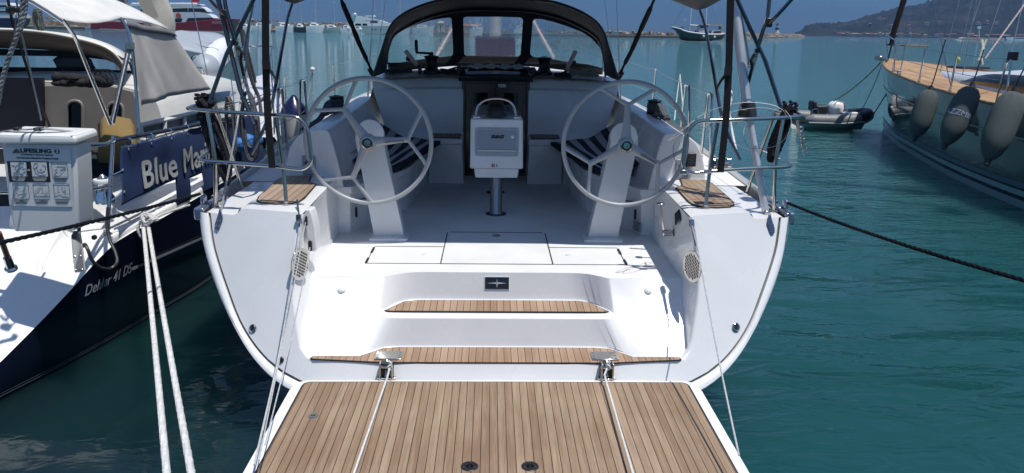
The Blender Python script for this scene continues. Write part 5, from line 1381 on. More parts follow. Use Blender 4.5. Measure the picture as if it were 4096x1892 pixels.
# shore power cable loop
mb = MB(); cp = [U(432,830,5.35),U(428,900,5.3),U(440,960,5.25),U(462,1010,5.2),U(468,1050,5.15),U(440,1075,5.1),U(400,1070,5.0),U(368,1040,4.95),U(352,1000,4.95),U(340,978,4.98),U(332,985,5.0)]
mb.tube(cat(cp,7),0.012,n=8); mb.build('power_cable', BLACKP, NB)
mb = MB(); mb.lathe([(0.018,0),(0.018,0.02),(0.005,0.022)], U(380,948,5.50), 'Y', 12); mb.build('transom_fitting', BLACKP, NB)

# cabin side window, grab rail, hatches
mb = MB(); A_ = []; B_ = []
for y, w_, z in ((9.05,1.385,1.92),(9.7,1.335,1.90),(10.4,1.26,1.865),(11.1,1.13,1.81)):
    A_.append(V((XC+w_*1.03,y,z-0.40))); B_.append(V((XC+w_*1.005+0.01,y,z-0.20)))
mb.loft([A_,B_],closed=False); mb.build('side_window', DGLASS, NB, solid=0.012)
mb = MB(); pts = [V((XC+1.0,8.9,1.93)),V((XC+1.0,8.95,2.0)),V((XC+0.96,9.8,1.99)),V((XC+0.88,10.6,1.95)),V((XC+0.88,10.65,1.88))]; mb.tube(pts,0.012); mb.build('grab_rail', STEEL, NB)
for y, x in ((10.9,0.35),(11.9,0.0)): mb = MB(); mb.box((XC+x,y,1.86 if y<11 else 1.76),(0.5,0.5,0.05)); mb.build('deck_hatch', mat('smoked_acrylic',(0.03,0.03,0.035),0.1), NB, bevel=0.01)
mb = MB(); mb.tube([V((-3.05,y,z)) for y,z in ((9.0,1.02),(10.5,1.10),(12.0,1.18))],0.008,n=5); mb.box((-3.25,10.2,1.10),(0.05,2.2,0.03)); mb.build('jib_track', BLACKP, NB)
# ---- things on the neighbour
GW = thing('gangway', 'white framed gangway with grey panels stowed along the left yacht rail', 'gangway', U(670,500,6.9))
ga, gb_, gc_, gd = AX(562,502,-2.98), AX(800,446,-2.94), AX(800,492,-2.94), AX(564,560,-2.98)
mb = MB()
for u_, v_ in ((ga,gb_),(gb_,gc_),(gc_,gd),(gd,ga),(ga.lerp(gb_,.36),gd.lerp(gc_,.36)),(ga.lerp(gb_,.70),gd.lerp(gc_,.70))): mb.tube([u_,v_],0.022,n=4)
mb.build('gangway_frame', mat('frame_white',(0.62,0.62,0.60),0.5), GW, smooth=False)
mb = MB(); mb.prism([p+V((-0.02,0,0)) for p in (ga,gb_,gc_,gd)],(-0.01,0,0)); mb.build('gangway_panel', mat('panel_grey2',(0.20,0.215,0.235),0.6), GW, smooth=False)
# yellow-brown cover, dark bag with loops, light frame panel
mb = MB(); rings = []
for k, (x,y0) in enumerate(((398,500),(420,468),(470,470),(520,480),(540,520))):
    rings.append([U(x,y0,7.6),U(x+3,y0+60,7.4),U(x-4,y0+120,7.3),U(x,max(650,y0+150),7.3)])
mb.loft(rings, closed=False); tag(mb.build('cloth_cover', canvas_mat('ochre_cloth',(0.22,0.15,0.055),0.9), None, solid=0.03, ang=70), 'ochre cloth bundle in the cockpit behind the left yacht rail', 'cloth')
mb = MB()
rd = random.Random(5)
for i in range(46):
    mb.ball(U(rd.uniform(235,365),rd.uniform(308,334),7.7)+V((0,rd.uniform(-0.05,0.08),0.0)), rd.uniform(0.03,0.06), 9, 6, (rd.uniform(0.8,1.6),1,rd.uniform(0.6,1)))
for i in range(8): mb.ball(U(rd.uniform(385,430),rd.uniform(318,334),7.6), rd.uniform(0.05,0.08), 10, 7, (1.2,1,0.8))
for k in range(3): mb.tube([U(395+14*k,320,7.55)+V((0.09*math.cos(a),0.02*k,0.10*math.sin(a))) for a in [math.pi*j/10 for j in range(11)]],0.006,n=5)
tag(mb.build('dark_bag', BLACKW, None), 'black soft bag with cord loops lying on the left yacht cabin edge', 'bag')
# life sling case
LB = thing('rescue_case', 'white rescue sling case with printed instructions strapped to the left yacht stern rail', 'rescue case', U(170,915,4.95))
yb = 4.93
fr_ = [U(4,572,yb),U(300,578,yb),U(313,890,yb),U(306,921,yb),U(54,925,yb),U(48,900,yb)]
mb = MB(); mb.prism(fr_,(0.012,0.19,0)); mb.build('case_body', mat('case_white',(0.66,0.67,0.66),0.35,var=0.03), LB, bevel=0.018, seg=3)
lid = [U(-14,575,yb-0.03),U(-16,545,yb-0.03),U(-6,531,yb-0.02),U(290,540,yb-0.02),U(302,550,yb-0.03),U(303,577,yb-0.03)]
mb = MB(); mb.prism(lid,(0.014,0.26,0.012)); ld = mb.build('case_lid', mat('case_lid_white',(0.72,0.73,0.70),0.35,var=0.03), LB, bevel=0.022, seg=4)
mb = MB(); stp = [U(5,536,yb+0.02),U(60,528,yb+0.02),U(120,527,yb+0.02),U(180,524,yb+0.02),U(290,536,yb+0.10)]
mb.loft([[p+V((0,-.02,0.012)),p+V((0,.02,0.012)),p+V((0,.02,0.018)),p+V((0,-.02,0.018))] for p in cat(stp,4)],cap=True); mb.build('strap', mat('grey_strap',(0.30,0.31,0.32),0.8), ld, smooth=False)
for px_ in (72,158):
    mb = MB(); mb.box(U(px_,527,yb+0.02)+V((0,0,0.018)),(0.05 if px_ > 100 else 0.035,0.05,0.02)); mb.build('buckle', BLACKP, ld, bevel=0.005)
INK = mat('ink',(0.02,0.02,0.025),0.5)
def on(px,py,d=0.004): return U(px,py,yb-d)
lab = [on(12,592),on(14,590),on(278,598),on(283,604),on(290,822),on(286,827),on(42,823),on(38,818)]
mb = MB(); mb.prism(lab,(0,-0.0015,0)); lb = mb.build('label', mat('label_white',(0.70,0.71,0.69),0.5), LB, smooth=False)
mpx = 4.98/3037
dirx = (on(235,605)-on(60,600)).normalized(); RL = frame(dirx, V((0,0,1)))
text('LIFESLING', 0.036, INK, lb, on(143,604,0.007), RL, offs=0.0014, xs=1.24)
mb = MB(); c = on(228,606,0.0065); mb.lathe([(0.0165,0),(0.0165,0.001)], c, 'Y', 24); mb.build('number_disc', INK, lb)
text('3', 0.034, mat('label_white',(0.62,0.63,0.62),0.5), lb, on(228,606,0.009), RL, offs=0.0014)
mb = MB()
for k in range(5): 
    p = on(66,597+k*3.6,0.007); w_ = 0.010+0.0035*k; mb.prism([p+V((-w_*1.3,0,-0.0018)),p+V((w_,0,-0.0018)),p+V((w_,0,0.0018)),p+V((-w_*0.8,0,0.0018))],(0,-0.001,0))
mb.build('sail_logo', INK, lb, smooth=False)
text('Overboard Rescue System', 0.0165, INK, lb, on(148,619,0.007), RL, offs=0.0003, space=1.12)
text('See Instruction Manual for Complete Details', 0.0145, INK, lb, on(150,633,0.007), RL, offs=0.0004)
mb = MB(); mb.prism([on(28,645,0.006),on(195,646,0.006),on(203,728,0.006),on(38,727,0.006)],(0,-0.0008,0)); mb.build('picture_ground', INK, lb, smooth=False)
GREY = mat('picture_white',(0.68,0.69,0.68),0.5)
def picbox(px,py,w_,h_,fill,tilt=6):
    a,b,c,d = (px,py),(px+w_,py+1),(px+w_+tilt,py+h_),(px+tilt,py+h_)
    q = [on(*p,0.0075) for p in (a,b,c,d)]
    mb = MB()
    if fill: mb.prism(q,(0,-0.0008,0)); return mb.build('picture', GREY, lb, smooth=False)
    for u,v in zip(q,q[1:]+q[:1]): mb.tube([u,v],0.0009,n=4)
    return mb.build('picture_frame', INK, lb, smooth=False)
picbox(41,649,63,57,1); picbox(124,649,62,57,1)
for a,b in ((205,649),(50,734),(131,734),(213,734)): picbox(a,b,62,58,0)
def sk(lines, m=INK, r=0.0009):
    mb = MB()
    for l in lines: mb.tube([on(x,y,0.0092) for x,y in l], r, n=4)
    mb.build('drawing', m, lb, smooth=False)
sk([[(60,668),(75,656),(95,652),(92,664),(70,682),(58,672),(60,668)],[(64,684),(75,690),(82,696)],[(45,662),(58,663)],[(88,676),(102,675)],[(54,690),(66,690)],[(80,698),(88,693),(94,698),(86,702),(80,698)],[(92,688),(104,687)],[(52,698),(66,699)]])
sk([[(133,668),(138,655),(148,651),(150,664),(142,674),(133,670)],[(146,664),(150,684),(166,690),(180,684),(184,668),(170,658)],[(136,674),(142,690),(158,701),(182,699)],[(160,676),(168,680)]])
sk([[(218,670),(226,668),(230,676),(222,680),(216,690),(236,694),(248,684),(262,668)],[(228,655),(262,660)],[(240,668),(266,666)],[(214,700),(226,697)]])
sk([[(62,740),(70,738),(76,742),(72,748),(62,744)],[(62,750),(72,768),(90,766),(104,772)],[(60,782),(84,790),(104,786)],[(90,762),(108,764)]])
sk([[(136,772),(150,758),(168,740),(172,770)],[(150,756),(158,752),(156,762)],[(138,774),(196,774)],[(178,770),(186,764),(190,776)],[(164,790),(190,787)]])
sk([[(232,740),(233,770)],[(246,740),(252,756),(262,760),(260,784)],[(218,776),(240,768),(252,776),(276,778)],[(256,752),(262,750)]])
mb = MB()
for cx_ in (0,1,2):
    for row, base in ((0,712),(1,800)):
        for k in range(3):
            x0 = 48+cx_*82+row*6; y_ = base+k*5.5; w_ = (56,52,44)[k]
            if row == 0 and cx_ < 2: continue
            mb.prism([on(x0+(60-w_)/2,y_,0.0075),on(x0+(60+w_)/2,y_,0.0075),on(x0+(60+w_)/2,y_+2.2,0.0075),on(x0+(60-w_)/2,y_+2.2,0.0075)],(0,-0.0006,0))
mb.build('caption_lines', INK, lb, smooth=False)
mb = MB()
for cx_ in (0,1):
    for k in range(3):
        x0 = 46+cx_*83; y_ = 711+k*5.3; w_ = (56,54,44)[k]
        mb.prism([on(x0+(60-w_)/2,y_,0.009),on(x0+(60+w_)/2,y_,0.009),on(x0+(60+w_)/2,y_+2.0,0.009),on(x0+(60-w_)/2,y_+2.0,0.009)],(0,-0.0006,0))
mb.build('caption_lines', GREY, lb, smooth=False)
text('OR', 0.013, GREY, lb, on(113,681,0.008), RL, offs=0.0004)

# banner laced to the rail
def xb(y): return -2.875+0.022*(y-5.9)
BN = thing('name_banner', 'dark blue fabric banner with grey letters laced along the left yacht rail', 'banner', (-2.87,7.0,1.2))
def bpt(y, z, d=0.0): return V((xb(y)+0.012*math.sin(y*4.0+z*4)+0.0035*math.sin(y*13-z*9)+0.005*math.sin(z*17+y*3)+0.05*(1.6-z)*0.3+d, y - 0.32*(1.6-z)*max(0,1-(y-5.88)/1.2)**2, z))
Ny, Nz = 110, 22
mb = MB(); grid = []
for i in range(Ny+1):
    y = 5.88+3.3*i/Ny; zt_ = 1.60-0.022*(y-5.88) - 0.010*abs(math.sin((y-5.88)*9.5)); zb_ = 1.165+0.02*(y-5.88) if y < 6.74 else 0.94-0.01*(y-6.7)
    grid.append([bpt(y, zt_+(zb_-zt_)*j/Nz) for j in range(Nz+1)])
vs = [p for c in grid for p in c]; fs = []
for i in range(Ny):
    y = 5.88+3.3*(i+0.5)/Ny
    for j in range(Nz):
        zz = grid[i][j].z
        if 6.62 < y < 6.74 and False: continue
        if 6.98 < y < 7.30 and zz < 1.155: continue
        fs.append((i*(Nz+1)+j,(i+1)*(Nz+1)+j,(i+1)*(Nz+1)+j+1,i*(Nz+1)+j+1))
mb.add(vs,fs); mb.build('banner_cloth', canvas_mat('banner_blue',(0.010,0.032,0.105),0.85), BN, ang=70, solid=0.004)
BL = mat('banner_letters',(0.40,0.42,0.41),0.8,var=0.08,vscale=8)
t_ = text('Blue Marin', 0.315, BL, BN, (0,0,0), Matrix.Identity(3), offs=0.0, ext=0.0, align='LEFT', space=1.06, name='lettering')
me = t_.data
bm = bmesh.new(); bm.from_mesh(me); bmesh.ops.triangulate(bm, faces=bm.faces); bmesh.ops.subdivide_edges(bm, edges=[e for e in bm.edges if e.calc_length() > 0.03], cuts=2, use_grid_fill=False); bmesh.ops.triangulate(bm, faces=bm.faces); bmesh.ops.subdivide_edges(bm, edges=[e for e in bm.edges if e.calc_length() > 0.03], cuts=2); bmesh.ops.triangulate(bm, faces=bm.faces); bm.to_mesh(me); bm.free()
t_.matrix_basis = Matrix.Identity(4); parent_to(t_, BN)
off = V(BN.location)
bm = bmesh.new(); bm.from_mesh(me)
src = list(bm.faces); layers = []
for i_, (dx_, dy_) in enumerate(((-0.008,0),(0.008,0),(0,0.005),(0,-0.005))):
    g_ = bmesh.ops.duplicate(bm, geom=src)['geom']
    for e_ in g_:
        if isinstance(e_, bmesh.types.BMVert): e_.co.x += dx_; e_.co.y += dy_; e_.co.z = 0.0008*(i_+1)
bm.to_mesh(me); bm.free()
for v in me.vertices:
    y = 6.16+v.co.x*1.0; z = 1.315+v.co.y*0.98-0.012*(y-6.2)
    v.co = bpt(y, z, 0.018+v.co.z)
t_.matrix_basis = Matrix.Translation(-off)
mb = MB()
for k in range(9):
    y = 5.98+k*0.36; c = V((xb(y)+0.0, y, 1.615-0.022*(y-5.88))); mb.tube([c+V((0.028*math.cos(a),0.02*math.sin(a)*0.6,0.032*math.sin(a))) for a in [2*math.pi*j/12 for j in range(13)]],0.004,n=5)
mb.build('lacing', mat('blue_cord',(0.10,0.22,0.40),0.8), BN)
EY = mat('eyelet',(0.55,0.56,0.57),0.4,metal=0.4)
for y, z in [(5.98+k*0.36, 1.565-0.022*(0.10+k*0.36)) for k in range(9)] + [(5.90,1.42),(5.90,1.26)]:
    mb = MB(); mb.lathe([(0.011,0),(0.011,0.003),(0.006,0.004)], bpt(y,z,0.006), 'X', 12); mb.build('eyelet', EY, BN)
for z in (1.42,1.26): mb = MB(); mb.tube(cat([bpt(5.90,z,0.01), U(448,700 if z > 1.4 else 800,5.70), U(440,690 if z > 1.4 else 790,5.68)],5),0.004,n=5); mb.build('side_lacing', mat('blue_cord',(0.10,0.22,0.40),0.8), BN)

# grey rope loops and small blue bag hanging behind our port rail
def hank(name, top, h, w_, m, label, n=9, r=0.008, seed=1, group=None, drift=0.0, knob=0):
    rd = random.Random(seed); mb = MB()
    if knob:
        for kx in (-0.03,0.015,0.05): rope(mb, cat([V(top)+V((kx+0.014*math.cos(t*0.9), 0.028*math.sin(t*0.9+1), -0.03+0.004*t-0.01*abs(kx)*30)) for t in range(18)],5), r, strands=3, n=4, pitch=r*8, step=r*1.8)
    for k in range(n):
        a = w_*rd.uniform(0.5,1); b = h*rd.uniform(0.8,1.0); dy = rd.uniform(-0.04,0.04); ph = rd.uniform(-0.3,0.3)
        pts = [V(top)+V((a*0.5*math.sin(t+ph*math.sin(t))+drift*(0.5-0.5*math.cos(t)), dy*math.cos(t*0.5)-0.02*k*0.2, -b*(0.5-0.5*math.cos(t)))) for t in [2*math.pi*j/22 for j in range(23)]]
        rope(mb, pts, r, strands=3, n=4, pitch=r*8, step=r*1.8)
    pts = [V(top)+V((w_*0.28*math.cos(a), 0.06*math.sin(a), -h*0.22+0.004*a)) for a in [0.5*j for j in range(40)]]
    rope(mb, pts, r, strands=3, n=4, pitch=r*8, step=r*1.8)
    return tag(mb.build(name, m, None), label, 'rope', group)
hank('rope_hank', U(990,365,6.9), 0.62, 0.17, mat('grey_hank',(0.11,0.115,0.13),0.85,var=0.3,vscale=30), 'grey rope hank hanging in long loops behind the left stern rail', seed=2)
hank('rope_hank', U(915,385,6.6), 0.55, 0.10, mat('brown_grey_hank',(0.14,0.13,0.13),0.85,var=0.3,vscale=30), 'thin brownish rope hank at the right end of the blue banner', n=6, r=0.006, seed=12)
hank('rope_hank', U(152,42,8.6), 0.26, 0.10, mat('green_grey_rope',(0.09,0.11,0.11),0.85,var=0.4,vscale=30), 'green grey rope hank hanging in the gap under the white canopy at far left', n=8, r=0.008, seed=21)
BLK = mat('black_rope_soft',(0.010,0.010,0.013),0.9)
hank('rope_hank', U(812,396,5.25), 0.60, 0.10, BLK, 'thick black mooring rope coil hanging on the left stern rail', n=12, r=0.013, seed=3, drift=0.13, knob=1, group='black rope coils on the stern rails')
hank('rope_hank', U(3155,425,5.30), 0.40, 0.085, BLK, 'thick black mooring rope coil hanging on the right stern rail', n=12, r=0.013, seed=4, drift=-0.10, knob=1, group='black rope coils on the stern rails')
mb = MB(); bc = U(985,580,8.3)
for i, sc in enumerate(((1.3,0.8,0.8),(0.9,0.8,1.0),(0.7,0.7,0.7))): mb.ball(bc+V((0.09*i-0.08,0.03*i,0.02*i)),0.10,12,8,sc)
tag(mb.build('stuff_bag', mat('bright_blue_bag',(0.02,0.16,0.45),0.6,var=0.3,vscale=20), None), 'bright blue bag on the left yacht side deck beyond the banner', 'bag')
# dinghy keel up on the foredeck
DG = thing('inflatable_dinghy', 'white inflatable dinghy with grey bottom, upside down on the left yacht foredeck', 'dinghy', (-5.2,13.8,1.5))
WT = mat('tube_white',(0.72,0.73,0.73),0.5,var=0.04); GT = mat('tube_grey',(0.33,0.37,0.41),0.5,var=0.05)
nE, fE = U(825,268,12.6), U(905,195,15.0)
def tubeD(a, b, name='tube'):
    mb = MB(); pts = cat([a,a.lerp(b,0.35)+V((0,0,0.03)),a.lerp(b,0.75)+V((0,0,0.04)),b],5); mb.tube(pts,[0.21]*len(pts),n=18); mb.build(name, WT, DG)
    d = (a-b).normalized(); q = d.to_track_quat('Z','Y').to_matrix(); mb = MB(); mb.lathe([(0.212,0),(0.205,0.08),(0.16,0.18),(0.09,0.26),(0.02,0.29)], a, rot=q, n=18); mb.build('tube_cone', GT, DG)
tubeD(nE, fE)
sh = V((-1.25,0.1,0.0)); tubeD(nE+sh, fE+sh+V((0.2,0,0)))
mb = MB(); rings = []
for i in range(9):
    t = i/8; c = nE.lerp(fE,t); rings.append([c+V((0.02,0,0.20)),c+V((-0.18,0,0.235+0.05*t)),c+V((-0.63,0,0.30+0.13*math.sin(math.pi*min(1,t*1.1)))),c+V((-1.08,0,0.235+0.05*t)),c+V((-1.27,0,0.2))])
mb.loft([cat(r,3) for r in rings], closed=False); mb.build('dinghy_bottom', GT, DG, ang=70, solid=0.02)
mb = MB()
for t in (0.25,0.45,0.52,0.72):
    c = nE.lerp(fE,t); mb.tube(cat([c+V((0.19,0,-0.05)),c+V((0.12,0,0.19)),c+V((-0.15,0,0.25)),c+V((-0.6,0.05,0.38))],6),0.012,n=5)
mb.build('grab_line', mat('line_grey',(0.2,0.22,0.25),0.7), DG)
# ================================================================== yacht on the right, bow out
RB = thing('sailing_yacht', 'grey green sailing yacht with teak deck and long fenders, moored on the right', 'sailing yacht', (9.5,13,0))
def hullmat():
    m = mat('green_grey_hull', (0.075,0.088,0.086), 0.07, coat=0.6, var=0.05, vscale=0.8, bump=0.05, bscale=0.9); return m
HG = hullmat()
DEp = [(10.62,20.75,1.86),(10.35,20.35,1.84),(9.85,19.4,1.79),(9.22,17.9,1.71),(8.80,16.4,1.63),(8.42,14.9,1.57),(8.12,13.5,1.53),(7.88,12.1,1.49),(7.76,10.9,1.47),(7.74,9.4,1.45),(7.85,7.6,1.43),(8.05,6.0,1.42)]
WLp = [(10.66,20.45,0),(10.45,20.1,0),(10.05,19.0,0),(9.52,17.5,0),(9.12,16.1,0),(8.76,14.8,0),(8.42,13.45,0),(8.17,12.1,0),(8.02,10.9,0),(7.98,9.4,0),(8.08,7.6,0),(8.28,6.2,0)]
DE = resample(cat(DEp,5),60); WL = resample(cat(WLp,5),60)
def axr(y): return 10.64 - 0.035*(20.6-y)
def mirR(p): return V((2*axr(p.y)-p.x, p.y, p.z))
def hp(i, k):      # point on our side of the hull, k 0 water .. 1 deck
    a, b = WL[i], DE[i]; p = a.lerp(b,k); p.x -= 0.10*4*k*(1-k)*min(1,(20.8-p.y)/3); return p
mb = MB()
for f in (lambda p: p, mirR):
    rings = [[f(V((axr(p.y)+(p.x-axr(p.y))*0.9,p.y,-0.5))) for p in WL]]
    for k in (0,0.1,0.25,0.45,0.65,0.85,1.0): rings.append([f(hp(i,k)) for i in range(60)])
    mb.loft(rings, closed=False)
mb.build('hull', HG, RB, ang=60)
mb = MB(); a_ = [hp(i,1) for i in range(60)]; b_ = [mirR(p) for p in a_]
mid_ = [V((axr(p.y),p.y,p.z+0.07)) for p in a_]
DT = V((0,0,-0.02)); mb.loft([[p+DT for p in a_],[p.lerp(q,0.5)+V((0,0,0.02)) for p,q in zip(a_,mid_)],mid_,[p.lerp(q,0.5)+V((0,0,0.02)) for p,q in zip(b_,mid_)],[p+DT for p in b_]], closed=False)
mb.build('teak_deck', teak('teak_deck', 0.06, 0, seam=0.07, base=(0.34,0.20,0.10), light=(0.50,0.33,0.18), grain=0.5), RB, ang=50)
mb = MB(); mb.tube([p+V((-0.005,0,0.01)) for p in a_], 0.024, n=8); mb.tube([p+V((0.005,0,0.01)) for p in b_],0.024,n=8); mb.build('toe_rail', mat('teak_trim',(0.28,0.16,0.08),0.5,var=0.15), RB)
LS = mat('stripe_teal_grey',(0.36,0.50,0.52),0.3); DS = mat('stripe_dark',(0.02,0.035,0.05),0.2)
for z0, z1, mm in ((0.0,0.13,LS),(0.13,0.20,DS),(0.20,0.29,LS),(0.29,0.33,DS),(0.33,0.42,mat('stripe_blue_grey',(0.12,0.18,0.23),0.3))):
    mb = MB()
    a = []; b = []
    for i in range(60):
        for z_, L_ in ((z0,a),(z1,b)):
            k = z_/DE[i].z; L_.append(hp(i,k)+V((-0.006,0,0)))
    mb.loft([a,b],closed=False); mb.build('boot_stripe', mm, RB)
mb = MB(); c_ = [hp(i,0.72)+V((-0.006,0,0)) for i in range(4,58)]; d_ = [hp(i,0.735)+V((-0.006,0,0)) for i in range(4,58)]
mb.loft([c_,d_],closed=False); mb.build('side_line', mat('side_line',(0.30,0.32,0.33),0.3), RB)
for px,py,w_,h_ in ((3577,371,24,34),(3668,403,14,36)):
    def ix(p_, k): return min(range(60), key=lambda j: abs(CX+F_PX*((hp(j,k)-CAM).dot(CR))/((hp(j,k)-CAM).dot(_F))-p_))
    i0, i1 = ix(px-w_/2,0.66), ix(px+w_/2,0.66); i1 = max(i1,i0+1)
    o_ = V((-0.008,0,0)); q = [hp(i0,0.74)+o_,hp(i1,0.74)+o_,hp(i1,0.58)+o_,hp(i0,0.58)+o_]
    mb = MB(); mb.prism(q,(-0.004,0,0)); mb.build('hull_window', DGLASS, RB, smooth=False)
# coachroof
CRm = mat('coach_white',(0.66,0.68,0.70),0.3,coat=0.2)
mb = MB(); rings = []
for y, w_, h in ((18.0,0.05,0.02),(17.2,0.5,0.07),(16.2,0.9,0.13),(15.0,1.15,0.22),(13.8,1.35,0.36),(12.4,1.50,0.48),(11.0,1.58,0.54),(8.5,1.62,0.58)):
    z0 = 1.60+(y-14)*0.03; rings.append(cat([V((axr(y)+u*w_,y,z0+v*h)) for u,v in ((-1.04,-0.05),(-1.0,0.35),(-0.88,0.80),(-0.55,1.0),(0,1.05),(0.55,1.0),(0.88,0.80),(1.0,0.35),(1.04,-0.05))],3))
mb.loft(rings, closed=False); mb.build('coachroof', CRm, RB, ang=60)
mb = MB(); A = []; B = []
for y, w_, h in ((15.2,1.12,0.20),(14.2,1.29,0.32),(13.0,1.44,0.44),(11.5,1.55,0.52),(9.5,1.6,0.56)):
    z0 = 1.60+(y-14)*0.03; A.append(V((axr(y)-1.035*w_,y,z0+0.10*h))); B.append(V((axr(y)-0.975*w_,y,z0+(0.12 if y>15 else 0.72)*h)))
mb.loft([cat(A,4),cat(B,4)],closed=False); mb.build('coachroof_window', DGLASS, RB, solid=0.015)
mb = MB(); mb.box((axr(16.8)-0.1,16.8,1.86),(0.6,0.6,0.05)); mb.build('deck_hatch', mat('smoked_acrylic',(0.03,0.03,0.035),0.1), RB, bevel=0.01)
# stanchions, pulpit, lifelines
tops = []
for px,py,tp in ((3557,262,(3559,160)),(3590,290,(3597,152)),(3660,312,(3669,166)),(3780,345,(3797,178))):
    i = min(range(60), key=lambda j: abs(CX+F_PX*((hp(j,1)-CAM).dot(CR))/((hp(j,1)-CAM).dot(_F))-px)); f = hp(i,1)+V((0.06,0,0)); e = f+V((0.03,0,0.68)); tops.append(e)
    mb = MB(); mb.tube([f,e],0.016,n=7); mb.lathe([(0.03,0),(0.03,0.04),(0.018,0.05)],f,n=8); mb.build('stanchion', STEEL, RB)
def idx(px): return min(range(60), key=lambda j: abs(CX+F_PX*((hp(j,1)-CAM).dot(CR))/((hp(j,1)-CAM).dot(_F))-px))
g1, g2 = hp(idx(3967),1)+V((0.06,0,0)), hp(idx(4005),1)+V((0.06,0,0))
mb = MB(); mb.tube(fillet([g1,g1.lerp(g2,0.25)+V((0.02,0,0.70)),g2.lerp(g1,0.25)+V((0.02,0,0.70)),g2],0.06,5),0.016,n=8); mb.build('gate_hoop', STEEL, RB)
tops.append(g1.lerp(g2,0.3)+V((0,0,0.70)))
lw = mat('wire_steel',(0.2,0.24,0.28),0.35,metal=0.7)
mb = MB()
for dz in (0,-0.33):
    for a,b in zip(tops,tops[1:]): mb.tube(sag(a+V((0,0,dz)),b+V((0,0,dz)),0.01,6),0.0055,n=5)
    tr2 = [mirR(t)+V((0,0,dz)) for t in tops]
    for a,b in zip(tr2,tr2[1:]): mb.tube([a,b],0.0055,n=5)
mb.build('lifeline', lw, RB)
for t in tops[1:4]: mb = MB(); mb.tube([mirR(t),mirR(t)-V((0,0,0.68))],0.016,n=7); mb.build('stanchion', STEEL, RB)
bw = DE[0]
mb = MB(); mb.tube(fillet([tops[0]-V((0,0,0.68)),tops[0]+V((0.0,0.1,0.02)),V((10.45,20.7,2.55)),V((10.8,20.7,2.55)),mirR(tops[0]+V((0,0.1,0.02))),mirR(tops[0]-V((0,0,0.68)))],0.15,4),0.016,n=8)
mb.tube([V((10.5,20.5,1.86)),V((10.47,20.7,2.5))],0.016); mb.build('bow_rail', STEEL, RB)
mb = MB(); mb.box((10.95,20.1,2.27),(0.62,0.26,0.035)); mb.build('bow_seat', mat('teak_trim',(0.28,0.16,0.08),0.5), RB, bevel=0.01)
mb = MB(); q = V((10.6,20.85,1.88)); mb.box(q,(0.22,0.55,0.09)); mb.box(q+V((-0.10,0.15,0.04)),(0.10,0.30,0.12)); mb.build('anchor_roller', STEEL, RB, bevel=0.02)
fl0, fl1 = U(3568,150,20.3), U(3625,-30,19.6); fl1 = fl0 + (fl1-fl0)*6
mb = MB(); N = 120; pts = [fl0.lerp(fl1,i/N) for i in range(N+1)]; mb.tube(pts,[0.070+0.003*math.sin(i*1.3) for i in range(N+1)],n=10); mb.build('furled_sail', canvas_mat('sail_brown_grey',(0.036,0.033,0.035),0.9), RB)
mb = MB(); mb.lathe([(0.11,0),(0.11,0.03),(0.06,0.05),(0.06,0.20),(0.11,0.22),(0.11,0.26)], U(3566,182,20.3), n=18); mb.tube([U(3566,182,20.3),V((10.55,20.6,1.86))],0.02); mb.build('furler_drum', BLACKP, RB)
mb = MB()
for (a,b,y) in (((3805,355),(3724,-30),13.8),((3760,290),(3845,-30),15.5),((3830,250),(3895,-30),14.5),((3850,300),(3912,-30),14.6),((3840,240),(3935,-40),15.0),((3905,300),(4010,-20),13.5),((4045,215),(4062,140),12)):
    mb.tube([U(*a,y), U(*a,y).lerp(U(*b,y+0.5),1.0)+(U(*b,y+0.5)-U(*a,y))*3],0.008,n=5)
mb.build('shroud', lw, RB)
mb = MB(); rope(mb,[U(3940,235,12.5),U(4096,20,12.8),U(4300,-250,13.2)],0.016,strands=3,n=5,step=0.05); mb.build('halyard', mat('pink_flecked_rope',(0.55,0.45,0.44),0.8), RB)
mb = MB(); mq = U(4100,200,11.5); mb.loft([[V((mq.x+0.35+0.1*math.cos(2*math.pi*k/16), 11.5+0.14*math.sin(2*math.pi*k/16), z)) for k in range(16)] for z in (2.0,17)],cap=True); mb.build('mast', mat('mast_alu',(0.5,0.51,0.52),0.35), RB)
mb = MB()
for k in range(3): mb.box(U(4040+11*k,225,11.8),(0.045,0.08,0.13))
mb.build('rope_clutch', BLACKP, RB, bevel=0.01)
mb = MB(); mb.ball(U(3833,240,14.2),0.034,10,8,(1,1,1.6)); mb.build('yellow_line_block', mat('line_yellow',(0.45,0.45,0.05),0.6), RB)
mb = MB(); rope(mb, cat([U(3925,160,13.3),U(3930,200,13.2),U(3915,245,13.1)],5),0.03,strands=3,n=5); rope(mb, cat([U(3945,158,13.3),U(3925,215,13.2),U(3930,260,13.1)],5),0.02,strands=3,n=5); mb.build('rope_bundle', mat('cream_rope',(0.50,0.50,0.42),0.8), RB)
for px,py in ((3590,298),(3880,296)):
    c = UZ(px,py,1.72 if px<3700 else 1.55); mb = MB(); mb.lathe([(0.02,0),(0.018,0.05),(0.012,0.06)],c,n=8); mb.box(c+V((0,0,0.07)),(0.05,0.22,0.02)); mb.build('cleat', STEEL, RB, bevel=0.006)
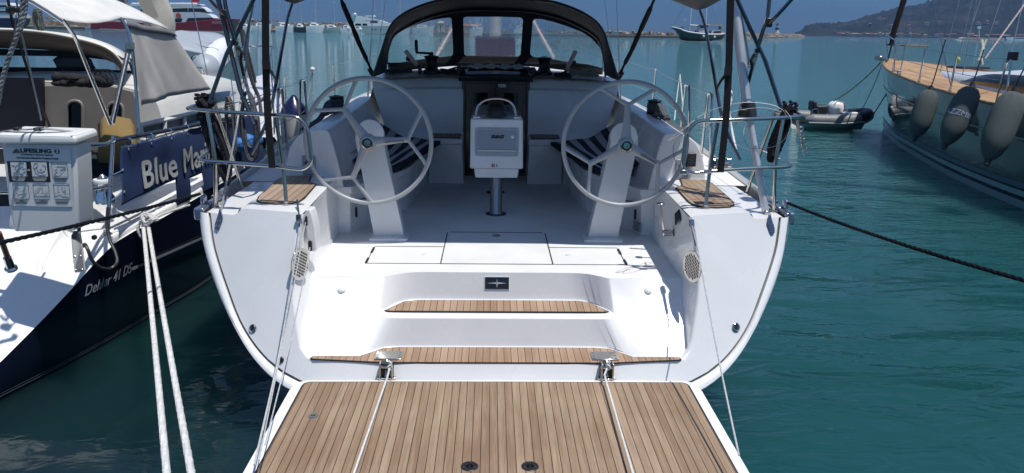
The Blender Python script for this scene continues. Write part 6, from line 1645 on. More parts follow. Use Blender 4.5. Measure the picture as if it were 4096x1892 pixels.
# fenders
FM = mat('fender_cover',(0.062,0.080,0.078),0.92,bump=0.22,bscale=70,var=0.10,vscale=10,stretch=(3,3,0.5))
FMD = mat('fender_end',(0.02,0.022,0.025),0.7)
def fender(top, bot, r, label, extra=None):
    top = V(top); bot = V(bot); F = thing('fender', label, 'fender', top, 'long fenders along the right yacht')
    ax = (top-bot); L = ax.length; q = ax.normalized().to_track_quat('Z','Y').to_matrix(); rings = []
    r *= 0.90; prof = [(0.0,0.14),(0.015,0.26),(0.05,0.42),(0.12,0.64),(0.22,0.85),(0.36,0.97),(0.55,1.0),(0.70,0.99),(0.82,0.90),(0.91,0.74),(0.97,0.52),(1.0,0.26)]
    pr = cat([V((b,0,a)) for a,b in prof],3)
    for p in pr:
        ring = []
        for k in range(40):
            a = 2*math.pi*k/40; pl = (0.10 if p.z > 0.86 else (0.06 if p.z < 0.12 else 0.0))*math.sin(a*11)
            ring.append(bot + q @ V((r*p.x*(1+pl)*math.cos(a), r*p.x*(1+pl)*math.sin(a), L*p.z)))
        rings.append(ring)
    mb = MB(); mb.loft(rings, cap=True); mb.build('fender_body', FM, F, ang=80)
    mb = MB(); mb.tube([top-ax.normalized()*0.01, top+V((0,0,0.09))],[0.055,0.03],n=10); mb.build('fender_neck', FMD, F)
    mb = MB(); mb.tube([bot+ax.normalized()*0.02, bot-ax.normalized()*0.08],[0.05,0.035],n=10); mb.build('fender_tip', FMD, F)
    return F
f1t, f1b = U(3722,362,13.75), U(3662,548,13.55)
f2t, f2b = U(3888,350,12.15), U(3782,578,11.9)
f3t, f3b = U(4058,372,10.75), U(3952,640,10.45)
F1 = fender(f1t, f1b, 0.215, 'green grey long fender nearest the bow of the right yacht')
F2 = fender(f2t, f2b, 0.22, 'green grey long fender with pale boat name, middle of three on the right yacht')
F3 = fender(f3t, f3b, 0.225, 'green grey long fender at the right edge of the photo, nearest of three')
t_ = text('AZZMIN', 0.125, mat('fender_print',(0.22,0.29,0.42),0.8), F2, (0,0,0), Matrix.Identity(3), offs=0.0, ext=0.0)
bm = bmesh.new(); bm.from_mesh(t_.data); bmesh.ops.triangulate(bm, faces=bm.faces); bmesh.ops.subdivide_edges(bm, edges=[e for e in bm.edges if e.calc_length() > 0.03], cuts=2); bm.to_mesh(t_.data); bm.free()
rF = 0.22*0.90+0.008; ax_ = (f2t-f2b).normalized(); e1_ = V((-0.55,-0.84,0)); e1_ = (e1_-ax_*e1_.dot(ax_)).normalized(); e2_ = ax_.cross(e1_)
for v in t_.data.vertices:
    u_ = v.co.x/rF; h_ = v.co.y; c_ = f2t.lerp(f2b, 0.52 - h_/(f2t-f2b).length)
    v.co = c_ + e1_*(rF*math.cos(u_)) + e2_*(rF*math.sin(u_)) - V(F2.location)
t_.matrix_basis = Matrix.Identity(4)
for tp, up_, fd in ((f1t,(3782,160),F1),(f2t,(3935,200),F2),(f3t,(4105,260),F3)):
    e = U(up_[0],up_[1],tp.y+0.25); mb = MB(); mb.tube([tp+V((0,0,0.07)),tp+V((0.05,0.03,0.22)),e],0.011,n=6); mb.build('fender_line', ROPEB, fd)

# tender beside the bow
TD = thing('inflatable_dinghy', 'grey and black inflatable tender with white outboard motor tied at the right yacht bow', 'dinghy', (9.7,21.3,0.1))
yT = 21.6
kT = lambda px,py,y=yT: U(px,py,y)
TGm = mat('tender_grey',(0.17,0.18,0.185),0.5,var=0.05); TDk = mat('tender_black',(0.02,0.021,0.028),0.55); THl = mat('tender_hull',(0.30,0.36,0.36),0.35)
def ttube(dy, m=TGm):
    pts = [V((8.55,yT+dy,0.50)),V((9.0,yT+dy,0.47)),V((9.8,yT+dy,0.47)),V((10.5,yT+dy*0.85,0.52)),V((10.95,yT+dy*0.45,0.60)),V((11.1,yT,0.63))]
    c = cat(pts,6); N = len(c); rr = [0.06+0.16*min(1,i/4) for i in range(N)]
    mb = MB(); mb.tube(c,rr,n=16); mb.build('tube', m, TD)
    cut = int(N*0.60); mb = MB(); mb.tube([p+V((0,0,0.012)) for p in c[cut:]],[0.2235]*(N-cut),n=16); mb.build('tube_patch', TDk, TD)
ttube(-0.62); ttube(0.62)
mb = MB(); mb.tube([V((8.6,yT-0.84,0.42)),V((9.8,yT-0.85,0.40)),V((10.6,yT-0.74,0.45)),V((11.15,yT-0.2,0.58))],0.018,n=6); mb.build('rub_strip', mat('strip_pale',(0.5,0.52,0.52),0.5), TD)
mb = MB(); rings = []
for x, w_, zb_ in ((8.5,0.55,-0.05),(9.5,0.58,-0.10),(10.4,0.45,-0.02),(10.9,0.2,0.25)):
    rings.append([V((x,yT-w_-0.12,0.36)),V((x,yT-w_*0.75,0.12)),V((x,yT,zb_)),V((x,yT+w_*0.75,0.12)),V((x,yT+w_+0.12,0.36))])
mb.loft(rings,closed=False); mb.build('rigid_hull', THl, TD, ang=50)
for c_, d_ in (((9.30,yT,0.72),(0.44,0.50,0.46)),((9.05,yT+0.02,0.92),(0.16,0.44,0.36)),((9.98,yT,0.85),(0.35,0.46,0.34))): mb = MB(); mb.box(c_,d_); mb.build('seat', TDk, TD, bevel=0.07, seg=4)
oc = kT(3357,428); rings = []
for z, r_ in ((0.60,0.22),(0.70,0.27),(0.85,0.29),(0.98,0.27),(1.07,0.20),(1.11,0.10)):
    rings.append([V((oc.x+r_*1.05*math.cos(a), yT-0.1+r_*0.8*math.sin(a), z)) for a in [2*math.pi*k/20 for k in range(20)]])
mb = MB(); mb.loft(rings,cap=True); mb.build('outboard_cowl', WHITEP, TD, ang=60)
mb = MB(); mb.tube([V((oc.x-0.22,yT-0.38,0.98)),V((oc.x-0.1,yT-0.38,1.12)),V((oc.x+0.15,yT-0.38,1.08)),V((oc.x+0.26,yT-0.38,0.92))],0.02,n=7); mb.build('cowl_trim', mat('cowl_grey',(0.35,0.36,0.37),0.4), TD); mb = MB(); mb.box((oc.x,yT-0.05,0.45),(0.16,0.16,0.4)); mb.build('outboard_leg', mat('cowl_grey',(0.35,0.36,0.37),0.4), TD)
mb = MB(); mb.box((10.25,yT-0.45,0.72),(0.55,0.30,0.06)); mb.build('bow_locker', WHITEP, TD, bevel=0.02)
mb = MB(); mb.tube(fillet([V((8.75,yT-0.6,0.62)),V((8.8,yT-0.6,0.86)),V((9.0,yT-0.6,0.86)),V((9.05,yT-0.6,0.62))],0.05,4),0.015); mb.build('grab_handle', STEEL, TD)
TD.scale = (0.74,0.80,0.76); TD.location = (9.12,20.3,0.03)
# lines of the right yacht
def line(name, pts, r, m, label, cat_='rope', strands=3, grp=None, pitch=None, n=6, lump=0.0):
    mb = MB(); rope(mb, pts, r, strands=strands, n=n, pitch=pitch, lump=lump); return tag(mb.build(name, m, None), label, cat_, grp)
line('mooring_line', sag(U(3524,248,20.7), U(3335,402,20.4), 0.10), 0.020, mat('blue_grey_rope',(0.05,0.08,0.11),0.85), 'thick blue grey line from the right yacht bow down to the tender')
line('mooring_line', sag(U(3528,258,20.6), U(3440,450,20.2), 0.12), 0.010, mat('blue_grey_rope',(0.05,0.08,0.11),0.85), 'thin curved line from the right yacht bow to the tender locker')
line('mooring_line', sag(U(3590,300,17.4), U(3478,480,19.8), 0.03), 0.014, mat('blue_grey_rope',(0.05,0.08,0.11),0.85), 'thin straight line from the right yacht side deck to the tender bow')
# ================================================================== lines in the foreground
a0 = U(800,776,4.92); a1 = U(0,945,3.4); a2 = a1 + (a1-a0)*0.9
line('mooring_line', sag(a0,a2,0.03,20), 0.0108, ROPEB, 'thick black laid mooring line crossing in front of the rescue case on the left', strands=3, pitch=0.12)
b0 = U(3152,812,4.93); b1 = U(4096,1075,2.9); b2 = b1 + (b1-b0)*0.6
line('mooring_line', sag(b0,b2,0.05,24), 0.0102, ROPEB, 'thick black laid mooring line running over the water at right', strands=3, pitch=0.12)
# doubled white warp from the neighbour's rail to the quay
k0 = U(583,885,6.0)
def warp(p1, label):
    line('mooring_warp', sag(p1[0], p1[1], 0.06, 24), 0.0150, mat('warp_white',(0.66,0.66,0.64),0.85,bump=0.6,bscale=250,var=0.15,vscale=25), label, strands=4, pitch=0.085, n=6, lump=0.12)
warp((U(574,905,6.0), U(674,1960,2.45)), 'thick white braided mooring rope hanging left of its twin, from the left yacht')
warp((U(594,905,6.0), U(778,1960,2.45)), 'thick white braided mooring rope hanging right of its twin, from the left yacht')
mb = MB(); rd = random.Random(3)
pts = [k0+V((0.055*math.cos(t*1.7)*rd.uniform(.5,1.2)+0.03, 0.05*math.sin(t*1.1), 0.05*math.sin(t*2.3)*rd.uniform(.4,1)+0.02)) for t in range(22)]
rope(mb, cat(pts,6), 0.013, strands=3, n=5, pitch=0.07)
rope(mb, cat([k0+V((-0.04,0,0.0)),k0+V((-0.06,-0.02,-0.06)),k0+V((-0.03,-0.03,-0.13)),k0+V((0.02,-0.03,-0.16)),k0+V((0.03,-0.01,-0.08))],6),0.013,strands=3,n=5)
rope(mb, cat([k0+V((0.05,0.0,0.02)),k0+V((0.12,0.25,0.03)),k0+V((0.16,0.5,0.02))],6),0.010,strands=3,n=5)
tag(mb.build('rope_knot', mat('warp_white',(0.66,0.66,0.64),0.85), None), 'knotted white rope end made fast on the left yacht gunwale', 'knot')
# lines of the swim platform
GR = mat('grey_white_cord',(0.50,0.51,0.51),0.8,bump=0.4,bscale=300,var=0.2,vscale=60)
pL, pR = U(1560,1462,4.20), U(2432,1462,4.20)
line('platform_line', [pL, U(1552,1500,4.12)]+sag(U(1545,1522,4.08), U(1400,1940,3.0),0.0,10), 0.0060, ROPEW, 'thin white line knotted at the left platform hinge, lying over the teak', pitch=0.03)
line('platform_line', [pR, U(2418,1500,4.12)]+sag(U(2424,1522,4.08), U(2546,1940,3.0),0.0,10), 0.0060, ROPEW, 'thin white line knotted at the right platform hinge, lying over the teak', pitch=0.03)
for p, sx in ((pL,1),(pR,-1)):
    mb = MB(); pts = [p+V((sx*0.012*math.cos(t*2.1),-0.02+0.008*math.sin(t),0.025-0.004*t+0.014*math.sin(t*1.3))) for t in range(12)]
    rope(mb, cat(pts,5), 0.006, strands=3, n=4, pitch=0.03); tag(mb.build('rope_knot', ROPEW, None), 'small white knot tied in the %s platform hinge' % ('left' if sx==1 else 'right'), 'knot')
bl = U(1197,880,4.62)
e1, e2, e3 = U(1018,1860,3.0), U(1036,1840,3.02), U(1060,1780,3.12)
line('lifting_line', cat([bl+V((0,0,-0.03)), U(1186,1000,4.50), U(1120,1400,4.02), e1],8), 0.0058, GR, 'grey white cord from the left stern block past the transom, leftmost of three', pitch=0.028)
line('lifting_line', [U(1222,890,4.60), U(1150,1280,4.05), e2], 0.0030, GR, 'thin cord hanging left of the platform, middle of three')
line('lifting_line', [U(1240,990,4.55), U(1170,1340,4.0), e3], 0.0034, GR, 'thin cord from the lower slot of the line housing, rightmost of three')
r0 = U(2766,895,4.60); r1 = U(2795,1010,4.46); r2 = U(2956,1822,3.10)
line('lifting_line', [r0]+sag(r1,r2,0.02,12), 0.0050, GR, 'thin flecked cord from the right stern block down beside the platform', pitch=0.026)
mb = MB(); mb.tube([U(2766,880,4.62),U(2768,905,4.60)],0.018); mb.tube([U(2768,900,4.60),U(2786,985,4.50)],0.010); mb.build('line_block', STEEL, YT)
mb = MB(); mb.tube([U(1197,870,4.63),U(1199,895,4.61)],0.014); mb.box(U(1195,872,4.62),(0.03,0.02,0.04)); mb.tube([U(1188,800,4.8),U(1196,862,4.64)],0.006); mb.build('line_block', STEEL, YT)
# coiled guard wires on the starboard rail
WRM = mat('guard_wire',(0.20,0.21,0.22),0.45,metal=0.5)
mb = MB(); k = lambda x,y,d: U(x,y,d)
mb.tube(cat([k(2735,683,4.84),k(2708,660,4.75),k(2692,600,4.70),k(2712,545,4.72),k(2748,505,4.80),k(2830,448,4.9),k(2960,412,5.0),k(3070,416,5.0),k(3130,440,4.97),k(3150,475,4.94)],8),0.0022,n=6)
mb.tube(cat([k(2674,562,4.70),k(2720,540,4.75),k(2790,522,4.85),k(2880,470,4.95),k(2960,440,5.0),k(3060,432,5.0),k(3125,448,4.97)],8),0.0020,n=6)
mb.tube(cat([k(2760,500,4.85),k(2690,545,4.75),k(2676,564,4.70),k(2742,535,4.78)],8),0.0020,n=6)
mb.tube(cat([k(3140,440,4.96),k(3165,480,4.9),k(3150,540,4.85),k(3110,580,4.85),k(3060,592,4.9),k(3000,590,4.95),k(2976,550,4.95),k(2984,500,5.0),k(3040,460,5.0),k(3120,432,5.0)],8),0.0020,n=6)
tag(mb.build('guard_wire', WRM, None), 'coiled steel guard wire looped round the right stern rail', 'wire')
mb = MB(); mb.box(U(2732,688,4.83),(0.05,0.03,0.03)); tag(mb.build('pelican_hook', STEEL, None, bevel=0.005), 'steel pelican hook clipped to the lower inner corner of the right stern rail', 'hook')
mb = MB(); c0 = U(3188,480,5.1)
mb.tube([c0, U(3196,540,5.1)],0.012,n=7)
for i in range(7): mb.tube([U(3204+3*i,515+16*i,5.1)+V((0.014*math.cos(a),0.008*math.sin(a+i),0.02*math.sin(a))) for a in [2*math.pi*j/10 for j in range(11)]],0.0045,n=5)
tag(mb.build('chain', STEEL, None), 'short bright chain with strap hanging outboard of the right stern rail', 'chain')
# white fender with blue end on the port side deck
FN = thing('fender', 'cream fender with dark blue end standing outside the port side deck', 'fender', U(1180,500,8.0))
c = U(1178,455,8.3)
mb = MB(); mb.lathe([(0.10,-0.42),(0.145,-0.36),(0.155,-0.2),(0.155,0.0)], c, n=22); mb.build('fender_body', mat('fender_cream',(0.62,0.60,0.54),0.5), FN)
mb = MB(); mb.lathe([(0.156,0.0),(0.13,0.06),(0.07,0.14),(0.03,0.18),(0.02,0.2)], c, n=22); mb.build('fender_end', mat('fender_navy',(0.008,0.012,0.06),0.25), FN)
mb = MB(); t_ = U(1250,278,9.0)
mb.tube([U(1222,455,9.0), t_, U(1250,440,9.0)],0.008,n=5); mb.ball(t_,0.03,10,8); tag(mb.build('fender_line', ROPEW, None), 'white line doubled over the port guard wire', 'rope')
mb = MB(); t_ = U(2720,298,9.0)
mb.tube(cat([t_,U(2706,400,8.8),U(2698,480,8.6)],4),0.006,n=5); mb.tube([t_,U(2738,500,8.4)],0.006,n=5); tag(mb.build('fender_line', ROPEW, None), 'white line hanging from the starboard guard wire by the gate', 'rope')
mb = MB(); t_ = U(2918,372,8.2)
rope(mb, cat([t_,U(2925,400,8.2),U(2916,440,8.1),U(2928,520,8.0),U(2945,600,7.6)],5),0.012,strands=3,n=5); mb.ball(t_,0.035,10,8); tag(mb.build('fender_line', ROPEW, None), 'white rope hitched on the starboard guard wire behind the strut', 'rope')
# ================================================================== far shore of the harbour
YF = 380.0
ROCK = mat('breakwater_rock',(0.27,0.225,0.17),0.9,bump=1.0,bscale=0.5,var=0.45,vscale=0.25)
CONC = mat('quay_concrete',(0.34,0.31,0.27),0.85,var=0.15,vscale=0.3)
DCONC = mat('quay_face',(0.085,0.085,0.08),0.8,var=0.3,vscale=0.3)
def wallm(name, pts, zt, thick, m, label, cat_='quay'):
    mb = MB(); 
    for a, b in zip(pts,pts[1:]):
        d = V((b[0]-a[0],b[1]-a[1],0)).normalized(); n = V((-d.y,d.x,0))*thick
        mb.prism([V((a[0],a[1],-1)),V((b[0],b[1],-1)),V((b[0],b[1],zt)),V((a[0],a[1],zt))], n)
    return tag(mb.build(name, m, None, smooth=False), label, cat_)
line_pts = [(-420,410),(-226,404),(-60,392),(40,380),(95,380),(200,560),(300,780),(385,960)]
def along(pts, step):
    out = []
    for a, b in zip(pts,pts[1:]):
        L = math.hypot(b[0]-a[0],b[1]-a[1]); n = max(1,int(L/step))
        for i in range(n): t = i/n; out.append((a[0]+(b[0]-a[0])*t, a[1]+(b[1]-a[1])*t, (b[0]-a[0])/L, (b[1]-a[1])/L))
    return out
qy = wallm('quay_wall', line_pts[:5], 1.25, 10, CONC, 'long low concrete quay across the far side of the harbour')
wf = MB()
for a, b in zip(line_pts[:4],line_pts[1:5]):
    wf.prism([V((a[0],a[1]-0.15,-0.5)),V((b[0],b[1]-0.15,-0.5)),V((b[0],b[1]-0.15,0.95)),V((a[0],a[1]-0.15,0.95))],(0,0.1,0))
wf.build('quay_face', DCONC, qy, smooth=False)
rd = random.Random(11)
mb = MB()
for i, (x,y,dx,dy) in enumerate(along(line_pts,1.6)):
    for r_ in range(3):
        off = 10.5 + r_*2.2 if y < 400 or x < 96 else r_*2.4-1
        if x > 96: off = r_*2.4
        left = x < -20
        h = (5.8 if x < -110 else 4.6 if left else 2.7) if r_ == 2 else ((3.8 if left else 1.7) if r_ == 1 else (1.6 if left else 0.7))
        s_ = rd.uniform(0.5,1.35)*(1 + (y-380)/900); c = V((x-dy*off+rd.uniform(-.6,.6), y+dx*off, h-0.55*s_+rd.uniform(-0.35,0.5)))
        q = Matrix.Rotation(rd.uniform(0,3),3,'Z') @ Matrix.Rotation(rd.uniform(-.5,.5),3,'X')
        mb.box(c,(s_*1.6,s_*1.3,s_*1.2),q)
    mb.box(V((x-dy*(14.5 if x<96 else 3), y+dx*(14.5 if x<96 else 3), (1.9 if x < -20 else 0.7))),(3.2,6,(3.4 if x<-20 else 1.6)))
o = mb.build('breakwater_rocks', ROCK, None, smooth=False); tag(o, 'rubble mound of tan boulders along the far breakwater', 'rocks', kind='stuff')
# far small sheds
def shed(px0,px1,py0,py1,col,label,roof=None,y=392):
    a = U(px0,py1,y); b = U(px1,py0,y); w_ = b.x-a.x; h = b.z
    B = thing('shed', label, 'building', ((a.x+b.x)/2,y,1.2)); mb = MB(); mb.box(((a.x+b.x)/2,y+2,(1.2+h)/2),(w_,4,h-1.2)); mb.build('wall', mat('shed_%s'%label[:5],col,0.8), B, smooth=False)
    mb = MB(); mb.prism([V((a.x-0.3,y-0.3,h)),V((b.x+0.3,y-0.3,h)),V((b.x-0.4,y+2,h+0.9)),V((a.x+0.4,y+2,h+0.9))],(0,0.1,0.02)); mb.prism([V((a.x-0.3,y+4.3,h)),V((b.x+0.3,y+4.3,h)),V((b.x-0.4,y+2,h+0.9)),V((a.x+0.4,y+2,h+0.9))],(0,0.1,0.02)); mb.build('roof', mat('roof_%s'%label[:5],roof or col,0.8), B, smooth=False)
    mb = MB(); mb.box(((a.x+b.x)/2,y-0.02,1.2+(h-1.2)*0.4),(w_*0.2,0.1,(h-1.2)*0.7)); mb.build('door', DGLASS, B, smooth=False)
shed(1855,1925,104,112,(0.35,0.2,0.13),'orange roofed shed on the far quay seen through the centre window',(0.42,0.17,0.08))
shed(1750,1775,92,112,(0.50,0.46,0.36),'small cream block on the far quay seen through the left window')

# ---- moored boats along the quay
WH = mat('boat_white',(0.80,0.81,0.81),0.4); WIN = mat('boat_windows',(0.015,0.017,0.022),0.2)
def hullfar(mb, x0, x1, y, h0, h1, beam=3.6, bowdir=1):
    """side-on hull: stern x0, bow x1"""
    rings = []
    for i in range(9):
        t = i/8; x = x0+(x1-x0)*t; wv = beam/2*(math.sin(min(1,(1-t)*1.6)*math.pi/2))**0.8+0.04; z = h0+(h1-h0)*t**1.5; rk = (x1-x0)*0.05*t
        rings.append([V((x-rk*1.0,y-wv*0.85,-0.3)),V((x,y-wv,z*0.6)),V((x+rk*0.5,y-wv,z)),V((x+rk*0.5,y+wv,z)),V((x,y+wv,z*0.6)),V((x-rk,y+wv*0.85,-0.3))])
    mb.loft(rings, closed=True, cap=True)
def boat(px0, px1, pyw, label, kind='yacht', mast=None, hullm=None, h=1.2, flip=False, cov=None, y=None, bimini=False):
    h *= 1.9
    y = y or UZ((px0+px1)/2, pyw, 0).y
    y = min(max(y,300),385)
    a = U(px0,pyw,y).x; b = U(px1,pyw,y).x
    if flip: a, b = b, a
    B = thing('moored_%s' % kind, label, 'boat', ((a+b)/2,y,0), 'boats moored along the far quay')
    L = b-a; s_ = abs(L)
    mb = MB(); hullfar(mb, a, b, y, h*1.0, h*1.35, beam=max(2.5,min(4.5,s_*0.4))); mb.build('hull', hullm or WH, B, ang=30)
    mb = MB(); c0 = a+L*0.22; c1 = a+L*0.62
    rings = []
    for x, z in ((c0,0.9),(c0+L*0.1,1.5),(c1-L*0.1,1.35),(c1+L*0.12,0.3)):
        rings.append([V((x,y-1.3,h*1.05)),V((x,y-1.05,h*1.05+z)),V((x,y+1.05,h*1.05+z)),V((x,y+1.3,h*1.05))])
    mb.loft(rings,closed=True,cap=True); mb.build('cabin', WH, B, ang=30)
    mb = MB(); mb.box((c0+L*0.22,y-1.22,h*1.05+0.75),(abs(L)*0.26,0.14,0.35)); mb.build('window', WIN, B, smooth=False)
    if mast:
        xm = a+L*0.55; mb = MB(); mb.tube([V((xm,y,h)),V((xm+mast[1],y,h+mast[0]))],0.11,n=6); mb.build('mast', mat('far_mast',(0.38,0.40,0.42),0.4), B)
        mb = MB(); mb.tube([V((xm,y,h+1.6)),V((xm-L*0.42,y,h+1.7))],0.2,n=7); mb.build('boom_cover', cov or mat('cover_blue',(0.03,0.05,0.12),0.8), B)
        mb = MB(); mb.tube([V((b,y,h)),V((xm+mast[1],y,h+mast[0]*0.97))],0.035,n=4); mb.tube([V((a,y,h)),V((xm+mast[1],y,h+mast[0]*0.99))],0.03,n=4); mb.tube([V((xm-1,y-1,h)),V((xm+mast[1],y,h+mast[0]*0.9))],0.03,n=4); mb.build('rigging', mat('far_wire',(0.15,0.17,0.2),0.5), B)
    if bimini:
        mb = MB(); mb.box((a+L*0.15,y,h+2.0),(abs(L)*0.28,2.4,0.12)); mb.build('sun_top', mat('cover_cream',(0.60,0.56,0.47),0.8), B, smooth=False, bevel=0.04)
        mb = MB()
        for q in (0.03,0.27): mb.tube([V((a+L*q,y-1.1,h)),V((a+L*q,y-1.1,h+2.0))],0.05,n=5)
        mb.build('top_post', STEEL, B)
    return B
CC = mat('cover_cream',(0.60,0.56,0.47),0.8); CG = mat('cover_grey',(0.16,0.17,0.19),0.8)
boat(905,950,124,'small light blue hulled boat beside the red ferry bow',hullm=mat('pale_blue_hull',(0.35,0.42,0.48),0.4),h=0.9)
boat(955,1012,126,'white sloop with grey cover, second boat right of the ferry',mast=(17,0.5),cov=CG)
boat(1012,1086,128,'white sloop with blue boom cover between two grey covered sloops',mast=(19,-0.6),h=1.5)
boat(1106,1184,128,'white sloop with cream boom cover right of the port strap',mast=(18,0.4),cov=CC,h=1.5,bimini=False)
boat(1180,1228,128,'dark hulled catamaran with cream covers, between white sloops',hullm=mat('dark_hull',(0.03,0.035,0.045),0.3),mast=(16,0.2),cov=CC,h=1.3,bimini=True)
boat(1228,1298,131,'broad white catamaran with cream sun top',mast=(20,0),cov=CC,h=1.6,bimini=True)
boat(1297,1366,131,'pale green motor boat with raked cabin',h=1.3,hullm=mat('pale_green_hull',(0.33,0.42,0.42),0.35),kind='motorboat')
boat(1364,1414,132,'small white sloop just left of the large motor yacht',mast=(15,0.3),h=1.2)
boat(1410,1462,132,'small white day boat under the bow of the large motor yacht',h=1.0,kind='motorboat')
boat(1560,1640,134,'white sloop seen blurred in the left end of the left sprayhood window',mast=(17,0),cov=CC,h=1.5)
boat(1650,1735,134,'white motor boat seen through the middle of the left sprayhood window',h=1.6,kind='motorboat')
boat(1880,1930,136,'white boat in the left half of the centre sprayhood window',h=1.6,mast=(14,0),cov=CC)
boat(2055,2105,138,'white sloop seen in the right end of the centre sprayhood window',h=1.7,mast=(15,0),cov=CG)
# large motor yacht
MY = thing('motor_yacht', 'large white flybridge motor yacht with pale green hull left of the sprayhood', 'motor yacht', (U(1470,134,360).x,360,0))
y = 358; f = lambda px,py: U(px,py,y)
PG2 = mat('pale_green_hull',(0.33,0.42,0.42),0.35)
mb = MB(); mb.prism([f(1452,134),f(1530,136),f(1590,118),f(1640,104),f(1450,106),f(1446,128)],(0,5,0)); mb.build('hull', PG2, MY, smooth=False)
mb = MB(); mb.prism([f(1395,108),f(1640,105),f(1600,98),f(1545,90),f(1520,80),f(1400,86),f(1392,98)],(0,4.6,0)); mb.build('deck_house', WH, MY, smooth=False)
mb = MB(); mb.prism([f(1410,86),f(1520,82),f(1470,70),f(1420,62),f(1408,70)],(0,4.0,0)); mb.build('flybridge', WH, MY, smooth=False)
mb = MB(); mb.prism([f(1460,66),f(1500,66),f(1495,61),f(1464,61)],(0,3.0,0)); mb.tube([f(1468,80),f(1468,64)],0.15); mb.tube([f(1494,80),f(1494,64)],0.15); mb.build('sun_top', WH, MY, smooth=False)
mb = MB(); mb.ball(f(1420,58),0.7,10,8); mb.tube([f(1412,70),f(1414,54)],0.3); mb.build('radar_mast', WH, MY)
for a,b,c,d in ((1420,94,1446,102),(1449,94,1470,102),(1480,84,1512,91)):
    mb = MB(); mb.prism([f(a,d),f(c,d),f(c-3,b),f(a+2,b)],(0,-0.05,0)); mb.build('window', WIN, MY, smooth=False)
for px_ in (1487,1500,1520): mb = MB(); mb.prism([f(px_,120),f(px_+6,120),f(px_+6,116),f(px_,116)],(0,-0.05,0)); mb.build('porthole', WIN, MY, smooth=False)
# red ferry
FY = thing('ferry', 'red hulled passenger ferry with white superstructure and dark windows', 'ferry', (U(650,120,352).x,352,0))
y = 352; RED = mat('ferry_red',(0.17,0.010,0.018),0.4,var=0.08,vscale=0.3); FWH = mat('ferry_white',(0.60,0.63,0.66),0.45)
def slab(name, pts, d, m, par, dy=0.0, smooth=False, bevel=0): mb = MB(); mb.prism([f(a,b)+V((0,dy,0)) for a,b in pts],(0,d,0)); return mb.build(name, m, par, smooth=smooth, bevel=bevel)
slab('hull', [(360,117),(362,96),(372,87),(470,86),(560,90),(640,94),(700,92),(760,86),(840,78),(936,75),(925,100),(915,126),(885,131),(500,122),(400,118)], 9, RED, FY, bevel=0.3)
slab('boot_top', [(400,118),(500,122),(885,131),(915,127),(917,122),(885,125),(500,117),(400,114)], 0.1, mat('ferry_boot',(0.35,0.33,0.33),0.5), FY, dy=-0.15)
slab('superstructure', [(500,88),(560,92),(640,95),(700,92),(760,86),(820,80),(850,72),(838,60),(812,50),(790,48),(500,50)], 8, FWH, FY, dy=0.5)
slab('upper_deck', [(560,50),(800,50),(826,46),(818,36),(800,26),(770,24),(560,27)], 7, FWH, FY, dy=0.8)
slab('bridge_roof', [(500,24),(770,24),(800,20),(795,16),(700,14),(500,16)], 6, FWH, FY, dy=0.8)
for pts in ([(670,52),(690,34),(748,32),(750,51)],[(752,51),(751,32),(812,34),(826,48)],[(668,92),(668,76),(728,74),(724,88)],[(742,88),(750,72),(850,70),(848,76),(800,82)],[(560,52),(560,36),(650,36),(655,52)],[(600,74),(600,60),(650,60),(650,74)]):
    slab('window', pts, -0.12, WIN, FY, dy=0.75 if pts[0][1] < 60 else 0.45)
mb = MB(); mb.lathe([(1.1,0),(1.1,0.4),(0.5,0.4)], f(713,62)+V((0,0.4,0)), 'Y', 16); mb.build('life_ring', mat('ring_orange',(0.45,0.08,0.04),0.5), FY)
mb = MB()
for k in range(12): 
    mb.tube([f(530+k*22,15)+V((-1.1,2,0)),f(530+k*22,15)+V((1.1,2,0))],0.5,n=8)
mb.build('life_raft_canisters', FWH, FY)
slab('flag', [(758,-6),(790,-8),(792,8),(760,12)], 0.05, mat('flag_red',(0.45,0.02,0.02),0.7), FY, dy=2)
mb = MB(); mb.tube([f(760,20)+V((0,2,0)),f(756,-20)+V((0,2,0))],0.12); mb.tube([f(660,20)+V((0,2,0)),f(655,-10)+V((0,2,0))],0.15); mb.build('flag_mast', FWH, FY)
text('AGIOS', 1.5, mat('name_pale',(0.45,0.35,0.36),0.6), FY, f(868,90)+V((0,-0.3,0)), ROT_AFT, ext=0.02)
# small white skiff at the quay
mb = MB(); y = 372; hullfar(mb, U(345,112,y).x, U(404,112,y).x, y, 1.1, 1.4, 2.4); tag(mb.build('skiff', mat('pale_blue_hull',(0.35,0.42,0.48),0.4), None, ang=30), 'small pale blue open boat moored at the stern of the red ferry', 'boat')
# dark ship far left
y = 350; DSh = thing('ship', 'dark blue ship with white upper works at the far left edge', 'ship', (U(0,110,y).x,y,0))
slab('hull', [(-900,113),(-900,70),(70,72),(76,76),(66,100),(50,114)], 9, mat('ship_navy',(0.008,0.012,0.028),0.3), DSh, bevel=0.2)
slab('superstructure', [(-800,72),(-800,40),(40,44),(46,56),(72,58),(74,72)], 8, FWH, DSh, dy=0.4); slab('upper_deck', [(-800,40),(-800,8),(20,10),(46,22),(44,36),(38,42)], 7, FWH, DSh, dy=0.8)
slab('window', [(-700,50),(-700,42),(36,44),(40,50)], -0.15, WIN, DSh, dy=0.35); slab('window', [(-700,28),(-700,18),(18,20),(28,28)], -0.15, WIN, DSh, dy=0.75)
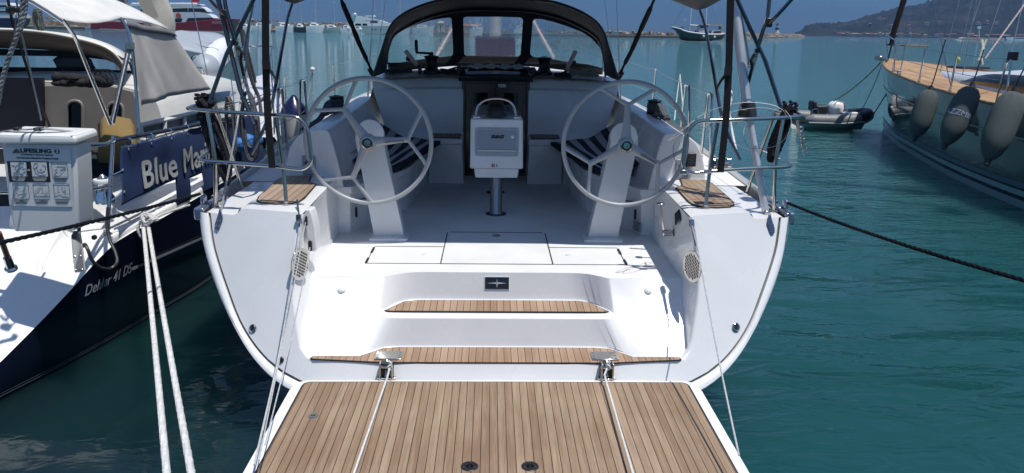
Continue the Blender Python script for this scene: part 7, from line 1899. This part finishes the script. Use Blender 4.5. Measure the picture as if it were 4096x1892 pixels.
# street lamp, masts standing behind
y = 395; LP = thing('street_lamp', 'double armed street lamp on the far quay', 'street lamp', (U(1152,110,y).x,y,1.2))
mb = MB(); q = U(1152,100,y); t_ = U(1152,56,y); mb.tube([V((q.x,y,1.2)),t_],0.16,n=6); mb.build('post', BLACKP, LP)
mb = MB(); mb.tube([t_+V((-0.9,0,-0.4)),t_+V((-0.5,0,0)),t_,t_+V((0.5,0,0)),t_+V((0.9,0,-0.4))],0.10,n=5); mb.build('arm', BLACKP, LP)
for s in (1,-1): mb = MB(); mb.lathe([(0.2,-0.5),(0.3,0),(0.1,0.3)], t_+V((s*0.9,0,-0.5)),n=8); mb.build('lantern', mat('lantern',(0.1,0.1,0.1),0.3), LP)
rd = random.Random(21)
msk = MB()
for i, px_ in enumerate((735,772,812,850,905,925,1000,1088,1120,1262,1340,1500,1528,1600,1690,1880)):
    y = 388+rd.uniform(-2,6); q = U(px_,118,y); hh = rd.uniform(15,24)
    M = thing('mast', 'distant bare mast above the far quay, one of a row', 'mast', (q.x,y,0), 'distant masts above the far quay')
    mb = MB(); mb.tube([V((q.x,y,0.5)),V((q.x+rd.uniform(-0.3,0.3),y,hh))],[0.13,0.08],n=6); mb.build('spar', mat('far_mast',(0.38,0.40,0.42),0.4), M)
    mb = MB(); mb.tube([V((q.x-1.2,y,hh*0.62)),V((q.x+1.2,y,hh*0.62))],0.06,n=4); mb.build('spreader', mat('far_mast',(0.38,0.40,0.42),0.4), M)
# ---- wooden two masted ship
y = 240; GU = thing('wooden_ship', 'two masted wooden sailing ship with green and brown hull at anchor', 'ship', (U(2790,163,y).x,y,0))
f = lambda px,py: U(px,py,y)
HB = mat('gulet_hull',(0.24,0.10,0.045),0.5,var=0.2,vscale=0.5); HGn = mat('gulet_green',(0.035,0.06,0.045),0.45,var=0.1)
mb = MB(); rings = []
prof = [(2686,114,110),(2700,120,113),(2715,137,118),(2724,158,124),(2745,164,130),(2790,165,136),(2830,164,139),(2870,160,139),(2884,157,137),(2888,152,134)]
for i,(px_,lo_,hi_) in enumerate(prof):
    t = i/9; wv = 2.6*math.sin(min(1,t*2.4+0.02)*math.pi/2)+0.05; a = f(px_,lo_); b = f(px_,hi_)
    lz = max(a.z,-0.4) if i else a.z
    rings.append([V((a.x,y-wv*0.5,lz)),V((a.x,y-wv,(lz+b.z)/2)),V((a.x,y-wv*1.05,b.z)),V((a.x,y+wv*1.05,b.z)),V((a.x,y+wv,(lz+b.z)/2)),V((a.x,y+wv*0.5,lz))])
mb.loft(rings[:6],closed=True,cap=True); mb.build('bow_hull', HGn, GU, ang=50)
mb = MB(); mb.loft(rings[5:],closed=True,cap=True); mb.build('stern_hull', HB, GU, ang=50)
mb = MB(); mb.tube([r[2]+V((0,-0.1,0.1)) for r in rings],0.22,n=6); mb.build('gunwale', FWH, GU)
slab('wheel_house', [(2826,140),(2826,116),(2826,112),(2826,104),(2795,104),(2790,126),(2790,134)], 3, FWH, GU, dy=-1.5)
slab('cabin', [(2838,140),(2842,122),(2880,120),(2886,139)], 3, FWH, GU, dy=-1.6); slab('window', [(2848,132),(2850,125),(2876,124),(2879,130)], -0.1, WIN, GU, dy=-1.65)
slab('awning', [(2826,103),(2826,99),(2840,97),(2884,98),(2886,104),(2884,118),(2880,118),(2880,106)], 3.5, mat('cover_cream2',(0.40,0.38,0.32),0.8), GU, dy=-1.7)
slab('wheel_house_window', [(2795,112),(2795,104),(2812,104),(2812,112)], -0.1, WIN, GU, dy=-1.55)
slab('dark_awning', [(2790,101),(2824,101),(2824,112),(2818,112),(2818,104),(2790,104)], 3.2, mat('awning_navy',(0.03,0.035,0.06),0.8), GU, dy=-1.7)
mb = MB(); mb.tube([f(2757,124),f(2766,20)],0.20,n=8); mb.tube([f(2822,112),f(2826,20)],0.20,n=8); mb.tube([f(2760,100),f(2794,103)],0.22,n=7); mb.build('mast', FWH, GU)
mb = MB(); mb.tube([f(2686,112),f(2764,-20)],0.05,n=4); mb.tube([f(2884,122),f(2828,-20)],0.05,n=4); mb.tube([f(2764,20),f(2840,104)],0.04,n=4); mb.tube([f(2686,112),f(2684,98)],0.06,n=4); mb.build('rigging', mat('far_wire',(0.15,0.17,0.2),0.5), GU)
slab('flag', [(2730,76),(2746,73),(2748,82),(2733,85)], 0.05, mat('flag_blue_white',(0.35,0.42,0.55),0.8), GU, dy=0)
slab('dinghy_platform', [(2840,160),(2876,158),(2876,162),(2842,164)], 2, FWH, GU, dy=-2)
mb = MB()
for a in ((2804,145),(2848,148)): mb.ball(f(*a)+V((0,-2.8,0)),0.42,10,8)
mb.build('ball_fenders', FWH, GU)
slab('deck_gear', [(2708,117),(2712,108),(2730,104),(2734,118)], 1.5, CG, GU, dy=-1); slab('deck_gear', [(2775,130),(2777,122),(2786,124),(2788,131)], 1.5, mat('gear_red',(0.3,0.03,0.03),0.7), GU, dy=-2)
# small boat mast behind the strut
boat(2902,2932,152,'white sloop half hidden behind the right hand strut and strap',mast=(11,0),h=1.3,y=330)
# lighthouse
y = 940; LH = thing('lighthouse', 'small black and white lighthouse at the tip of the breakwater', 'lighthouse', (U(3106,140,y).x,y,0)); f = lambda px,py: U(px,py,y)
c = f(3106,142)
mb = MB(); mb.lathe([(5.5,-1),(4.2,2.8),(3.2,4.5)], (c.x,y,0.5), n=14); mb.build('base', CONC, LH)
mb = MB(); mb.lathe([(2.6,0),(2.4,2.8)], (c.x,y,5.0), n=14); mb.lathe([(2.0,5.6),(1.7,8.2)], (c.x,y,5.0), n=14); mb.build('tower_white', FWH, LH)
mb = MB(); mb.lathe([(2.45,2.8),(2.05,5.6)], (c.x,y,5.0), n=14); mb.build('tower_black', BLACKP, LH)
mb = MB(); mb.lathe([(2.4,8.2),(2.4,8.6),(1.1,8.7),(1.1,10.8),(1.4,11),(0.2,12.4),(0.1,15.5)], (c.x,y,5.0), n=12); mb.build('lantern_room', mat('lantern',(0.1,0.1,0.1),0.3), LH)

# ---- hills
def hill(name, ridge, ybase, depth, m, seed=3):
    """headland mesh: ridge given as (photo x, photo y) at the far crest"""
    mb = MB(); rd = random.Random(seed); rr = cat([V((a,b,0)) for a,b in ridge],10); nx = 420; pts = resample(rr,nx); rings = []
    M = 40
    from mathutils import noise as mn
    for j in range(M+1):
        t = j/M; row = []
        for i, p in enumerate(pts):
            yy = ybase + depth*t
            top = U(p.x, p.y, ybase+depth*0.8); h = max(0.0, top.z)
            X = U(p.x, 140, yy).x
            prof = math.sin(min(1,t/0.8)*math.pi/2)**0.85 if t <= 0.8 else 1-((t-0.8)/0.2)*0.15
            n_ = mn.noise(V((X*0.006, yy*0.006, seed)))*0.30 + mn.noise(V((X*0.02,yy*0.02,seed+5)))*0.13 + mn.noise(V((X*0.07,yy*0.07,seed+9)))*0.05
            k = math.sin(math.pi*min(1,t/0.8))*1.0
            tree = abs(mn.noise(V((X*0.045, yy*0.045, 2.2))))*16 + abs(mn.noise(V((X*0.13, yy*0.13, 4.2))))*7
            row.append(V((X, yy, max(-2, h*prof*(1+n_*k*1.2) + tree*min(1,t*6)*min(1,h/25)))))
        rings.append(row)
    mb.loft(rings, closed=False); return struct(mb.build(name, m, None, ang=80))
HM = bpy.data.materials.new('wooded_hillside'); HM.use_nodes = True; n = HM.node_tree; b = n.nodes['Principled BSDF']
tc = node(n,'ShaderNodeTexCoord'); z1 = node(n,'ShaderNodeTexNoise'); z1.inputs['Scale'].default_value = 0.11; z1.inputs['Detail'].default_value = 8; z1.inputs['Roughness'].default_value = 0.7
z2 = node(n,'ShaderNodeTexNoise'); z2.inputs['Scale'].default_value = 0.012; z2.inputs['Detail'].default_value = 6
n.links.new(tc.outputs['Object'], z1.inputs['Vector']); n.links.new(tc.outputs['Object'], z2.inputs['Vector'])
sm = mathn(n,'ADD',mathn(n,'MULTIPLY',z1.outputs[0],0.6),mathn(n,'MULTIPLY',z2.outputs[0],0.4))
cr = node(n,'ShaderNodeValToRGB'); e = cr.color_ramp.elements; e[0].position = 0.40; e[0].color = (0.004,0.007,0.006,1); e[1].position = 0.66; e[1].color = (0.075,0.066,0.052,1)
e2 = e.new(0.52); e2.color = (0.016,0.022,0.015,1); n.links.new(sm, cr.inputs[0]); n.links.new(cr.outputs[0], b.inputs['Base Color']); b.inputs['Roughness'].default_value = 0.95; b.inputs['Specular IOR Level'].default_value = 0.1
hill('hills', [(3165,137),(3200,128),(3222,114),(3262,106),(3330,103),(3385,97),(3430,82),(3470,70),(3520,62),(3570,47),(3620,42),(3680,32),(3730,18),(3790,6),(3850,-12),(3930,-26),(4020,-36),(4200,-60),(4500,-80),(5000,-60),(5600,-20)], 2050, 1400, HM)
# houses scattered on the far shore
rd = random.Random(77)
WALLS = [mat('house_white',(0.60,0.58,0.53),0.8), mat('house_cream',(0.50,0.42,0.32),0.8), mat('house_rose',(0.40,0.22,0.16),0.8)]
ROOFS = [mat('roof_tile',(0.24,0.10,0.06),0.9), mat('roof_pale',(0.36,0.26,0.20),0.9)]
hills_o = bpy.data.objects['hills']; hv = [v.co.copy() for v in hills_o.data.vertices]
def house_at(p, w_, h, wm, rm, label, grp):
    B = thing('house', label, 'house', p, grp)
    mb = MB(); mb.box((p.x,p.y,p.z+h/2-1.5),(w_,6,h+3)); mb.build('wall', wm, B, smooth=False)
    mb = MB(); a = w_/2+0.6; mb.prism([V((p.x-a,p.y-4.6,p.z+h)),V((p.x+a,p.y-4.6,p.z+h)),V((p.x+a-1.5,p.y,p.z+h+1.4)),V((p.x-a+1.5,p.y,p.z+h+1.4))],(0,0.1,0.1)); mb.prism([V((p.x-a,p.y+4.6,p.z+h)),V((p.x+a,p.y+4.6,p.z+h)),V((p.x+a-1.5,p.y,p.z+h+1.4)),V((p.x-a+1.5,p.y,p.z+h+1.4))],(0,0.1,0.1)); mb.build('roof', rm, B, smooth=False)
    for k in (-0.25,0.25): mb = MB(); mb.box((p.x+k*w_,p.y-4.05,p.z+h*0.55),(w_*0.14,0.1,h*0.3)); mb.build('window', WIN, B, smooth=False)
shore = [3355,3372,3388,3398,3412,3424,3440,3468,3490,3505,3518,3532,3548,3560,3588,3602,3618,3640,3655,3672,3700,3722,3748,3765,3790,3812,3836,3858,3880,3900,3925,3950,3975,4000,4025,4050,4075,4092]
tone = ['white','cream','rosy']
for i, px_ in enumerate(shore):
    w_ = rd.uniform(6,14) if px_ < 3880 else rd.uniform(14,28); k = rd.choice([0,0,1,1,2]) if px_ < 3880 else rd.choice([2,2,1])
    q = U(px_,136,2062+rd.uniform(0,18)); z = rd.uniform(0.5,6)
    house_at(V((q.x,q.y,z)), w_, rd.uniform(4,7), WALLS[k], ROOFS[rd.choice([0,0,1])], 'small %s walled house in the far village at the foot of the wooded hill' % tone[k], 'houses along the far shore')
up_ = [(3515,66),(3507,70),(3520,84),(3530,86),(3560,110),(3475,108),(3300,106),(3320,104),(3345,104),(3280,110),(3820,14),(3800,20),(3840,18),(3780,24),(3860,16),(3640,112),(3700,106),(3760,96),(3905,100),(3950,92),(3985,102),(3470,112)]
for i,(a,b) in enumerate(up_):
    best = min(hv[::3], key=lambda v: (lambda s: abs(CX+F_PX*s.dot(CR)/s.dot(_F)-a)*1.0+abs(CY-F_PX*s.dot(CU)/s.dot(_F)-b)*1.2+(0 if v.z > 3 else 90))(v-CAM))
    k = rd.choice([0,0,1]); house_at(V((best.x,best.y-3,best.z+4)), rd.uniform(6,13), rd.uniform(3.5,6), WALLS[k], ROOFS[0], 'small %s villa among trees on the wooded hillside' % tone[k], 'villas on the wooded hillside')
# far pier with freighter hull at right, navigation light
y = 900; f = lambda px,py: U(px,py,y)
BG = thing('cargo_barge', 'long low pale barge lying off the far village', 'barge', (f(3930,150).x,y,0))
slab('hull', [(3838,161),(3842,157),(3865,150),(4018,152),(4018,163),(3845,162)], 12, mat('barge_pale',(0.45,0.42,0.37),0.7,var=0.2,vscale=0.1), BG)
slab('deck_house', [(3900,150),(3900,143),(3925,143),(3928,150)], 8, mat('barge_red',(0.30,0.06,0.05),0.7), BG, dy=2)
mb = MB(); mb.tube([f(3916,150),f(3916,110)],0.7,n=7); mb.box(f(3916,110),(4,2,3)); mb.build('signal_mast', FWH, BG)
BG2 = thing('ferry', 'white ferry at the right edge beyond the pale barge', 'ferry', (f(4070,150).x,y+30,0)); 
slab('hull', [(4030,161),(4026,156),(4140,158),(4140,165)], 12, FWH, BG2); slab('superstructure', [(4045,157),(4048,148),(4120,149),(4120,158)], 9, FWH, BG2, dy=1); slab('window', [(4055,154),(4055,151),(4110,152),(4110,155)], -0.2, WIN, BG2, dy=0.9)
# ---- haze over the harbour
mb = MB(); mb.box((0,4380,140),(14100,9500,284))
HZ = bpy.data.materials.new('air'); HZ.use_nodes = True; n = HZ.node_tree; n.nodes.clear()
pv = node(n,'ShaderNodeVolumePrincipled'); pv.inputs['Color'].default_value = (0.17,0.31,0.58,1); pv.inputs['Density'].default_value = 0.00015
oo = node(n,'ShaderNodeOutputMaterial'); n.links.new(pv.outputs[0], oo.inputs['Volume'])
hz = mb.build('haze', HZ, None, smooth=False); hz['kind'] = 'stuff'; hz['label'] = 'thin blue haze in the air over the harbour'
S.cycles.volume_bounces = 0
